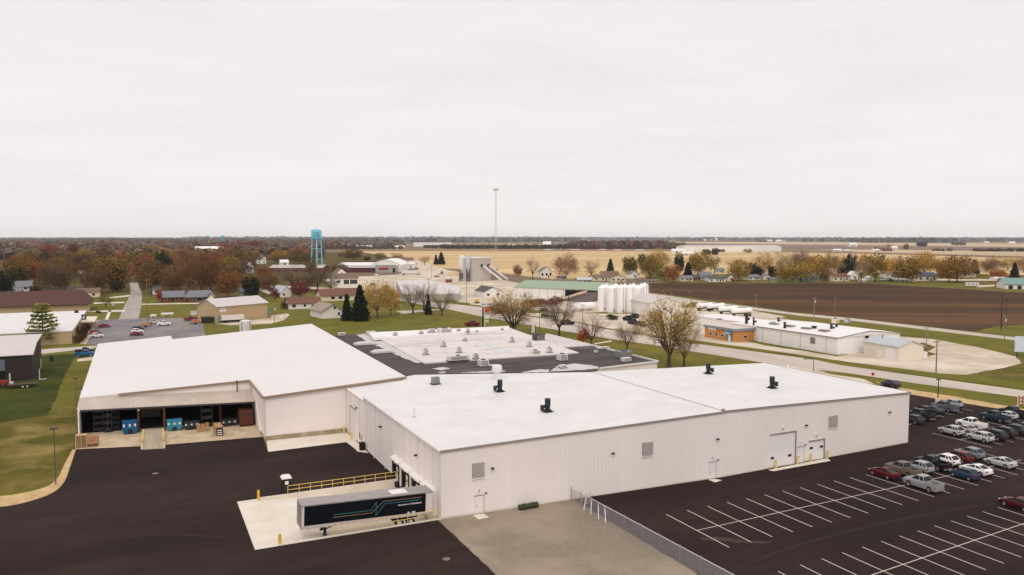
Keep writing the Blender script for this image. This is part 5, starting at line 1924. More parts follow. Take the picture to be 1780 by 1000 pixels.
# ---- water towers
def water_tower(px, py, top, label, wpx, face=True):
    p = G(px, py)
    H_ = HT(px, py, top)
    s = MPP(px, py)
    t = thing('water_tower', label, 'water tower', tuple(p), 0)
    M_t = colmat('tower_turquoise', (122, 206, 224), .5, .96, .1)
    rt = wpx * s / 2
    z0 = H_ * .785
    a = MB()
    a.lathe(0, 0, [(rt * .35, z0 - rt * .4), (rt * .8, z0 - rt * .25), (rt, z0), (rt, z0 + H_ * .155), (rt * .95, H_ * .965), (rt * .5, H_ * .985), (.4, H_)], 28)
    a.build('tank', M_t, t, smooth=True)
    a = MB()
    a.lathe(0, 0, [(rt * 1.1, z0 + .1), (rt * 1.1, z0 + .5)], 28)
    for k in range(20):
        an = 2 * math.pi * k / 20
        a.tube((math.cos(an) * rt * 1.08, math.sin(an) * rt * 1.08, z0 + .5), (math.cos(an) * rt * 1.08, math.sin(an) * rt * 1.08, z0 + 1.5), .05, n=4)
    a.build('balcony', M_t, t)
    for k in range(6):
        an = 2 * math.pi * (k + .3) / 6
        ca, sa = math.cos(an), math.sin(an)
        a = MB()
        a.tube((ca * rt * 1.25, sa * rt * 1.25, 0), (ca * rt * .97, sa * rt * .97, z0 + .3), .48, .42, n=8)
        a.build('leg', M_t, t)
    a = MB()
    for zz in (z0 * .36, z0 * .68):
        k_ = 1.25 - .28 * zz / z0
        for k in range(6):
            a1, a2 = 2 * math.pi * (k + .3) / 6, 2 * math.pi * (k + 1.3) / 6
            a.tube((math.cos(a1) * rt * k_, math.sin(a1) * rt * k_, zz), (math.cos(a2) * rt * k_, math.sin(a2) * rt * k_, zz), .16, n=5)
    a.build('brace_ring', M_t, t)
    a = MB()
    a.tube((0, 0, 0), (0, 0, z0), .8, n=12)
    a.build('riser', M_t, t)
    if face:
        # a round smiling mark on the side of the tank
        d = Vector((-p.x, -p.y, 0)).normalized()
        an0 = math.atan2(d.y, d.x) + .17
        zc = z0 + H_ * .09
        R_ = H_ * .06
        def pt(u, v, off=.06):
            an = an0 - u / rt
            return (math.cos(an) * (rt + off), math.sin(an) * (rt + off), zc + v)
        a = MB()
        for k in range(10):
            t1, t2 = math.pi * (1.08 + .84 * k / 10), math.pi * (1.08 + .84 * (k + 1) / 10)
            a.tube(pt(math.cos(t1) * R_, math.sin(t1) * R_), pt(math.cos(t2) * R_, math.sin(t2) * R_), .28, n=5)
        a.tube(pt(-R_ * .8, R_ * .55), pt(-R_ * .3, R_ * .62), .22, n=5)
        a.tube(pt(R_ * .3, R_ * .62), pt(R_ * .8, R_ * .55), .22, n=5)
        a.tube(pt(-.3, 0, 0), pt(.3, .1, .3), .8, n=8)
        a.build('emblem', colmat('emblem_dark', (52, 98, 116), .6), t)
    return t


water_tower(551, 472, 397.5, 'tall turquoise water tower with a dark smile emblem on its tank', 17.5)
water_tower(386.5, 431, 409, 'small distant turquoise water tower beyond the left woods', 6, False)
# ---- radio mast
p = G(862, 462)
H_ = HT(862, 462, 328)
t = thing('radio_mast', 'thin grey lattice radio mast rising above the horizon', 'radio mast', tuple(p))
dx = (G(866, 462) - p).normalized()
M_mast = colmat('mast_grey', (196, 190, 188), .5)
a = MB()
n = 34
top_off = dx * 2.0
for k in range(n):
    z0, z1 = H_ * k / n, H_ * (k + 1) / n
    r0, r1 = 2.0 - 1.5 * k / n, 2.0 - 1.5 * (k + 1) / n
    for j in range(3):
        A1, A2 = 2 * math.pi * j / 3, 2 * math.pi * (j + 1) / 3
        a.tube((math.cos(A1) * r0, math.sin(A1) * r0, z0), (math.cos(A1) * r1, math.sin(A1) * r1, z1), .12, n=4, caps=False)
        a.tube((math.cos(A1) * r0, math.sin(A1) * r0, z0), (math.cos(A2) * r1, math.sin(A2) * r1, z1), .06, n=4, caps=False)
a.build('lattice', M_mast, t)
a = MB()
for j in range(3):
    A1 = 2 * math.pi * j / 3
    a.tube((math.cos(A1) * .4, math.sin(A1) * .4, H_ - 1.4), (math.cos(A1) * 2.3, math.sin(A1) * 2.3, H_ - 1.4), .1, n=5)
    for k in (-1, 0, 1):
        a.bx(math.cos(A1) * 2.3 + k * .9 - .2, math.cos(A1) * 2.3 + k * .9 + .2, math.sin(A1) * 2.3 - .2, math.sin(A1) * 2.3 + .2, H_ - 3, H_ + .4)
a.build('antenna', M_mast, t)
# ---- concrete plant
t = thing('concrete_plant', 'grey concrete mixing plant building with a pale flat top by the golden field', 'plant building', (0, 0, 0))
p0, p1 = G(822, 490), G(853.5, 488)
h_ = HT(830, 489.5, 449.5)
u = p1 - p0
t.location = p0
t.rotation_euler = (0, 0, math.atan2(u.y, u.x))
W_ = u.length
a = MB()
a.bx(0, W_, 0, 14, 0, h_)
a.build('wall', W_concrete, t)
a = MB()
a.bx(-.4, W_ + .4, -.4, 14.4, h_, h_ + .7)
a.build('roof', R_white, t)
a = MB()
a.bx(W_ + .1, W_ + 13, 4, 16, 0, h_ * .5)
a.build('side_shed', colmat('shed_concrete_dark', (150, 140, 134), .8), t)
a = MB()
a.bx(W_ - .5, W_ + 13.5, 3.5, 16.5, h_ * .5, h_ * .5 + .4)
a.build('side_shed_roof', R_pale, t)
for k in range(2):
    a = MB()
    x0 = W_ * (.48 + .36 * k)
    beam(a, (x0, -1.2, h_ * .68), (x0 + W_ * .72, -7, .8), 1.2, 1.3)
    a.build('conveyor', M_wtrim, t)
    a = MB()
    a.bx(x0 - 1.2, x0 + .4, -1.6, 0, h_ * .64, h_ * .74)
    a.build('conveyor_head', M_dgrey, t)
for (q, top, wpx, lb_) in (((803, 489), 444, 11, 'white cement silo standing leftmost at the concrete plant'), ((813.5, 490), 441.5, 7, 'slim pale blue grey silo between the white silo and plant building')):
    p = G(*q)
    H_ = HT(*q, top)
    r = wpx * MPP(*q) / 2
    s_ = thing('cement_silo', lb_, 'silo', tuple(p))
    a = MB()
    a.lathe(0, 0, [(r * .4, H_ * .36), (r, H_ * .5), (r, H_ * .96), (r * .6, H_)], 18)
    a.build('shell', W_white if wpx > 8 else colmat('silo_blue_grey', (196, 204, 212), .6), s_, smooth=True)
    for an in (45, 135, 225, 315):
        a = MB()
        a.tube((math.cos(R(an)) * r * .9, math.sin(R(an)) * r * .9, 0), (math.cos(R(an)) * r * .9, math.sin(R(an)) * r * .9, H_ * .55), .25, n=6)
        a.build('leg', M_dgrey, s_)
    a = MB()
    a.bx(-r * .7, r * .7, -r * .7, r * .7, H_ * .12, H_ * .3)
    a.build('hopper_gear', colmat('plant_gear', (110, 100, 90), .8), s_)
    a = MB()
    for k in range(12):
        A1, A2 = 2 * math.pi * k / 12, 2 * math.pi * (k + 1) / 12
        a.tube((math.cos(A1) * r, math.sin(A1) * r, H_ + 1.0), (math.cos(A2) * r, math.sin(A2) * r, H_ + 1.0), .07, n=4)
        a.tube((math.cos(A1) * r, math.sin(A1) * r, H_ * .96), (math.cos(A1) * r, math.sin(A1) * r, H_ + 1.0), .06, n=4)
    a.build('guard_rail', M_yelw, s_)
(l, w_) = at(857, 517, 50)
house('scale_office', 'small white office with a dark grey roof in front of the green roofed shed', 'office', l, w_ * .62, 14, 3.4, 2.4, 0, W_white, R_dkgrey, [('f', -3, 1, 1.6, 1.2), ('f', 3, 1, 1.6, 1.2)], [], ridge='y')
# ---- green roofed shed with an open bay
g0, g1 = G(893, 516), G(1046, 523)
u = g1 - g0
W_ = u.length
hw = HT(893, 516, 499)
hr = HT(884, 506, 483.5) - hw
yaw = math.atan2(u.y, u.x)
D_ = 30
mid = (g0 + g1) / 2
t = house('green_roof_shed', 'very long pale shed with a sage green metal roof', 'shed', tuple(mid), W_, D_, hw, max(hr, 3.2), yaw, W_white, R_green, [], [('f', -W_ * .36, 1.2, 2.4, W_grey)], over=.5)
a = MB()
for k in range(7):
    a.bx(-W_ * .5 + k * W_ * .09 + 2, -W_ * .5 + k * W_ * .09 + 2.2, -.06, 0, 0, hw - .2)
a.build('wall_seam', W_grey, t)
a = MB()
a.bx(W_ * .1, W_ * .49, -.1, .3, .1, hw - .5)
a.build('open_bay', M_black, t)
a = MB()
a.extr([(W_ * .14, -14, 0), (W_ * .49, -14, 0), (W_ * .49, -.15, 0), (W_ * .12, -.15, 0)], (0, 0, .1))
a.loft([[(W_ * .14, -13, .1), (W_ * .49, -14, .1), (W_ * .5, -.2, .1), (W_ * .12, -.2, .1)], [(W_ * .26, -3.2, hw * .72), (W_ * .44, -3.2, hw * .8), (W_ * .46, -.25, hw * .8), (W_ * .24, -.25, hw * .76)]])
pl = a.build('material_pile', colmat('grey_pile', (104, 92, 88), .95, .85, .2), None)
pl.parent = None
pl.location = mid
pl.rotation_euler = (0, 0, yaw)
tag(pl, 'dark grey material heap spilling from the open bay of the green roofed shed', 'heap')
a = MB()
a.loft([[(W_ * .25, -6.6, hw * .42), (W_ * .36, -6.8, hw * .42), (W_ * .37, -3.1, hw * .74), (W_ * .29, -3.1, hw * .74)], [(W_ * .26, -6.2, hw * .56), (W_ * .35, -6.2, hw * .56), (W_ * .37, -3.2, hw * .86), (W_ * .3, -3.2, hw * .86)]])
pl = a.build('ore_heap', colmat('orange_heap', (146, 88, 62), .95, .85, .2))
pl.location = mid
pl.rotation_euler = (0, 0, yaw)
tag(pl, 'rusty orange heap lying on the dark heap in the open bay', 'heap')
cv = thing('loading_conveyor', 'slanted pale conveyor reaching up over the dark heap', 'conveyor', tuple(mid), yaw)
a = MB()
beam(a, (W_ * .17, -16, .8), (W_ * .4, -7, hw * .95), 1.0, .9)
a.build('boom', colmat('conveyor_cream', (222, 196, 176), .6), cv)
a = MB()
a.tube((W_ * .26, -13.2, 0), (W_ * .26, -13.2, 3.2), .2, n=6)
a.tube((W_ * .26, -11.6, 0), (W_ * .26, -11.6, 3.2), .2, n=6)
a.build('support', M_dgrey, cv)
# ---- white tank farm
s_ = MPP(1085, 541)
r_ = 8.0 * s_
tt = [(1047, 540, 495), (1063, 543, 496), (1079, 543.5, 495), (1095, 543, 494.5), (1109, 541, 496), (1054, 530, 493.5), (1070, 531, 493), (1086, 531, 493.5), (1101, 530, 493), (1114, 531, 493.5), (1120, 523, 491.5)]
nm = ['front row, leftmost', 'front row, second from the left', 'front row, third from the left', 'front row, fourth from the left', 'front row, rightmost', 'back row, leftmost', 'back row, second from the left', 'back row, third from the left', 'back row, fourth from the left', 'back row, fifth from the left', 'far right corner, tallest and farthest back']
M_silo = colmat('silo_white', (248, 244, 241), .55, .98, .4)
for (x, y, tp_), n_ in zip(tt, nm):
    p = G(x, y)
    H_ = HT(x, y, tp_ + 1)
    t = thing('storage_silo', 'white storage silo of the cluster, ' + n_, 'silo', tuple(p), 0, 'white silo cluster')
    a = MB()
    a.lathe(0, 0, [(r_, 0), (r_, H_ - 1.0), (r_ * .5, H_ - .25), (r_ * .1, H_)], 24)
    a.build('shell', M_silo, t, smooth=True)
    a = MB()
    a.tube((0, -r_ - .15, .2), (0, -r_ - .15, H_ - .8), .1, n=6)
    a.bx(-.5, .5, -r_ - .06, -r_ + .3, .3, 1.6)
    a.build('pipe', W_grey, t)
    a = MB()
    a.lathe(0, 0, [(.5, H_ - .05), (.5, H_ + .4), (.2, H_ + .5)], 8)
    a.build('vent_cap', M_silo, t)
(l, w_) = at(1012, 541, 52)
t = thing('horizontal_tank', 'long white horizontal tank left of the white silo cluster', 'tank', l, R(4))
a = MB()
rr = 1.7
a.loft([[(x, math.cos(2 * math.pi * j / 16) * q, 2.3 + math.sin(2 * math.pi * j / 16) * q) for j in range(16)] for x, q in ((-w_ / 2, .3), (-w_ / 2 + .4, rr * .8), (-w_ / 2 + 1.1, rr), (w_ / 2 - 1.1, rr), (w_ / 2 - .4, rr * .8), (w_ / 2, .3))])
a.build('vessel', M_silo, t, smooth=True)
for x in (-w_ * .33, 0, w_ * .33):
    a = MB()
    a.bx(x - .3, x + .3, -1.3, 1.3, 0, 1.2)
    a.build('saddle', W_concrete, t)
# white gabled store behind the big tree
(l, w_) = at(1160, 556, 70)
house('gabled_store', 'white gabled store behind the big yellow tree', 'store', (l[0] + 6, l[1] + 10, 0), w_ * .8, 24, 6.0, 2.4, R(-12), W_white, R_pale, [('f', 0, 3, 1.2, 1.0)], [('f', -w_ * .2, 3, 3.4, W_grey)], ridge='y')
# ---- long white works with brick office along the highway
t = thing('white_works', 'long low white factory with grey trim along the highway', 'factory', (0, 0, 0))
c1 = G(1455, 617.5)
hN = HT(1455, 617.5, 587)
x0 = c1.x
yN = c1.y
pF = G(1298, 596)
pG = G(1215, 580)
xr_ = G(1557, 607).x
M_ww = colmat('works_white', (242, 237, 235), .55, .97, .3)
a = MB()
ym = 196.0
a.bx(x0, xr_, yN, ym, 0, hN)
a.bx(x0 + .6, xr_ - 4, ym + .01, pF.y + 14, 0, hN - .5)
a.bx(x0 + 8, xr_ - 6, pF.y + 14.02, pG.y + 16, 0, hN - .8)
for y in (yN + 4, yN + 14, yN + 22, yN + 30):
    a.bx(x0 - .04, x0, y, y + .12, 0, hN - .3, 1)
a.build('wall', [M_ww, M_gtrim], t)
a = MB()
rr_ = 1.4
a.extr([(x0 - .3, yN - .3, hN), (xr_ + .3, yN - .3, hN), ((x0 + xr_) / 2, yN - .3, hN + rr_)], (0, ym - yN + .6, 0))
a.bx(x0 + .3, xr_ - 3.7, ym + .32, pF.y + 14, hN - .5, hN - .2)
a.bx(x0 + 7.7, xr_ - 5.7, pF.y + 14.05, pG.y + 16.3, hN - .8, hN - .55)
a.build('roof', R_white, t)
a = MB()
beam(a, (x0 - .32, yN - .3, hN - .1), (x0 - .32, ym, hN - .1), .1, .3)
beam(a, (x0 - .32, yN - .34, hN - .1), ((x0 + xr_) / 2, yN - .34, hN + rr_ - .1), .1, .25)
beam(a, ((x0 + xr_) / 2, yN - .34, hN + rr_ - .1), (xr_ + .3, yN - .34, hN - .1), .1, .25)
a.build('roof_trim', M_gtrim, t)
p = onX(1413, 592, x0)
a = MB()
a.bx(x0 - .2, x0, p.y - .9, p.y + .9, p.z - .9, p.z + .9)
a.tube((x0 - .24, p.y, p.z), (x0 - .2, p.y, p.z), .7, n=12)
a.build('wall_fan', M_louvd, t)
p = onY(1507, 583, yN)
a = MB()
a.bx(p.x - .8, p.x + .8, yN - .06, yN, p.z - .9, p.z + .8)
a.build('window', M_glass, t)
for k in range(4):
    q = G(1455 + k * 17, 587 - 3, hN)
    a = MB()
    a.bx((x0 + xr_) / 2 - 9 + k * .1, (x0 + xr_) / 2 - 7, yN + 8 + k * 7, yN + 11 + k * 7, hN + .3, hN + 1.0)
    a.build('skylight', M_louvd, t)
# brick office
t = thing('brick_office', 'orange brick office with a blue awning and grey roof edge', 'office', (0, 0, 0))
b0, b1 = G(1227, 586), G(1298, 595)
bc = G(1278, 595)
hb = HT(1278, 595, 572)
xf = bc.x - .5
y0, y1 = bc.y, b0.y
a = MB()
a.bx(xf, xf + 9, y0, y1, 0, hb - .7)
a.build('wall', W_obrick, t)
a = MB()
a.bx(xf - .5, xf + 9.4, y0 - .5, y1 + .3, hb - .7, hb)
a.build('fascia', colmat('fascia_blue_grey', (136, 146, 160), .6), t)
a = MB()
a.bx(xf - .2, xf + 9.2, y0 - .2, y1 + .1, hb, hb + .1)
a.build('roof', colmat('flat_roof_pale', (214, 198, 186), .8), t)
Lb = y1 - y0
for f in (.38, .58, .78):
    a = MB()
    yy = y0 + Lb * f
    a.bx(xf - .1, xf, yy - .7, yy + .7, 1.1, 2.1)
    wo = a.build('window', M_wtrim, t)
    a = MB()
    a.bx(xf - .12, xf - .1, yy - .6, yy + .6, 1.2, 2.0)
    a.build('pane', M_glass, wo)
a = MB()
a.bx(xf + 4, xf + 5.4, y0 - .1, y0, 1.1, 2.1)
wo = a.build('window', M_wtrim, t)
a = MB()
a.bx(xf + 4.1, xf + 5.3, y0 - .12, y0 - .1, 1.2, 2.0)
a.build('pane', M_glass, wo)
yy = y0 + 2.2
a = MB()
a.bx(xf - .12, xf, yy - .6, yy + .6, 0, 2.3)
a.build('door', M_door, t)
a = MB()
a.bx(xf - .05, xf, yy - 1.2, yy + 1.2, 0, hb - .8)
a.build('door_surround', colmat('surround_blue', (92, 122, 146), .6), t)
a = MB()
a.extr([(xf - 1.4, yy - 1.2, 2.5), (xf, yy - 1.2, 3.2), (xf, yy - 1.2, 3.3), (xf - 1.4, yy - 1.2, 2.6)], (0, 2.4, 0))
a.build('awning', colmat('awning_blue', (120, 172, 200), .6), t)
a = MB()
yy = y0 + Lb * .74
a.bx(xf - .1, xf - .0, yy - 1.9, yy + 1.9, hb - 1.5, hb - .75)
a.build('name_sign', M_signw, t)
# roof gear on the works
for (q, z, s, lb_) in (((1297.5, 563), hN - .2, (.5, 3.0), 'tall black stack beside the brick office roof'), ((1310, 566), hN - .2, (.3, 2.4), 'thin black flue right of the tall black stack'), ((1353, 565), hN - .2, (.4, 2.2), 'dark flue in the middle of the works roof'),
                       ((1364, 572), hN, (.4, 1.9), 'short dark flue near the front edge of the works roof'), ((1415, 575), hN, (.7, 1.2), 'squat dark vent on the near works roof'), ((1445, 575), hN + .4, (.4, 1.8), 'grey flue near the right gable of the works roof'),
                       ((1454, 573), hN + .5, (.4, 1.4), 'short grey flue beside the near gable of the works roof')):
    p = G(*q, z)
    t = thing('roof_stack', lb_, 'stack', (p.x, p.y, z - .1))
    a = MB()
    a.lathe(0, 0, [(s[0], 0), (s[0], s[1] * .6), (s[0] * .9, s[1])], 10)
    a.build('pipe', M_blackm, t, smooth=True)
    a = MB()
    a.lathe(0, 0, [(s[0] * 1.5, s[1] + .1), (s[0] * 1.2, s[1] + .35), (.05, s[1] + .5)], 10)
    a.bx(s[0], s[0] + .7, -.3, .3, s[1] * .45, s[1] * .7)
    a.build('cowl', M_blackm, t)
for (q, z, s, lb_) in (((1381, 563), hN - .2, (3, 2.4, 1.2), 'large white duct box at the back of the works roof'), ((1394, 562), hN - .2, (3, 1.6, .7), 'low white duct joined to the large duct box'), ((1452, 563), hN + 1.0, (2.0, 2.0, 2.0), 'cream square cooling tower on the works roof'),
                       ((1473, 562), hN + .6, (1.8, 1.8, 1.8), 'pale blue tank box behind the works roof ridge'), ((1344, 562), hN - .2, (1.4, 1.2, .8), 'small vent box on the middle of the works roof'), ((1250, 556), hN - .5, (1.6, 1.4, .8), 'small brown vent on the far part of the works roof')):
    p = G(*q, z)
    roof_unit(q[0], q[1], *s, lb_, 'roof unit', z=z, m__=W_cream if 'cream' in lb_ else (R_lblue if 'blue' in lb_ else None))
# beige shed by the gravel lot
s0, s1, s2 = G(1501, 617), G(1562, 628.5), G(1600, 621)
u = s1 - s0
hw = HT(1562, 628, 602)
t = house('beige_garage', 'beige metal garage with a steel blue roof beside the gravel lot', 'garage', tuple((s0 + s1) / 2), u.length, abs((s2 - s1).x * u.y - (s2 - s1).y * u.x) / u.length * .72, hw * .96, 1.5, math.atan2(u.y, u.x), colmat('beige_metal', (226, 216, 200), .6, .96), R_lblue, [], [('f', u.length * .26, 3.4, 3.4, M_door), ('f', -u.length * .03, 1, 2.2, M_door), ('f', -u.length * .24, .9, 2.1, W_cream)], over=.35)
a = MB()
a.tube((-u.length * .2, 3, hw), (-u.length * .2, 3, hw + 2.2), .09, n=6)
a.build('flue', M_dgrey, t)
p = G(1604, 623)
a = MB()
a.bx(p.x - .8, p.x + .8, p.y - .8, p.y + .8, 0, 1.7)
a.bx(p.x - .9, p.x + .9, p.y - .9, p.y + .9, 1.7, 1.85)
tag(a.build('propane_cabinet', M_signw), 'white cabinet at the right end of the beige garage', 'cabinet')
# tanker trailers parked by the works
for i, (q, lb_) in enumerate((((1226, 540), 'white tanker trailer farthest left in the row by the ploughed field'), ((1244, 541), 'white tanker trailer in the middle of the row by the ploughed field'), ((1266, 546), 'white tanker trailer third along the row, with dark running gear'), ((1289, 550), 'white tanker trailer nearest the back road pole'))):
    p = G(*q)
    t = thing('tanker_trailer', lb_, 'tanker trailer', (p.x, p.y, 0), R(8 - i * 3), 'white tanker trailers by the field')
    a = MB()
    L_ = 10.5
    a.loft([[(x, math.cos(2 * math.pi * j / 16) * q_ * 1.1, 2.5 + math.sin(2 * math.pi * j / 16) * q_) for j in range(16)] for x, q_ in ((-L_ / 2, .3), (-L_ / 2 + .2, .95), (-L_ / 2 + .7, 1.15), (L_ / 2 - .7, 1.15), (L_ / 2 - .2, .95), (L_ / 2, .3))])
    a.build('tank', M_silo, t, smooth=True)
    a = MB()
    a.bx(-L_ / 2 + .3, L_ / 2 - .2, -.5, .5, 1.0, 1.35)
    a.bx(-L_ / 2 + 1, -L_ / 2 + 1.2, -.9, .9, .1, 1.1)
    a.build('chassis', M_blackm, t)
    for x in (L_ / 2 - 2.6, L_ / 2 - 1.4):
        for y in (-1.2, .8):
            a = MB()
            a.tube((x, y, .5), (x, y + .4, .5), .5, n=12)
            a.build('wheel', M_black, t)
    a = MB()
    a.bx(-2.5, 2.5, -.3, .3, 3.62, 3.75)
    a.build('walkway', M_dgrey, t)
# right side teal roofed long building, camper, white store at the edge
p = G(1732, 503)
(l, w_) = at(1765, 503.5, 80)
t = house('teal_barn', 'long stable with a teal roof and a row of dark doors at the right edge', 'barn', (l[0] + 10, l[1] - 4, 0), w_ * 1.0, 16, 3.6, 3.4, R(-38), W_white, R_teal, [], [('f', -w_ * .4 + k * 5.2, 2.6, 2.5, M_blackm) for k in range(6)], over=.8)
p = G(1775, 623)
t = thing('highway_billboard', 'white panelled store wall cut by the right edge of the gravel lot', 'billboard', (p.x + 2.5, p.y, 0), R(-40))
a = MB()
a.bx(-3, 5, 0, .4, 1.6, 6)
a.build('panel', colmat('panel_blue_white', (214, 222, 234), .6, .97), t)
for x in (-2.4, 4):
    a = MB()
    a.tube((x, .2, 0), (x, .2, 1.7), .18, n=8)
    a.build('leg', M_dgrey, t)
# distant farm buildings
for i, (q, wpx, hpx, wl, rf, lb_) in enumerate((
        ((1275, 438), 176, 11, W_white, R_pale, 'very long low pale warehouse beyond the golden field'),
        ((752, 429), 66, 7, W_white, R_pale, 'long pale warehouse far behind the concrete plant'), ((626, 432), 42, 5, W_cream, R_pale, 'pale shed row far behind the arched hall'),
        ((691, 432), 22, 5, W_white, R_white, 'white sheds on the far edge of the golden field, left part'), ((951, 430), 14, 10, W_white, R_white, 'white farm tower house beyond the golden field'),
        ((963, 431), 10, 6, W_white, R_grey, 'white farm shed right of the white farm house'), ((847, 419.5), 8, 4, W_white, R_white, 'white barn on the horizon left of the mast'),
        ((870, 419.5), 7, 5, W_white, R_white, 'white barn on the horizon right of the mast'), ((1231, 419), 12, 3, W_white, R_white, 'tiny white farm on the horizon above the long warehouse, left'),
        ((1244, 419), 6, 5, W_white, R_white, 'tiny white tower barn on the horizon above the long warehouse'), ((1339, 420), 8, 3, W_white, R_white, 'tiny white barn on the horizon, first of three'),
        ((1354, 421), 8, 4, W_white, R_white, 'tiny white barn on the horizon, middle of three'), ((1362, 421), 6, 4, W_white, R_grey, 'tiny white barn on the horizon, last of three'),
        ((1484, 429), 13, 7, W_white, R_white, 'white domed farm store in the dark far field'), ((1457, 437), 14, 4, W_white, R_white, 'low white shed on the far field road, left of two'),
        ((1473, 437), 8, 3, W_white, R_white, 'low white shed on the far field road, right of two'), ((1524, 437), 12, 4, W_white, R_white, 'low white shed near the red barn'),
        ((1545, 437), 13, 6, W_brick, R_red, 'small red barn in the far field'), ((1556, 434), 10, 6, W_white, R_white, 'white house beside the small red barn'),
        ((1600, 428), 11, 4, W_white, R_blue, 'dark roofed farm hall on the far field'), ((1716, 423), 8, 3, W_white, R_white, 'tiny white farm on the right horizon, left of two'),
        ((1761, 424), 9, 4, W_white, R_white, 'tiny white farm on the right horizon, right of two'), ((1764, 437), 10, 3, W_white, R_white, 'small white shed on the far right hedge line'),
        ((588, 417), 8, 2.5, W_white, R_white, 'tiny white barn on the left horizon right of the water tower'), ((1180, 440), 22, 7, W_white, R_white, 'white sheds at the right end of the far wood'),
        ((1196, 444), 20, 6, W_cream, R_white, 'low cream shed in front of the far wood end'), ((1318, 437.5), 14, 5, W_white, R_grey, 'white house in front of the long pale warehouse'))):
    (l, w_) = at(*q, wpx)
    s = MPP(*q)
    H_ = hpx * s
    big = w_ > 120
    house('farm_building', lb_, 'farm building', l, w_, min(w_ * .8, 60) if not big else 60, H_ * (.8 if big else .6), H_ * (.2 if big else .4), AZ - S90 if not big else R(-18), wl, rf, [('f', w_ * .2, H_ * .15, w_ * .12, H_ * .25)] if not big else [], [('f', -w_ * .15, w_ * .12 + 1, H_ * .4, M_dgrey)], over=.3)
# row of houses beyond the ploughed field
rows = [((1194, 489), 26, 9.5, W_cream, R_grey, 'x', 'cream bungalow at the left end of the house row beyond the field'), ((1213, 487), 14, 9, W_brick, R_dkgrey, 'x', 'small brick house behind the cream bungalow'),
        ((1228, 487), 24, 14, W_grey, R_grey, 'x', 'grey roofed house left of the white gabled house'), ((1247, 490), 34, 9, W_white, R_dkgrey, 'x', 'white house with a dark roof and many windows facing the field'),
        ((1270, 489), 13, 12, W_cream, R_dkgrey, 'y', 'cream gable end right of the many windowed white house'), ((1279, 490), 10, 6, W_brick, R_red, 'x', 'tiny red garden shed right of the cream gable'),
        ((1312, 487), 26, 9, W_white, R_grey, 'x', 'low white house with a grey roof under dark round trees'), ((1333, 487), 15, 10, W_cream, R_grey, 'y', 'pale pink gable house right of the dark round trees'),
        ((1346, 490), 12, 7, W_green, R_grey, 'x', 'pale green garden shed beside the pink gable'), ((1384, 490), 10, 6, W_green, R_green, 'x', 'small sage shed left of the blue house'),
        ((1407, 488), 32, 11, W_blue, R_blue, 'x', 'blue house with a dark blue roof'), ((1440, 487), 14, 8, W_cream, R_brown, 'x', 'small cream house left of the red roofed house'),
        ((1462, 489), 36, 13, W_cream, R_red, 'x', 'cream house with a red brown roof beyond the field'), ((1485, 486), 16, 14, W_white, R_white, 'y', 'tall white house right of the red roofed house'),
        ((1502, 490), 10, 5, W_white, R_white, 'x', 'little white dome roofed shed'), ((1514, 488), 12, 8, W_white, R_white, 'y', 'small white gabled shed left of the parked vans'),
        ((1550, 483), 26, 10, W_white, R_brown, 'x', 'white house with a tan roof behind parked vans'), ((1565, 489), 26, 5, W_cream, R_pale, 'x', 'long low pale fence like shed in front of olive trees'),
        ((1590, 490), 10, 8, W_cream, R_grey, 'y', 'cream gable wing of the blue roofed house'), ((1612, 489), 40, 15, W_cream, R_blue, 'x', 'large cream house with a dark blue grey roof'),
        ((1684, 482), 34, 8, W_cream, R_brown, 'x', 'cream ranch house among trees on the right'), ((1740, 487), 22, 5, W_white, R_white, 'x', 'low white shed behind the orange shrub on the right'),
        ((1253, 474), 16, 8, W_grey, R_grey, 'x', 'grey roofed house in the second row behind the dark roofed house'), ((1325, 477), 16, 7, W_white, R_grey, 'x', 'white house between two dark round trees'),
        ((1048, 488), 40, 10, W_cream, R_brown, 'x', 'tan roofed house behind the white silos'), ((1075, 490), 30, 12, W_cream, R_brown, 'y', 'beige gabled house behind the white silos'),
        ((1103, 484), 18, 13, W_white, R_grey, 'y', 'white gabled house right of the beige gable'), ((1062, 480), 34, 8, W_tan, R_brown, 'x', 'long brown roofed house beyond the green shed'),
        ((1130, 492), 40, 6, W_grey, R_brown, 'x', 'long low brown roofed shed at the edge of the ploughed field'), ((950, 483), 24, 19, W_white, R_grey, 'y', 'tall white farmhouse with a porch behind the green shed'),
        ((978, 486), 16, 6, W_grey, R_dkgrey, 'x', 'small grey shed right of the white farmhouse'), ((1017, 492), 30, 9, W_grey, R_lblue, 'x', 'blue grey roofed house just beyond the green shed roof')]
for (q, wpx, hpx, wl, rf, rg, lb_) in rows:
    (l, w_) = at(*q, wpx)
    s = MPP(*q)
    H_ = hpx * s
    hw, hr = H_ * .6, H_ * .4
    wn = [('f', u * w_, hw * .3, min(1.6, w_ * .13), hw * .42) for u in ((-.3, 0, .3) if w_ > 9 else (0,))]
    house('row_house' if w_ > 6 else 'garden_shed', lb_, 'house' if w_ > 6 else 'shed', l, w_ * .86, min(10, max(4, w_ * .7)), hw, hr, R(-random.uniform(8, 22)), wl, rf, wn, [('f', w_ * .16, .95, min(2.1, hw * .85), M_dgrey)] if w_ > 6 else [], ridge=rg, over=.45)
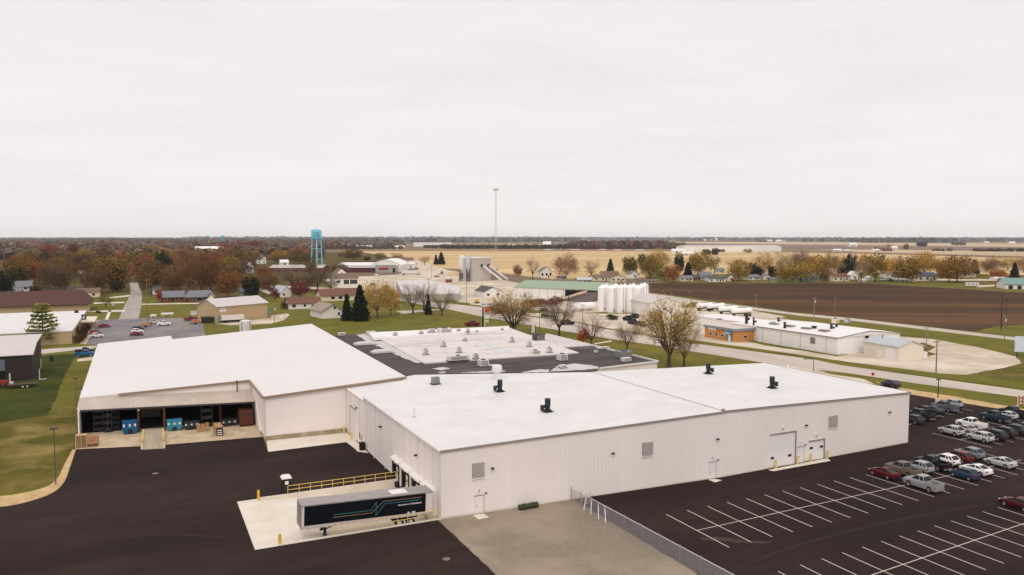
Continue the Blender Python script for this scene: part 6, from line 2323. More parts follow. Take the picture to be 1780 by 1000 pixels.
# camper
(l, w_) = at(1691, 499, 21)
t = thing('camper_trailer', 'white camper trailer parked alone on the grass at the right', 'camper', l, R(-35))
a = MB()
a.loft([[(-w_ / 2, y, .6), (w_ / 2, y, .6), (w_ / 2, y, 2.6), (w_ / 2 - .5, y, 3.0), (-w_ / 2 + .4, y, 3.0), (-w_ / 2, y, 2.2)] for y in (0, 2.4)])
a.build('body', M_tw, t)
a = MB()
for x in (-w_ * .3, 0, w_ * .28):
    a.bx(x - .5, x + .5, -.03, 0, 1.6, 2.3)
a.build('window', M_glass, t)
a = MB()
a.bx(-w_ / 2 + .3, w_ / 2 - .3, .2, 2.2, .35, .6)
a.build('chassis', M_blackm, t)
for x in (-.6, .5):
    a = MB()
    a.tube((x, -.02, .35), (x, .3, .35), .35, n=10)
    a.build('wheel', M_black, t)

# heaps and stacks in the plant yard
random.seed(8)
for (q, w0, h0, rgb, lb_) in (((790, 480), 26, 9, (206, 178, 132), 'long tan timber like stack left of the cement silos'), ((846, 505), 34, 5, (204, 180, 148), 'low sand heap below the concrete plant conveyors'), ((838, 500), 14, 4, (150, 70, 66), 'small red machine heap by the sand heap'),
                              ((768, 477), 8, 6, (130, 86, 66), 'rusty scrap heap left of the tan stack'), ((648, 497), 16, 5, (128, 70, 60), 'rusty red scrap pile in front of the long hall'), ((672, 500), 14, 5, (120, 88, 72), 'brown scrap pile in the yard below the arched hall')):
    (l, w_) = at(*q, w0)
    H_ = h0 * MPP(*q)
    a = MB()
    n = 9
    rows_ = []
    for j in range(4):
        f = j / 3
        rows_.append([(math.cos(2 * math.pi * i / n) * w_ * .5 * (1 - f * .75) * random.uniform(.85, 1.1), math.sin(2 * math.pi * i / n) * w_ * .3 * (1 - f * .75) * random.uniform(.85, 1.1), H_ * f * random.uniform(.9, 1.05)) for i in range(n)])
    a.loft(rows_)
    o = a.build('heap', colmat('heap_%d' % q[0], rgb, .95, .8, .3))
    o.location = l
    tag(o, lb_, 'heap')
# ================================================================== trees: shared shapes, each tree its own object
M_leaf = mat('foliage', (.1, .1, .1), .9, tint='both', spec=.1)
M_bark = mat('bark', c(72, 60, 54), .95, c(52, 43, 40), 6, tint=None, stretch=(1, 1, .2))
M_barkp = mat('bark_pale', c(96, 80, 68), .95, c(70, 58, 50), 6, stretch=(1, 1, .2))
M_mass = mat('foliage_mass', (.1, .1, .1), .95, tint='attr', spec=.1)


def rnd_dir():
    z = random.uniform(-1, 1)
    a = random.uniform(0, 2 * math.pi)
    s = math.sqrt(1 - z * z)
    return Vector((math.cos(a) * s, math.sin(a) * s, z))


def leaf(mb, p, size, tint, asp=1.0, d=None):
    """one small leaf clump face"""
    n = rnd_dir()
    u = n.orthogonal().normalized() if d is None else d
    v = n.cross(u).normalized()
    a, b = u * size * .5 * asp, v * size * .5
    mb.add([p - a - b * .6, p + a * .3 - b, p + a + b * .5, p - a * .2 + b], [(0, 1, 2, 3)])
    mb.col.append(tint)


def limbs(mb, zt, cz, rx, rz, n, sub, r0=.02):
    """trunk, limbs and branches; returns branch points"""
    pts = []
    mb.tube((0, 0, -.02), (0, 0, zt), r0, r0 * .72, n=8)
    mb.tube((0, 0, -.02), (0, 0, .04), r0 * 1.5, r0, n=8)
    for i in range(n):
        a = 2 * math.pi * (i + random.uniform(-.25, .25)) / n
        s = Vector((0, 0, zt * random.uniform(.72, 1.0)))
        rr = rx * random.uniform(.45, .9)
        e = Vector((math.cos(a) * rr, math.sin(a) * rr, cz + rz * random.uniform(-.1, .85) * (1.1 - rr / rx * .6)))
        m1 = s.lerp(e, .35) + Vector((0, 0, -.02)) + rnd_dir() * .012
        m2 = s.lerp(e, .7) + Vector((0, 0, .015)) + rnd_dir() * .02
        chain = [s, m1, m2, e]
        rads = [r0 * .5, r0 * .34, r0 * .2, r0 * .07]
        for k in range(3):
            mb.tube(chain[k], chain[k + 1], rads[k], rads[k + 1], n=5, caps=False)
        pts += [m2, e]
        for j in range(sub):
            t = random.uniform(.25, .95)
            o = s.lerp(e, t)
            o = (m1.lerp(m2, (t - .35) / .35) if .35 < t < .7 else (s.lerp(m1, t / .35) if t <= .35 else m2.lerp(e, (t - .7) / .3)))
            d = (Vector((math.cos(a), math.sin(a), .8)) + rnd_dir() * 1.1).normalized()
            q = o + d * random.uniform(.1, .22) * (rx / .5)
            q.z = min(q.z, cz + rz)
            mb.tube(o, q, r0 * .13, r0 * .04, n=4, caps=False)
            pts.append(q)
            for _ in range(2):
                q2 = q + (d + rnd_dir() * .8).normalized() * random.uniform(.05, .12)
                mb.tube(q, q2, r0 * .05, r0 * .025, n=3, caps=False)
                pts.append(q2)
    return pts


def deciduous(seed, nleaf, size, cz=.58, rz=.4, rx=.47, zt=.24, n=7, sub=6, bare=False, tw=.03, r0=.022, clump=.075, fill=.35):
    random.seed(seed)
    w = MB()
    pts = limbs(w, zt, cz, rx, rz, n, sub, r0)
    lf = MB()
    lf.col = []
    cl = []
    for p in pts:
        cl.append((p, random.uniform(.62, 1.3)))
    nf = int(len(pts) * fill)
    for _ in range(nf):
        d = rnd_dir()
        k = random.uniform(.5, 1) ** .5
        lob = 1 + .16 * math.sin(3 * math.atan2(d.y, d.x) + seed) + .1 * math.sin(5 * d.z + seed)
        cl.append((Vector((d.x * rx * k * lob, d.y * rx * k * lob, cz + d.z * rz * k * lob)), random.uniform(.6, 1.35)))
    for i in range(nleaf):
        p, t = random.choice(cl)
        q = p + Vector((random.gauss(0, clump), random.gauss(0, clump), random.gauss(0, clump * .8)))
        if q.z < zt * .8:
            continue
        t2 = t * random.uniform(.75, 1.25)
        if bare:
            d = (Vector((q.x, q.y, (q.z - cz * .7) * 1.3)).normalized() + rnd_dir() * .7 + Vector((0, 0, .35))).normalized()
            L = size * random.uniform(.5, 1.3)
            s = d.orthogonal().normalized() * tw * size
            a, b = q - d * L / 2, q + d * L / 2
            lf.add([a - s, a + s, b + s * .4, b - s * .4], [(0, 1, 2, 3)])
            lf.col.append((t2, t2, t2))
        else:
            leaf(lf, q, size * random.uniform(.6, 1.3), (t2, t2 * random.uniform(.9, 1.08), t2))
    return w, lf


def conifer(seed, n, rbase=.5, top=1.0, droop=.25, size=.055, gap=0, z0=.03, taper=1.0, layers=None):
    random.seed(seed)
    w = MB()
    w.tube((0, 0, -.02), (0, 0, .97), .028, .004, n=7)
    lf = MB()
    lf.col = []
    lay = layers or 26
    for k in range(lay):
        f = (k + .3) / lay
        z = z0 + (top - z0) * f
        r = rbase * (1 - f) ** taper + .015
        if layers:
            r *= random.uniform(.72, 1.1)
        m = max(5, int(13 * (1 - f) + 5))
        for j in range(m):
            a = 2 * math.pi * (j + random.random() * .7) / m
            rr = r * random.uniform(.72, 1.08)
            t = random.uniform(.7, 1.25)
            if layers and random.random() < gap:
                continue
            steps = max(2, int(n / lay / m))
            if layers:
                w.tube((0, 0, z), (math.cos(a) * rr, math.sin(a) * rr, z + rr * .12), .006, .002, n=3, caps=False)
            for s in range(steps):
                u = (s + random.random()) / steps
                u = u ** .7
                sp = .035 + .05 * u * rr / rbase
                p = Vector((math.cos(a) * rr * u + random.gauss(0, sp * .6), math.sin(a) * rr * u + random.gauss(0, sp * .6),
                            z - droop * rr * u * (0 if layers else 1) + (rr * u * .12 if layers else 0) + random.gauss(0, .009)))
                d = Vector((math.cos(a), math.sin(a), -droop if not layers else .15)).normalized()
                leaf(lf, p, size * random.uniform(.6, 1.2), (t, t, t), 1.5, (d + rnd_dir() * .3).normalized())
    return w, lf


TPL = {}


def tpl(key, wl, bark=M_bark):
    w, lf = wl
    TPL[key] = (w.mesh('trunk', bark, fix=False), lf.mesh('crown', M_leaf, fix=False))


tpl('bare1', deciduous(1, 2300, .1, bare=True, tw=.022, n=8, sub=9, r0=.03, clump=.055, fill=.1))
tpl('bare2', deciduous(2, 2200, .1, bare=True, tw=.022, n=7, sub=8, r0=.034, clump=.06, fill=.06, cz=.62, rz=.36, zt=.3))
tpl('bare3', deciduous(3, 2500, .09, bare=True, tw=.024, n=9, sub=9, r0=.028, clump=.055, fill=.15, cz=.56, rz=.42, zt=.16))
tpl('big', deciduous(4, 3300, .055, bare=True, tw=.07, n=12, sub=13, r0=.042, clump=.045, fill=.06, cz=.6, rz=.4, zt=.2), M_barkp)
tpl('willow', deciduous(5, 3600, .06, n=9, sub=8, r0=.026, clump=.055, fill=.2, cz=.55, rz=.43, zt=.2, bare=True, tw=.1), M_barkp)
tpl('leafy1', deciduous(6, 3000, .042, fill=.5, cz=.52, rz=.46, zt=.18))
tpl('leafy2', deciduous(7, 3000, .042, fill=.6, cz=.5, rz=.47, rx=.46, zt=.14))
tpl('leafy3', deciduous(8, 2600, .044, fill=.4, n=9, sub=5, cz=.53, rz=.45, zt=.16))
tpl('twig1', deciduous(9, 3400, .085, bare=True, tw=.06, fill=.55, cz=.5, rz=.47, n=8, zt=.15))
tpl('twig2', deciduous(10, 3000, .085, bare=True, tw=.06, fill=.45, cz=.52, rz=.46, rx=.46, n=7, zt=.16))
tpl('round', deciduous(11, 3600, .055, fill=.9, cz=.48, rz=.49, rx=.47, zt=.08, clump=.06))
tpl('spruce', conifer(12, 6200, rbase=.46, droop=.5, size=.07, taper=.9))
tpl('spruce2', conifer(13, 5600, rbase=.48, droop=.4, size=.075, taper=.75))
tpl('pine', conifer(14, 3000, rbase=.54, droop=.0, size=.05, layers=10, gap=.22, z0=.12, taper=.55))
tpl('shrub', deciduous(15, 900, .09, fill=.9, cz=.45, rz=.45, rx=.48, zt=.08, n=5, sub=3, clump=.1))

NT = {'bare': 'bare_tree', 'big': 'large_tree', 'willow': 'willow_tree', 'leafy': 'autumn_tree', 'twig': 'autumn_tree', 'round': 'round_tree', 'spruce': 'spruce_tree', 'pine': 'pine_tree', 'shrub': 'shrub'}
ti = 0


def tree(kind, px, py, top, wpx, rgb, label, group=None, k=1.0, hmax=None):
    global ti
    ti += 1
    keys = [q for q in TPL if q.startswith(kind)]
    key = kind if kind in TPL and kind not in ('spruce',) else keys[ti % len(keys)]
    p = G(px, py)
    s = MPP(px, py)
    h, w_ = HT(px, py, top), wpx * s
    base = kind.rstrip('0123456789')
    t = thing(NT[base], label, 'shrub' if base == 'shrub' else 'tree', tuple(p), (ti * 2.399) % 6.283, group)
    t.scale = (w_, w_, h)
    tm, cm = TPL[key]
    part('trunk', tm, t)
    part('crown', cm, t, color=c(rgb[0] * 1.02, rgb[1] * 1.02, rgb[2] * .93, k * 1.12))
    return t


# --- named trees in the near and middle distance
tree('pine', 75, 600, 526, 60, (126, 128, 66), 'tall open branched green pine in front of the tan flat roofed office')
tree('spruce', 603, 557.5, 512, 27, (30, 40, 30), 'dark spruce on the left of the pair behind the white hall')
tree('spruce', 626, 558, 496, 38, (30, 40, 30), 'taller dark spruce on the right of the pair behind the white hall')
tree('spruce', 744.5, 547, 512, 17, (34, 40, 30), 'single small dark spruce on the lawn between bare trees')
tree('willow', 656, 553, 487, 62, (172, 142, 90), 'golden yellow willow right of the tall dark spruce')
tree('willow', 679, 549, 500, 34, (168, 134, 80), 'smaller tan yellow tree just right of the golden willow')
tree('bare1', 718, 546, 493, 54, (150, 130, 116), 'bare grey tree with a leaning trunk in front of the long pale store')
tree('bare2', 737, 541, 486, 50, (144, 124, 112), 'tall bare tree directly behind the small lawn spruce')
tree('bare3', 768, 549, 500, 52, (150, 132, 116), 'bare grey tree at the right corner of the pale store')
tree('big', 893, 584, 504, 84, (150, 122, 86), 'broad bare tan tree standing right behind the old factory roof')
tree('bare2', 972, 588, 516, 62, (116, 94, 84), 'bare dark brown tree behind the old factory right of the white sign')
tree('bare3', 1028, 601, 541, 54, (146, 96, 84), 'small reddish bare tree with orange lower leaves by the roadside')
tree('leafy3', 1014, 600, 570, 22, (168, 84, 58), 'low orange red leaf clump at the foot of the reddish tree')
tree('bare1', 1090, 613, 560, 48, (124, 100, 84), 'small bare tree just left of the big yellow tree')
tree('big', 1163, 639, 511, 98, (168, 142, 92), 'big yellowish tan tree rising behind the white warehouse roof')
tree('bare2', 1189, 640, 562, 56, (138, 112, 74), 'thick limbed darker tree against the right side of the big yellow tree')
tree('shrub', 868, 545, 528, 36, (104, 74, 58), 'brown leafless shrub mass right of the pylon sign')
tree('shrub', 935, 533, 519, 40, (112, 66, 58), 'reddish brown hedge clump beside the parked cars')
tree('shrub', 966, 531, 515, 24, (120, 66, 56), 'taller red brown shrub left of the horizontal tank')
tree('shrub', 1064, 556, 546, 22, (64, 60, 40), 'dark low shrubs in front of the white silo cluster')
# --- middle distance behind the green roofed shed
mid_ = [('bare1', 926, 486, 444, 26, (150, 120, 104), 'slim bare tree left of the white farmhouse'), ('twig', 984, 484, 439, 46, (158, 126, 106), 'broad pinkish brown tree right of the white farmhouse'),
        ('bare3', 1028, 482, 450, 28, (156, 132, 112), 'pale bare tree above the green shed roof'), ('spruce', 1061, 472, 450, 18, (54, 58, 44), 'small dark spruce at the edge of the golden field above the brown roofed house'),
        ('round', 1095, 477, 446, 27, (92, 84, 40), 'round olive green tree above the beige gabled house'), ('round', 1115, 462, 441, 14, (40, 46, 34), 'dark round tree behind the round olive tree'),
        ('leafy', 1130, 484, 444, 44, (122, 102, 50), 'wide olive tree right of the round olive tree'), ('twig', 1143, 480, 431, 40, (168, 138, 84), 'tall pale yellow tree behind the wide olive tree'),
        ('leafy', 1170, 492, 458, 28, (150, 96, 54), 'rust orange tree in front of two dark conifers'), ('round', 1181, 474, 440, 17, (36, 42, 32), 'dark narrow pine right of the rust orange tree'),
        ('spruce', 1196, 482, 456, 20, (36, 42, 36), 'dark spruce left of the wide mustard tree'), ('leafy', 1217, 482, 436, 46, (142, 118, 56), 'wide mustard tree above the grey roofed houses'),
        ('bare', 1242, 476, 442, 24, (136, 112, 100), 'grey brown bare tree right of the wide mustard tree'), ('leafy', 1284, 488, 449, 42, (152, 122, 60), 'round golden brown tree standing alone before the golden field'),
        ('round', 1307, 482, 456, 16, (52, 58, 42), 'dark green tree touching the round golden brown tree'), ('round', 1317, 482, 462, 16, (36, 42, 34), 'dark round tree just left of a small white chimney house'),
        ('twig', 1328, 480, 439, 34, (170, 134, 78), 'tall straw yellow tree between two dark round trees'), ('round', 1343, 482, 462, 18, (38, 44, 36), 'dark dome shaped tree right of the straw yellow tree'),
        ('twig', 1362, 486, 437, 34, (160, 134, 104), 'pale tan bare tree left of the purple brown crowns'), ('twig', 1392, 476, 435, 46, (130, 104, 92), 'wide purple brown bare tree above the blue house'),
        ('leafy', 1365, 490, 462, 30, (138, 116, 52), 'low mustard tree at the foot of the pale tan tree'), ('leafy', 1391, 490, 452, 48, (150, 124, 62), 'broad olive gold tree left of the blue house roof'),
        ('leafy', 1420, 484, 442, 42, (166, 128, 64), 'broad gold tree above the blue house'), ('twig', 1443, 484, 437, 34, (150, 126, 92), 'tan bare tree right of the broad gold tree'),
        ('leafy', 1433, 492, 468, 18, (110, 78, 64), 'small red brown tree beside the cream house'), ('twig', 1459, 470, 441, 28, (176, 138, 74), 'straw gold tree left of the black pines'),
        ('round', 1463, 480, 454, 18, (34, 40, 34), 'shorter black green pine behind the red roofed house'), ('round', 1479, 478, 441, 22, (34, 40, 34), 'taller black green pine behind the red roofed house'),
        ('bare', 1497, 492, 448, 28, (146, 124, 116), 'grey violet bare tree right of the tall white house'), ('leafy', 1521, 490, 438, 44, (132, 108, 50), 'large olive tree in front of the white shed row'),
        ('leafy', 1503, 474, 440, 22, (176, 132, 68), 'gold crown between the violet and the large olive tree'), ('leafy', 1546, 480, 450, 28, (206, 156, 78), 'bright golden tree behind the white tan roofed house'),
        ('twig', 1556, 478, 446, 22, (156, 116, 84), 'tan bare crown right of the bright golden tree'), ('leafy', 1577, 491, 446, 52, (126, 98, 48), 'dark olive tree left of the large blue roofed house'),
        ('leafy', 1607, 478, 436, 36, (178, 140, 66), 'tallest gold tree behind the large blue roofed house'), ('leafy', 1584, 470, 446, 22, (150, 112, 58), 'gold brown crown behind the dark olive tree'),
        ('leafy', 1649, 491, 445, 44, (140, 106, 56), 'bronze tree right of the large blue roofed house'), ('leafy', 1664, 491, 443, 52, (136, 104, 60), 'broad brown tree beside the bronze tree'),
        ('leafy', 1632, 478, 449, 28, (168, 128, 66), 'gold tree showing behind the bronze tree'), ('twig', 1684, 478, 444, 40, (140, 108, 76), 'tan brown crown left of the right hand spruce'),
        ('spruce', 1694, 476, 452, 20, (42, 46, 40), 'dark spruce in front of the tan brown crown'), ('twig', 1722, 480, 445, 30, (140, 112, 92), 'grey brown tree left of the orange shrub'),
        ('shrub', 1735, 486, 468, 28, (158, 96, 60), 'orange shrub beside the low white shed'), ('spruce', 1763, 486, 457, 22, (38, 44, 42), 'dark spruce nearest the right edge of the house row'),
        ('twig', 1752, 470, 446, 40, (158, 136, 92), 'pale olive bare tree behind the right edge spruce'), ('twig', 1779, 474, 447, 34, (148, 124, 88), 'tan tree cut by the right edge of the frame'),
        ('round', 1204, 470, 443, 14, (58, 62, 40), 'dark green crown touching the wide mustard tree'), ('leafy', 1155, 488, 462, 30, (120, 104, 60), 'low olive crown behind the cream bungalow'),
        ('leafy', 900, 481, 460, 17, (122, 92, 54), 'small olive brown tree alone at the edge of the golden field')]
for a in mid_:
    tree(*a, group='trees along the house row')
fld = [('spruce', 758, 460, 443, 12, (46, 50, 40), 'smaller dark spruce of the pair in the golden field'), ('spruce', 767, 460, 438.5, 17, (44, 48, 38), 'taller dark spruce of the pair in the golden field'),
       ('bare', 738, 461, 444, 20, (150, 118, 94), 'brown bare tree left of the spruce pair in the golden field'), ('twig', 691, 457, 440, 22, (134, 106, 88), 'grey brown tree behind the arched hall'),
       ('leafy', 660, 452, 439, 22, (122, 106, 60), 'olive tree behind the left half of the arched hall'), ('leafy', 615, 452, 431, 34, (98, 84, 46), 'wide dark olive tree left of the golden field corner'),
       ('round', 638, 453, 446, 12, (48, 46, 36), 'low dark bush at the corner of the golden field'), ('twig', 600, 450, 437, 26, (116, 88, 70), 'brown crown right of the water tower tank'),
       ('twig', 590, 480, 455, 30, (112, 88, 78), 'grey brown tree in front of the long white hall'), ('twig', 1300, 441, 432, 16, (110, 90, 84), 'dark bare copse tree before the long pale warehouse, left'),
       ('round', 1228, 444, 433, 16, (72, 62, 58), 'purple brown copse tree above the mustard tree, left'), ('round', 1243, 444, 431, 14, (58, 56, 52), 'dark copse tree above the mustard tree, right'),
       ('round', 1187, 437, 421, 12, (110, 86, 72), 'brown tree at the right end of the far wood'), ('bare', 1546, 431, 424, 12, (120, 96, 84), 'bare tree beside the small red barn'),
       ('round', 1575, 434, 424, 9, (112, 86, 70), 'round brown tree right of the white far house')]
for a in fld:
    tree(*a)
# --- town on the left
town = [('twig', 97, 520, 452, 58, (98, 78, 66), 'broad grey brown tree above the middle of the maroon hall'), ('leafy', 197, 508, 442, 60, (112, 88, 50), 'broad olive brown tree left of the street'),
        ('leafy', 30, 495, 446, 48, (108, 86, 46), 'olive tree behind the white house at the far left'), ('round', 33, 497, 464, 26, (62, 60, 34), 'small dark green round tree behind the far left white house'),
        ('leafy', 100, 480, 444, 36, (126, 96, 46), 'yellow olive crown above the grey brown tree'), ('leafy', 87, 450, 424, 32, (128, 62, 44), 'brick red crown near the left horizon'),
        ('leafy', 129, 452, 422, 20, (96, 48, 46), 'dark wine red crown near the left horizon'), ('leafy', 239, 486, 452, 28, (178, 112, 48), 'bright orange tree beside the end of the street'),
        ('leafy', 264, 511, 453, 50, (106, 80, 46), 'olive brown tree right of the street'), ('round', 283, 486, 437, 28, (46, 50, 38), 'tall dark green conifer behind the olive brown street tree'),
        ('leafy', 262, 446, 425, 36, (148, 118, 58), 'pale olive crown in the woods above the street'), ('leafy', 308, 452, 433, 30, (152, 118, 52), 'mustard crown right of the dark conifer'),
        ('leafy', 312, 470, 446, 34, (170, 106, 52), 'orange tipped crown right of the dark conifer'), ('twig', 350, 512, 436, 78, (112, 80, 58), 'very broad brown tree behind the dark hipped house'),
        ('leafy', 396, 517, 468, 42, (118, 80, 46), 'orange topped brown tree above the tan shed'), ('leafy', 398, 490, 444, 44, (136, 114, 58), 'tall yellow green tree behind the orange topped one'),
        ('round', 437, 518, 480, 30, (40, 44, 32), 'dark green rounded tree right of the tan shed ridge'), ('twig', 470, 512, 472, 34, (112, 84, 66), 'brown bare tree right of the dark rounded tree'),
        ('leafy', 521, 518, 488, 34, (116, 58, 56), 'wine red tree beside the pale slate roofed house'), ('leafy', 478, 524, 499, 14, (104, 56, 44), 'narrow red brown tree left of the pale slate roof'),
        ('leafy', 507, 534, 515, 12, (122, 62, 56), 'small red shrub tree at the left end of the white ranch house'),
        ('bare', 508, 502, 464, 56, (118, 100, 92), 'wide grey bare tree below the strip building'), ('bare2', 552, 508, 466, 44, (92, 78, 72), 'dark forked bare tree at the foot of the water tower'),
        ('bare3', 575, 506, 476, 36, (98, 80, 74), 'spreading bare tree right of the forked tree'), ('leafy', 459, 486, 462, 28, (132, 84, 44), 'orange and green tree in front of the strip building'),
        ('leafy', 484, 458, 435, 34, (146, 112, 52), 'gold tree right of the tall white farm house'), ('leafy', 521, 458, 438, 34, (108, 88, 46), 'olive tree left of the water tower tank'),
        ('round', 412, 446, 428, 16, (44, 48, 36), 'dark conifer in the woods right of the white barn'), ('leafy', 440, 440, 417, 40, (116, 66, 44), 'red brown crown in the woods right of the white barn'),
        ('leafy', 393, 450, 423, 28, (136, 84, 46), 'rust crown just right of the white barn'), ('round', 2, 530, 468, 36, (34, 40, 34), 'black green evergreen at the left edge of the frame'),
        ('round', 205, 506, 480, 26, (58, 50, 42), 'dark low tree at the foot of the broad olive brown tree'), ('round', 62, 514, 496, 22, (60, 58, 40), 'dark shrub beside the far left white house'),
        ('leafy', 277, 526, 501, 9, (150, 50, 40), 'small bright red tree at the corner of the brick ranch house'), ('twig', 165, 512, 468, 44, (98, 74, 60), 'brown tree above the right end of the maroon hall'),
        ('twig', 60, 478, 440, 50, (96, 70, 56), 'brown tree above the far left white house'), ('twig', 330, 480, 428, 50, (116, 84, 58), 'brown crown below the white barn'),
        ('twig', 435, 478, 448, 28, (104, 84, 66), 'brown crown left of the tall white gabled house'), ('leafy', 540, 478, 446, 22, (112, 86, 58), 'brown crown behind the water tower legs'),
        ('twig', 380, 470, 438, 44, (112, 82, 54), 'brown crown in front of the white barn right half'), ('twig', 155, 478, 440, 50, (92, 66, 56), 'dark brown crown left of the broad olive brown tree'),
        ('leafy', 425, 500, 476, 20, (126, 100, 62), 'tan olive crown left of the dark rounded tree'), ('twig', 530, 506, 472, 36, (122, 100, 88), 'grey pink bare tree between the wine red tree and the forked tree'),
        ('twig', 455, 508, 476, 28, (118, 82, 58), 'rusty brown tree right behind the dark rounded tree'), ('twig', 300, 512, 470, 36, (100, 74, 58), 'brown tree behind the brick ranch house'),
        ('shrub', 495, 537, 524, 16, (92, 74, 60), 'brown shrub at the left end of the white ranch house'), ('shrub', 545, 541, 533, 12, (84, 78, 46), 'olive shrub between the ranch house and white gabled house'),
        ('shrub', 575, 549, 540, 22, (62, 44, 44), 'dark purple shrubs against the white gabled house'), ('shrub', 171, 545, 540, 9, (84, 60, 44), 'small brown garden shrub by the corner lawn'),
        ('bare', 184, 535, 508, 26, (96, 76, 62), 'thin bare tree on the corner lawn left of the street'), ('shrub', 146, 590, 566, 14, (66, 48, 44), 'dark brown shrub in the bed beside the tan office'),
        ('shrub', 138, 596, 582, 16, (96, 58, 46), 'reddish shrub in the bed beside the tan office'), ('shrub', 152, 577, 563, 10, (58, 44, 42), 'dark shrub near the tan office entrance')]
for a in town:
    tree(*a)
# fillers between the town crowns: brown crowns like any other there
random.seed(77)
CB = [(104, 78, 60), (96, 72, 60), (112, 84, 62), (108, 84, 56), (120, 86, 56), (92, 70, 62), (124, 98, 62)]
n_ = 0
for row, (py, top, wpx) in enumerate(((500, 462, 40), (490, 452, 38), (479, 446, 34), (468, 440, 30), (458, 434, 26))):
    x = -14 + row * 9
    while x < 700 - row * 30:
        x += wpx * random.uniform(.5, .95)
        yy = py + random.uniform(-4, 4)
        if (215 < x < 252 and row < 3) or (row == 0 and (x > 410 or 255 < x < 300 or x < 75 or 125 < x < 150)) or (row == 1 and (x > 425 or x < 60)) or (row == 2 and x > 420) or (row == 3 and x > 420) or (row == 4 and (440 < x < 470 or x > 560)) or (335 < x < 395 and row > 2):
            continue
        col = random.choice(CB)
        if random.random() < .2:
            col = random.choice([(140, 84, 50), (128, 66, 50), (140, 116, 60), (60, 58, 42), (112, 98, 52)])
        hue = {(140, 84, 50): 'orange brown', (128, 66, 50): 'brick red', (140, 116, 60): 'mustard', (60, 58, 42): 'dark green', (112, 98, 52): 'olive'}.get(col, 'brown')
        rowname = ('nearest', 'second', 'third', 'fourth', 'farthest')[row]
        tree(random.choice(['twig1', 'twig2', 'leafy1', 'leafy3']), x, yy, top + random.uniform(-4, 5) + (yy - py), wpx * random.uniform(.95, 1.4), col,
             '%s crown among many alike in the %s row of the left town woods' % (hue, rowname), 'crowns of the left town woods, %s row, %s' % (rowname, hue))


# --- woods too far to count
def woods(name, label, areas, seed, quads=14):
    random.seed(seed)
    mb = MB()
    mb.col = []
    for (x0, x1, ya, yb, n, hm, wr, cols) in areas:
        for _ in range(n):
            px = random.uniform(x0, x1)
            f = random.random()
            py = ya(px) * (1 - f) + yb(px) * f if callable(ya) else ya + (yb - ya) * f
            p = G(px, py)
            h = hm * random.uniform(.75, 1.2)
            w_ = wr * random.uniform(.75, 1.3)
            col = c(*random.choice(cols))
            k0 = random.uniform(.85, 1.15)
            for q in range(quads):
                d = rnd_dir()
                if d.z < -.35:
                    d.z = -d.z
                k = random.uniform(.7, 1.0)
                pos = p + Vector((d.x * w_ * .5 * k, d.y * w_ * .5 * k, h * .55 + d.z * h * .45 * k))
                sz = w_ * random.uniform(.22, .4)
                u = (rnd_dir() * .6 + d.orthogonal().normalized()).normalized()
                v = d.cross(u).normalized()
                kk = k0 * random.uniform(.9, 1.1)
                mb.add([pos - u * sz - v * sz * .7, pos + u * sz * .7 - v * sz, pos + u * sz + v * sz * .6, pos - u * sz * .5 + v * sz], [(0, 1, 2, 3)])
                mb.col.append(tuple(t * kk for t in col))
            # trunk and lower mass
            mb.add([p + Vector((-w_ * .4, 0, 0)), p + Vector((w_ * .4, 0, 0)), p + Vector((w_ * .4, 0, h * .6)), p + Vector((-w_ * .4, 0, h * .6))], [(0, 1, 2, 3)])
            mb.col.append(tuple(t * .8 for t in col))
    o = mb.build(name, M_mass, fix=False)
    return tag(o, label, 'woodland', kind='stuff')


BR = [(112, 92, 82), (106, 88, 80), (118, 96, 78), (122, 102, 80), (108, 94, 86), (126, 84, 66), (134, 110, 74), (98, 90, 80), (116, 80, 70)]
GB = [(112, 102, 100), (104, 98, 98), (116, 104, 100), (110, 96, 92)]
BL = [(112, 112, 114), (106, 108, 112), (116, 112, 112), (104, 104, 110)]  # distance haze is put into these crown colours, paler and bluer than the wood
woods('town_woodland', 'brown autumn woodland filling the left side up to the horizon',
      [(-330, 560, 452, 433, 1250, 13, 16, BR), (-330, 620, 433, 424, 1400, 15, 22, BR + GB), (-330, 700, 424, 418, 1350, 16, 34, GB + BR[:3]), (560, 700, 432, 424, 120, 13, 18, GB)], 31)
woods('far_wood', 'dark red brown wood beyond the right half of the golden field',
      [(1002, 1160, 433.5, 428, 420, 20, 14, [(110, 80, 74), (122, 78, 70), (104, 90, 88), (100, 84, 82), (94, 80, 78)]), (1155, 1180, 434, 430, 40, 16, 12, [(104, 92, 84), (112, 98, 84)]), (985, 1005, 432, 429, 30, 14, 12, GB)], 32)
woods('hedge_row', 'dark hedge line along the far edge of the golden field',
      [(770, 1010, 433, 430.5, 300, 9, 12, [(58, 54, 46), (66, 58, 50), (72, 66, 48), (54, 50, 46)]), (735, 780, 432, 430, 40, 7, 10, [(74, 72, 52)]), (560, 700, 433.5, 431.5, 90, 7, 10, [(70, 64, 54), (84, 76, 60)]),
       (1690, 1790, 437.5, 436, 60, 5, 9, [(74, 64, 54)]), (1620, 1660, 437, 436, 12, 4, 8, [(84, 74, 60)])], 33, 8)
woods('horizon_woods', 'woods along the horizon, coloured blue grey for haze',
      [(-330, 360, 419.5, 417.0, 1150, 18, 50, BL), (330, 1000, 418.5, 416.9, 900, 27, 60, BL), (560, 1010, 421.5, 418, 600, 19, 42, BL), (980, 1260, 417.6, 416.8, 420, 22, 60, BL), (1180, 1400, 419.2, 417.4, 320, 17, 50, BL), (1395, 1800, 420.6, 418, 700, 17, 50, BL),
       (1240, 2100, 418.2, 417, 800, 17, 60, BL), (1480, 1660, 422.2, 420.5, 260, 18, 40, [(84, 88, 92), (78, 82, 86)])], 34, 8)
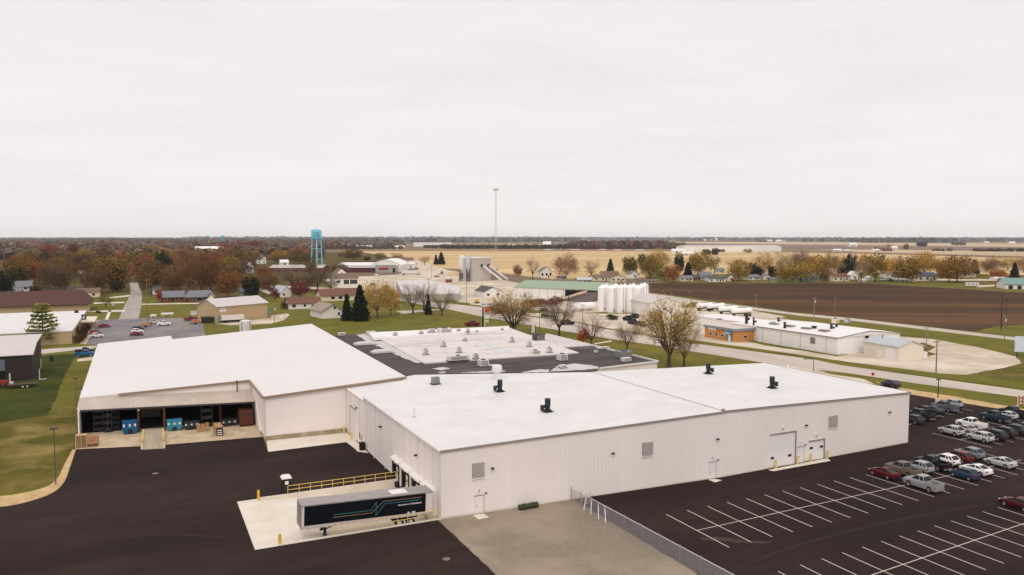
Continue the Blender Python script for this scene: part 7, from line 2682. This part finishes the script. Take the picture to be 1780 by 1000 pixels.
woods('far_copses', 'scattered dark copses standing in the far eastern fields',
      [(1318, 1330, 420.6, 420, 12, 14, 26, BL), (1655, 1675, 427, 426, 8, 12, 20, GB), (1596, 1610, 428.6, 428, 14, 12, 16, [(54, 52, 54)]), (1100, 1180, 418.5, 417.5, 60, 14, 34, BL), (1520, 1530, 437, 436, 8, 8, 10, GB)], 35, 8)
# ================================================================== vehicles, poles and signs
M_paint = mat('car_paint', (.5, .5, .5), .3, tint='object', spec=.28)
M_cglass = mat('car_glass', c(18, 20, 24), .1, spec=.35)
M_tyre = mat('tyre_rubber', c(26, 24, 25), .85, spec=.2)
M_rim = mat('alloy_rim', c(166, 164, 164), .35, metal=.5)
M_tail = mat('tail_lamp', c(150, 24, 26), .3)
M_head = mat('head_lamp', c(210, 212, 214), .2)
M_plast = mat('black_plastic', c(34, 33, 35), .6)


def ring(x, zb_, zt_, hw, ht):
    """one cross section of a car body at station x"""
    return [(x, -hw * .92, zb_), (x, -hw, zb_ + .12), (x, -hw, zt_ - .22), (x, -hw * .95, zt_ - .06), (x, -ht, zt_), (x, ht, zt_), (x, hw * .95, zt_ - .06), (x, hw, zt_ - .22), (x, hw, zb_ + .12), (x, hw * .92, zb_)]


def car_meshes(kind):
    """x points to the nose"""
    P = {'sedan': dict(L=4.75, W=.92, hood=.96, belt=1.02, roof=1.46, c0=-2.0, c1=1.25, r0=-.85, r1=.1, deck=1.06, wb=2.8, wr=.34),
         'suv': dict(L=4.55, W=.95, hood=1.08, belt=1.16, roof=1.7, c0=-2.2, c1=1.2, r0=-1.55, r1=.2, deck=1.14, wb=2.75, wr=.38),
         'hatch': dict(L=4.1, W=.9, hood=.98, belt=1.03, roof=1.5, c0=-1.98, c1=1.2, r0=-1.2, r1=.15, deck=1.04, wb=2.6, wr=.33),
         'truck': dict(L=5.8, W=1.0, hood=1.22, belt=1.28, roof=1.92, c0=-.85, c1=1.5, r0=-.62, r1=.72, deck=1.26, wb=3.6, wr=.41),
         'wagon': dict(L=4.7, W=.92, hood=1.0, belt=1.06, roof=1.56, c0=-2.2, c1=1.2, r0=-1.6, r1=.2, deck=1.06, wb=2.8, wr=.35),
         'van': dict(L=5.1, W=.98, hood=1.14, belt=1.16, roof=1.8, c0=-2.4, c1=1.6, r0=-2.1, r1=.75, deck=1.16, wb=3.0, wr=.36)}[kind]
    h = P['L'] / 2
    W = P['W']
    m = {}
    b = MB()
    zb = .22 if kind in ('sedan', 'hatch', 'wagon') else .3
    if kind == 'truck':
        b.loft([ring(-.85, zb, P['belt'], W, W * .86), ring(.9, zb, P['belt'], W, W * .86), ring(1.5, zb, P['hood'] + .03, W, W * .86), ring(h - .45, zb, P['hood'] - .04, W, W * .84), ring(h - .08, zb + .1, P['hood'] - .14, W * .94, W * .76), ring(h, zb + .2, P['hood'] - .3, W * .9, W * .7)])
        # open cargo bed with floor, sides and tailgate
        b.bx(-h, -.85, -W, W, zb + .08, .74)
        b.bx(-h, -.85, -W, -W + .13, .74, P['deck'])
        b.bx(-h, -.85, W - .13, W, .74, P['deck'])
        b.bx(-h, -h + .1, -W + .13, W - .13, .74, P['deck'])
        b.bx(-.95, -.85, -W + .13, W - .13, .74, P['deck'])
    else:
        b.loft([ring(-h, zb + .2, P['deck'] - .16, W * .88, W * .7), ring(-h + .12, zb + .06, P['deck'] - .03, W * .95, W * .8), ring(P['c0'], zb, P['deck'], W, W * .86), ring(-.4, zb, P['belt'], W, W * .88),
                ring(P['c1'], zb, P['hood'] + .02, W, W * .86), ring(h - .5, zb, P['hood'] - .08, W * .98, W * .82), ring(h - .1, zb + .08, P['hood'] - .24, W * .92, W * .72), ring(h, zb + .2, P['hood'] - .36, W * .86, W * .6)])
    # roof skin and pillars in body colour
    z1 = P['roof']
    rw = W * .72
    bw = W * .88
    zbelt = P['belt'] - .02
    b.loft([[(P['r0'] - .02, -rw * .9, z1 - .05), (P['r0'] - .02, rw * .9, z1 - .05), (P['r0'], rw, z1 - .13), (P['r0'], -rw, z1 - .13)],
            [((P['r0'] + P['r1']) / 2, -rw * .9, z1), ((P['r0'] + P['r1']) / 2, rw * .9, z1), ((P['r0'] + P['r1']) / 2, rw * 1.03, z1 - .09), ((P['r0'] + P['r1']) / 2, -rw * 1.03, z1 - .09)],
            [(P['r1'] + .02, -rw * .9, z1 - .06), (P['r1'] + .02, rw * .9, z1 - .06), (P['r1'], rw, z1 - .14), (P['r1'], -rw, z1 - .14)]])
    xm = (P['r0'] + P['r1']) / 2 - .05
    for s in (-1, 1):
        for (xa, xb) in ((P['c0'] + .05, P['r0'] + .03), (xm, xm), (P['c1'] - .05, P['r1'] - .03)):
            beam(b, (xa, s * bw, zbelt), (xb, s * rw * 1.01, z1 - .1), .1, .09)
        if kind in ('suv', 'van', 'wagon'):
            beam(b, (P['c0'] + .75, s * bw, zbelt), (P['r0'] + .55, s * rw * 1.01, z1 - .1), .12, .09)
    m['body'] = b.mesh('body', M_paint, smooth=True)
    g = MB()
    e = .035
    g.loft([[(P['c0'] + e, -bw + e, zbelt - .05), (P['c1'] - e, -bw + e, zbelt - .05), (P['c1'] - e, bw - e, zbelt - .05), (P['c0'] + e, bw - e, zbelt - .05)],
            [(P['r0'] + e, -rw + e * .6, z1 - .08), (P['r1'] - e, -rw + e * .6, z1 - .08), (P['r1'] - e, rw - e * .6, z1 - .08), (P['r0'] + e, rw - e * .6, z1 - .08)]])
    m['cabin_glass'] = g.mesh('cabin_glass', M_cglass)
    w = MB()
    r = P['wr']
    rings = []
    for y, q in ((-.1, r * .86), (-.11, r * .97), (-.06, r), (.06, r), (.11, r * .97), (.1, r * .86)):
        rings.append([(math.cos(2 * math.pi * j / 18) * q, y, math.sin(2 * math.pi * j / 18) * q) for j in range(18)])
    w.loft(rings)
    m['wheel'] = w.mesh('wheel', M_tyre, smooth=True)
    w = MB()
    w.tube((0, -.122, 0), (0, .122, 0), r * .62, n=14)
    w.tube((0, -.13, 0), (0, .13, 0), r * .16, n=8)
    m['rim'] = w.mesh('rim', M_rim)
    zt = P['deck'] if kind != 'truck' else .95
    t = MB()
    t.bx(-h - .015, -h + .16, -.15, .15, zt - .34, zt - .12) if kind != 'truck' else t.bx(-h - .02, -h + .06, -.06, .06, zt - .3, zt)
    m['tail_light'] = t.mesh('tail_light', M_tail)
    t = MB()
    t.bx(h - .3, h - .02, -.16, .16, P['hood'] - .36, P['hood'] - .22)
    m['headlight'] = t.mesh('headlight', M_head)
    t = MB()
    t.bx(-h - .06, -h + .15, -W * .9, W * .9, zb + .06, zb + .26)
    m['bumper'] = t.mesh('bumper', M_plast if kind != 'truck' else M_rim)
    t = MB()
    for x in (P['wb'] / 2, -P['wb'] / 2):
        t.tube((x, -W - .004, r + .02), (x, W + .004, r + .02), r * 1.14, n=18)
    t.bx(-P['wb'] / 2, P['wb'] / 2, -W * .96, W * .96, zb - .04, zb + .1)
    m['wheel_arch'] = t.mesh('wheel_arch', M_plast)
    m['P'] = P
    return m


CARS = {k: car_meshes(k) for k in ('sedan', 'suv', 'hatch', 'truck', 'wagon', 'van')}
NM = {'sedan': ('parked_car', 'car'), 'hatch': ('parked_car', 'car'), 'wagon': ('parked_car', 'car'), 'suv': ('parked_suv', 'suv'), 'truck': ('pickup_truck', 'pickup truck'), 'van': ('parked_van', 'van')}


def car(kind, x, y, head, rgb, label, group=None, detail=True, z=.07, s=1.0):
    m = CARS[kind]
    P = m['P']
    t = thing(NM[kind][0], label, NM[kind][1], (x, y, z), head, group)
    t.scale = (s * (.85 if kind == 'truck' else .89), s * .94, s)
    part('body', m['body'], t, color=c(*rgb))
    part('cabin_glass', m['cabin_glass'], t)
    h, W = P['L'] / 2, P['W']
    for sx in (1, -1):
        for sy in (1, -1):
            w = part('wheel', m['wheel'], t, (sx * P['wb'] / 2, sy * (W - .07), P['wr']))
            if detail:
                part('rim', m['rim'], w)
    part('wheel_arch', m['wheel_arch'], t)
    if detail:
        for sy in (1, -1):
            part('tail_light', m['tail_light'], t, (0, sy * (W - (.2 if kind != 'truck' else .1)), 0))
            part('headlight', m['headlight'], t, (0, sy * W * .66, 0))
        part('bumper', m['bumper'], t)
    return t


def wpk(px, py, z=.35):
    return G(px, py, z)


UP = math.pi / 2
SIL, WHT, BLK, DGR, RED, DRD, BLU, DBL, TAN, GRY = (196, 192, 190), (236, 232, 230), (30, 30, 34), (58, 60, 66), (128, 30, 34), (96, 26, 32), (44, 66, 88), (38, 50, 70), (150, 134, 116), (120, 124, 130)
GP = 'cars in the right car park'
# first row (nose away from the viewer, +y)
yc1 = lambda x: cy1(x) + 3.0
yc2 = lambda x: cy1(x) - 2.95
for (kind, x, y, col, lb_) in (
        ('sedan', 94.75, 76.3, (88, 18, 22), 'dark red sedan at the near end of the parked row'), ('truck', 98.1, 75.9, (112, 104, 92), 'tan grey pickup between the red sedan and a white crossover'),
        ('suv', 101.4, 75.9, (160, 158, 158), 'pale silver crossover right of the tan grey pickup'), ('truck', 104.8, 76.2, BLK, 'black pickup with its bed towards us in the first row'),
        ('suv', 108.2, 76.7, WHT, 'white boxy suv right of the black pickup'), ('suv', 111.5, 76.8, (100, 28, 30), 'dark red suv right of the white boxy suv'), ('suv', 115.1, 77.5, (128, 138, 142), 'grey green suv at the far end of the first row'),
        ('truck', 94.95, 70.3, (152, 150, 149), 'silver pickup parked nearest in the row, its bed towards us'), ('hatch', 104.5, 71.0, (44, 62, 84), 'blue hatchback right of the empty bays'),
        ('sedan', 108.0, 71.7, (238, 234, 232), 'white sedan right of the blue hatchback'), ('sedan', 114.8, 72.5, (190, 187, 185), 'silver white coupe alone at the far end of its row')):
    car(kind, x, y, UP, col, lb_, GP)
car('sedan', 98.9, 60.0, UP, (80, 16, 22), 'dark red car cut by the right edge of the frame', GP)
# second group
for (kind, x, y, col, lb_) in (
        ('suv', 125.75, 88.1, (186, 182, 178), 'silver crossover at the left end of the second block'), ('sedan', 129.0, 88.0, (176, 174, 174), 'silver car half hidden behind the silver crossover'),
        ('truck', 133.2, 89.6, WHT, 'white crew pickup with its tailgate open'), ('truck', 142.6, 91.4, (44, 62, 76), 'blue grey pickup behind the white pickup'),
        ('hatch', 146.2, 91.6, (196, 194, 194), 'silver rounded car right of the blue grey pickup'), ('truck', 149.6, 92.4, (36, 36, 40), 'black pickup at the right edge of the second block'),
        ('suv', 126.1, 83.2, (196, 192, 188), 'silver white crossover parked nearest in the second block'), ('suv', 129.4, 83.0, (44, 46, 50), 'dark grey suv right of the nearest silver white crossover'),
        ('suv', 132.7, 83.6, (38, 40, 46), 'black suv with red lamps third along the near side'), ('suv', 136.1, 83.9, (46, 50, 58), 'charcoal suv fourth along the near side'),
        ('wagon', 139.5, 84.3, (84, 88, 94), 'grey wagon fifth along the near side'), ('hatch', 142.8, 84.6, (190, 172, 172), 'pale pinkish silver car at the right edge')):
    car(kind, x, y, UP, col, lb_, GP)
# far row by the verge
for (kind, x, y, col, lb_) in (
        ('suv', 129.7, 105.0, WHT, 'white suv half hidden by the warehouse corner'), ('truck', 135.2, 107.0, (44, 52, 58), 'dark teal pickup in the far row by the verge'), ('wagon', 131.0, 108.4, (60, 64, 68), 'dark wagon behind the white suv at the warehouse corner'),
        ('truck', 131.4, 98.3, (34, 40, 44), 'black pickup in front of the far row, nearest the warehouse corner'), ('truck', 134.5, 99.6, (30, 30, 34), 'second black pickup in front of the far row'),
        ('wagon', 127.4, 97.0, (52, 54, 60), 'dark car mostly hidden by the warehouse corner'), ('sedan', 138.0, 100.8, (66, 70, 76), 'grey sedan right of the two black pickups'),
        ('truck', 142.1, 101.2, (92, 96, 104), 'silver grey pickup right of the grey sedan'), ('suv', 146.2, 102.6, (168, 166, 166), 'silver suv at the right end of the far row')):
    car(kind, x, y, UP, col, lb_, GP)
p = G(1548, 672)
car('sedan', p.x, p.y, UP, (64, 68, 80), 'dark blue car parked behind the far roof edge of the warehouse')
# left parking lot
for (kind, q, hd, col, lb_) in (('sedan', (182, 570), 0, (124, 40, 48), 'dark red car by the tan office in the left parking lot'), ('hatch', (166, 582), 0, (130, 40, 44), 'red car tucked behind the white suv by the tan office'), ('suv', (169, 588), 0, WHT, 'white suv in the left parking lot by the tan office'),
                                ('wagon', (240, 575), 0, (52, 54, 62), 'dark wagon at the top of the stack of parked cars in the left lot'), ('suv', (239, 580), 0, WHT, 'white car in the middle of the left lot'),
                                ('sedan', (238, 584.5), 0, (112, 40, 46), 'maroon car nearest in the group of three in the left lot'), ('truck', (285, 567), 0, WHT, 'white pickup in the left parking lot'),
                                ('truck', (331, 558.5), 0, (128, 34, 38), 'red pickup at the back of the left lot beside the green dumpster'), ('wagon', (268, 563.5), 0, (196, 192, 186), 'pale wagon behind the white pickup in the left lot'),
                                ('truck', (147, 621), 0, (30, 90, 140), 'blue pickup on the lane by the white hall'), ('truck', (147, 616), 0, (40, 42, 50), 'dark pickup just beyond the blue pickup'),
                                ('wagon', (346, 558), 0, (74, 72, 86), 'dark car squeezed between the red pickup and the dumpster')):
    p = G(*q)
    car(kind, p.x, p.y + .9, hd, col, lb_, 'cars on the left side')
# orange equipment on the left lot
for (q, lb_, col) in (((254, 569), 'orange and pink wood chipper on a trailer in the left lot', (186, 142, 110)), ((341, 564), 'small orange crane machine beside the green dumpster', (190, 124, 88))):
    p = G(*q)
    t = thing('work_machine', lb_, 'machine', tuple(p), .1)
    M_o = colmat('machine_orange_%d' % q[0], col, .5, .85, 2)
    a = MB()
    a.bx(-1.6, 1.2, -.7, .7, .7, 1.9)
    a.build('body', M_o, t)
    a = MB()
    beam(a, (.6, 0, 1.5), (1.6, 0, 2.8), .35, .4)
    a.build('chute', M_o, t)
    a = MB()
    a.bx(-2.6, 2.2, -.5, .5, .5, .68)
    a.build('trailer_frame', M_blackm, t)
    for y in (-.9, .7):
        a = MB()
        a.tube((-.2, y, .4), (-.2, y + .2, .4), .4, n=12)
        a.build('wheel', M_tyre, t)
# cars in the middle distance
for (kind, q, hd, col, lb_) in (('suv', (912, 513), .5, WHT, 'white car against the long pale shed wall'), ('sedan', (947, 551), UP, (74, 66, 62), 'dark car parked left of the white van by the road'), ('suv', (959, 551), UP, WHT, 'white van like car beside the dark car'),
                                ('truck', (986, 565), -.35, (46, 42, 44), 'dark pickup driving on the highway'), ('truck', (1092, 558), UP, (36, 36, 44), 'black pickup in the row before the white gabled store'), ('truck', (1101, 564), UP, (34, 40, 56), 'dark navy pickup nearest the highway before the store'),
                                ('suv', (1114, 567), UP, (60, 62, 66), 'charcoal suv beside the navy pickup'), ('suv', (1103, 553), UP, (28, 28, 32), 'black suv at the back of the row before the store'), ('sedan', (945, 541), UP, (70, 70, 76), 'grey car behind the dark car by the road'),
                                ('wagon', (905, 546), .2, (240, 236, 234), 'white car under the broad bare tan tree'), ('truck', (821, 567), 0, (120, 40, 40), 'red pickup on the lawn behind the old factory'), ('hatch', (830, 514), 0, WHT, 'white car in the plant yard left of the small office'),
                                ('suv', (655, 480), 0, WHT, 'white car in front of the long white hall'), ('van', (1536, 488), 0, (224, 222, 222), 'white van parked before the tan roofed house'), ('sedan', (1548, 489), 0, (104, 52, 56), 'red car right of the parked white van')):
    p = G(*q)
    car(kind, p.x, p.y, hd, col, lb_, detail=False, s=1.15)


# semis
def semi(q, wpx, lb_, hd=None, cab=True, colr=M_tw, flip=1, group=None):
    (l, w_) = at(*q, wpx)
    t = thing('semi_truck', lb_, 'truck', l, AZ - S90 if hd is None else hd, group)
    h_ = min(4.1, max(3.6, w_ * .27))
    a = MB()
    a.bx(-w_ / 2, w_ / 2 - 2.6 if cab else w_ / 2, -1.25, 1.25, 1.15, h_)
    a.build('trailer_box', colr, t)
    if cab:
        a = MB()
        a.loft([[(w_ / 2 - 2.3, y, .7), (w_ / 2, y, .7), (w_ / 2, y, 1.9), (w_ / 2 - .6, y, 3.2), (w_ / 2 - 2.3, y, 3.4)] for y in (-1.15, 1.15)])
        a.build('cab', colr, t)
        a = MB()
        a.bx(w_ / 2 - 1.9, w_ / 2 - .8, -1.18, 1.18, 2.0, 2.7)
        a.build('window', M_cglass, t)
    a = MB()
    a.bx(-w_ / 2 + .2, w_ / 2 - .4, -.5, .5, .75, 1.14)
    a.build('chassis', M_blackm, t)
    for x in (-w_ / 2 + 1.2, -w_ / 2 + 2.5, w_ / 2 - 3.2, w_ / 2 - 1.2):
        a = MB()
        a.tube((x, -1.27, .5), (x, 1.27, .5), .5, n=12)
        a.build('wheel', M_black, t)
    if flip < 0:
        t.rotation_euler.z += math.pi
    return t


semi((715, 478), 33, 'white semi trailer parked beside the arched hall')
for (q, w_, lb_) in (((954, 436), 18, 'white semi on the far highway, leftmost of four'), ((1001, 436), 18, 'white semi on the far highway below the hedge end'), ((1047, 436), 14, 'white semi on the far highway in front of the dark wood, left'), ((1074, 436.5), 14, 'white semi on the far highway in front of the dark wood, right'), ((1113, 436.5), 16, 'white semi on the far highway at the right end of the wood')):
    semi(q, w_, lb_, group='semis on the far highway')
p = G(758, 481)
semi((760, 481.5), 12, 'white mixer cab parked at the gravel edge of the plant')
# red hopper truck at the plant
(l, w_) = at(780, 491, 8)
t = thing('red_mixer', 'small red and white mixer truck in the plant yard', 'truck', l, .4)
a = MB()
a.bx(-2.6, 2.6, -1.1, 1.1, .8, 2.2)
a.build('body', colmat('mixer_red', (150, 74, 66), .6), t)
a = MB()
a.loft([[(x, math.cos(2 * math.pi * j / 12) * q_, 3 + math.sin(2 * math.pi * j / 12) * q_) for j in range(12)] for x, q_ in ((-2.4, .5), (-1, 1.2), (.6, 1.2), (1.6, .6))])
a.build('drum', M_tw, t, smooth=True)
for x in (-1.6, 1.8):
    a = MB()
    a.tube((x, -1.15, .5), (x, 1.15, .5), .5, n=10)
    a.build('wheel', M_black, t)


# ---------------------------------------------------------------- poles and lamps
def pole(q, top, label, kind='utility', r=.14, col=None, arm=None):
    p = G(*q)
    h = HT(q[0], q[1], top)
    t = thing('utility_pole' if kind == 'utility' else 'lamp_post', label, 'pole' if kind == 'utility' else 'lamp post', tuple(p), AZ - S90 + .3)
    a = MB()
    m_ = col or colmat('weathered_pole', (150, 134, 118), .9, .85, 2)
    a.tube((0, 0, 0), (0, 0, h), r, r * .7, n=8)
    a.build('shaft', m_, t)
    if kind == 'utility':
        a = MB()
        a.bx(-1.1, 1.1, -.06, .06, h - .7, h - .56)
        for x in (-1, -.5, .5, 1):
            a.bx(x - .05, x + .05, -.05, .05, h - .56, h - .38)
        a.build('crossarm', m_, t)
        if arm == 'can':
            a = MB()
            a.lathe(.32, 0, [(.2, h - 2.2), (.24, h - 2.1), (.24, h - 1.3), (.1, h - 1.2)], 10)
            a.build('transformer', M_unit, t)
    else:
        a = MB()
        if arm == 'single':
            a.tube((0, 0, h - .1), (-2.2, 0, h + .1), .07, n=6)
            a.bx(-2.9, -2.1, -.18, .18, h + .02, h + .2)
        elif arm == 'double':
            a.tube((-1.2, 0, h - .05), (1.2, 0, h - .05), .06, n=6)
            a.bx(-1.5, -.9, -.16, .16, h - .12, h + .06)
            a.bx(.9, 1.5, -.16, .16, h - .12, h + .06)
        else:
            a.bx(-.45, .45, -.22, .22, h - .08, h + .12)
        a.build('lamp_head', M_dgrey, t)
    return t


M_dpole = colmat('dark_pole', (62, 50, 48), .6)
M_wood2 = colmat('wood_pole', (130, 108, 92), .9, .85, 2)
for a in (((1627, 650), 590, 'utility pole on the grass strip before the gravel lot', 'utility', .16, M_wood2), ((1610, 607), 567, 'pole behind the beige garage by the grass island', 'utility', .14), ((1415, 561), 517, 'pale utility pole behind the long white works', 'utility', .16, None, 'can'),
          ((1451, 560), 515, 'darker utility pole right of the pale one behind the works', 'utility', .13, M_wood2), ((1314, 535), 511, 'plain pale pole at the edge of the ploughed field', 'utility', .16), ((1746, 591), 548, 'pale pole with a transformer by the back road', 'utility', .16, None, 'can'),
          ((1740, 573), 509, 'tall dark pole in the ploughed field near the right edge', 'utility', .22, M_dpole), ((1748, 572), 518, 'second tall dark pole beside the first in the ploughed field', 'utility', .16, M_dpole),
          ((257, 566), 484, 'left of two utility poles beside the street', 'utility', .15, M_wood2), ((261, 517), 475, 'right hand utility pole beyond the street corner', 'utility', .16, M_wood2), ((73, 515), 484, 'utility pole beside the far left white house', 'utility', .14, M_wood2),
          ((477, 566), 530, 'utility pole with a box right of the tan shed', 'utility', .14, None, 'can'), ((379, 577), 553, 'thin pale pole behind the white hall roof', 'utility', .1), ((698, 577), 546, 'thin pale pole on the lawn behind the old factory', 'utility', .1),
          ((811, 527), 491, 'pole in front of the plant yard island', 'utility', .14, M_wood2), ((745, 532), 484, 'dark pole before the long pale store', 'utility', .14, M_wood2), ((750, 484), 462, 'utility pole left of the concrete plant', 'utility', .16, M_wood2), ((724, 475), 456, 'utility pole near the white annex', 'utility', .14, M_wood2),
          ((938, 574), 538, 'thin pole left of the parked white van', 'utility', .1, M_dpole), ((1013, 570), 528, 'thin pole in front of the horizontal tank', 'utility', .1, M_dpole), ((169, 597), 560, 'pole at the corner of the tan office walk', 'utility', .1), ((168, 625), 596, 'grey pipe pole by the blue pickup', 'utility', .1)):
    pole(*a)
pole((1630, 700), 660, 'dark lamp post on a concrete base between the parked cars', 'lamp', .12, M_dpole)
pole((97, 843), 745, 'slim grey lamp post on the dry lawn corner', 'lamp', .09, colmat('grey_lamp_post', (96, 90, 90), .6))
pole((1414, 645), 624, 'street lamp with a single arm beside the highway', 'lamp', .09, M_dpole, 'single')
pole((133, 712), 658, 'thin grey post left of the loading canopy', 'lamp', .06, colmat('grey_lamp_post', (96, 90, 90), .6))
pole((141, 690), 676, 'short white post at the left wall of the white hall', 'lamp', .05, M_wtrim)
lamp_p = [o for o in bpy.data.objects if o.get('label') == 'dark lamp post on a concrete base between the parked cars'][0]
a = MB()
a.lathe(0, 0, [(.5, .07), (.5, .8), (.45, .85)], 12)
a.build('base', M_conc, lamp_p)


# ---------------------------------------------------------------- signs
t = thing('pylon_sign', 'tall pylon sign with white top panel and orange square below it', 'sign', tuple(G(846, 574)), AZ - S90)
p = G(846, 574)
H_ = HT(846, 574, 525.5)
s_ = MPP(846, 574)
for u, m_, r_, n_ in ((-6.5, M_blackm, .28, 'dark_leg'), (-3.5, M_unit, .2, 'pale_leg')):
    a = MB()
    a.tube((u * s_, 0, 0), (u * s_, 0, H_ * .8), r_, n=8)
    a.build(n_, m_, t)
hz = lambda y: HT(846, 574, y)
for (u0, u1, ya, yb_, m_, n_) in ((-10, 9, 526, 532.5, M_signw, 'top_panel'), (-3.5, 4.5, 534, 543.5, colmat('sign_orange', (214, 90, 54), .5, .95), 'orange_panel'), (-3.5, 4, 544, 547, colmat('sign_bluegrey', (150, 160, 180), .5, .96), 'blue_panel'),
                                  (-3, 4, 547.3, 554, M_signw, 'white_panel'), (-2.5, 3.5, 556.5, 560.5, colmat('sign_cream', (220, 214, 180), .5, .96), 'lower_panel')):
    a = MB()
    a.bx(u0 * s_, u1 * s_, -.3, .1, hz(yb_), hz(ya))
    pn = a.build(n_, m_, t)
    if n_ == 'top_panel':
        a = MB()
        for k in range(7):
            if k != 3:
                a.bx((-8.6 + k * 2.4) * s_, (-8.6 + k * 2.4 + 1.7) * s_, -.33, -.3, hz(530), hz(528))
        a.build('lettering', colmat('sign_letter_grey', (96, 100, 122), .6), pn)
    if n_ == 'orange_panel':
        a = MB()
        a.bx(-2 * s_, 3 * s_, -.33, -.3, hz(541.5), hz(539))
        a.build('emblem', colmat('emblem_red', (190, 50, 36), .6), pn)
p = G(926.5, 583)
s_ = MPP(926.5, 583)
H_ = HT(926.5, 583, 564)
t = thing('lawn_sign', 'white panel sign on two dark legs behind the old factory', 'sign', tuple(p), AZ - S90)
for u in (-4, 4):
    a = MB()
    a.tube((u * s_, 0, 0), (u * s_, 0, H_), .1, n=6)
    a.build('leg', M_dpole, t)
a = MB()
a.bx(-3 * s_, 3 * s_, -.1, .06, H_ * .25, H_ * .9)
a.build('panel', M_signw, t)
p = G(1517, 663)
H_ = HT(1517, 663, 648)
t = thing('stop_sign', 'red octagonal stop sign at the driveway mouth', 'sign', tuple(p), AZ - S90 - .3)
a = MB()
a.tube((0, 0, 0), (0, 0, H_), .05, n=6)
a.build('post', M_steel, t)
a = MB()
a.tube((0, -.08, H_ - .3), (0, -.05, H_ - .3), .38, n=8)
a.build('plate', colmat('stop_red', (186, 40, 44), .5, .96), t)
p = G(1778, 709)
t = thing('road_barricade', 'orange and white road work barricade at the right edge of the verge', 'barricade', tuple(p), AZ - S90 - .3)
for u in (-.9, .9):
    a = MB()
    a.bx(u - .06, u + .06, -.06, .06, 0, 2.6)
    a.bx(u - .12, u + .12, -.7, .7, 0, .25)
    a.build('leg', M_signw, t)
for k in range(3):
    a = MB()
    for j in range(6):
        z = .8 + k * .65
        a.hexa([(-.95 + j * .32, -.1, z), (-.63 + j * .32, -.1, z), (-.63 + j * .32, -.06, z), (-.95 + j * .32, -.06, z)], [(-.95 + j * .32 + .1, -.1, z + .3), (-.63 + j * .32 + .1, -.1, z + .3), (-.63 + j * .32 + .1, -.06, z + .3), (-.95 + j * .32 + .1, -.06, z + .3)], j % 2)
    a.build('rail', [colmat('barrier_orange', (196, 84, 60), .6, .95), M_signw], t)
for (q, lb_) in (((490, 556), 'white yard sign boards behind the white ranch house lawn'), ((197, 534), 'small white sign on the corner lawn left of the street')):
    p = G(*q)
    t = thing('yard_sign', lb_, 'sign', tuple(p), AZ - S90)
    a = MB()
    a.bx(-.7, .7, -.04, .04, .6, 1.6)
    a.build('panel', M_signw, t)
    a = MB()
    a.bx(-.6, -.52, -.03, .03, 0, .6)
    a.bx(.52, .6, -.03, .03, 0, .6)
    a.build('leg_pair', M_steel, t)
p = G(829, 527.5)
t = thing('yellow_loader', 'tiny yellow machine by the road before the pylon sign', 'machine', tuple(p), 0)
a = MB()
a.bx(-1, 1, -.6, .6, .5, 1.5)
a.bx(-.4, .5, -.5, .5, 1.5, 2.2)
a.build('body', M_yel, t)
for x in (-.6, .7):
    a = MB()
    a.tube((x, -.75, .45), (x, .75, .45), .45, n=10)
    a.build('wheel', M_black, t)
# ================================================================== the damp air of an overcast day
hb = MB()
hb.bx(-13600, 13600, -2100, 13600, -1, 112)
hz_o = hb.build('haze', [])
hm = bpy.data.materials.new('haze_air')
hm.use_nodes = True
hn = hm.node_tree
hn.nodes.clear()
ho = hn.nodes.new('ShaderNodeOutputMaterial')
hv = hn.nodes.new('ShaderNodeVolumePrincipled')
hv.inputs['Color'].default_value = (0.93, 0.965, 1.0, 1)
hv.inputs['Density'].default_value = 0.000034
hv.inputs['Anisotropy'].default_value = 0.0
hn.links.new(hv.outputs[0], ho.inputs['Volume'])
hz_o.data.materials.append(hm)
tag(hz_o, kind='stuff')
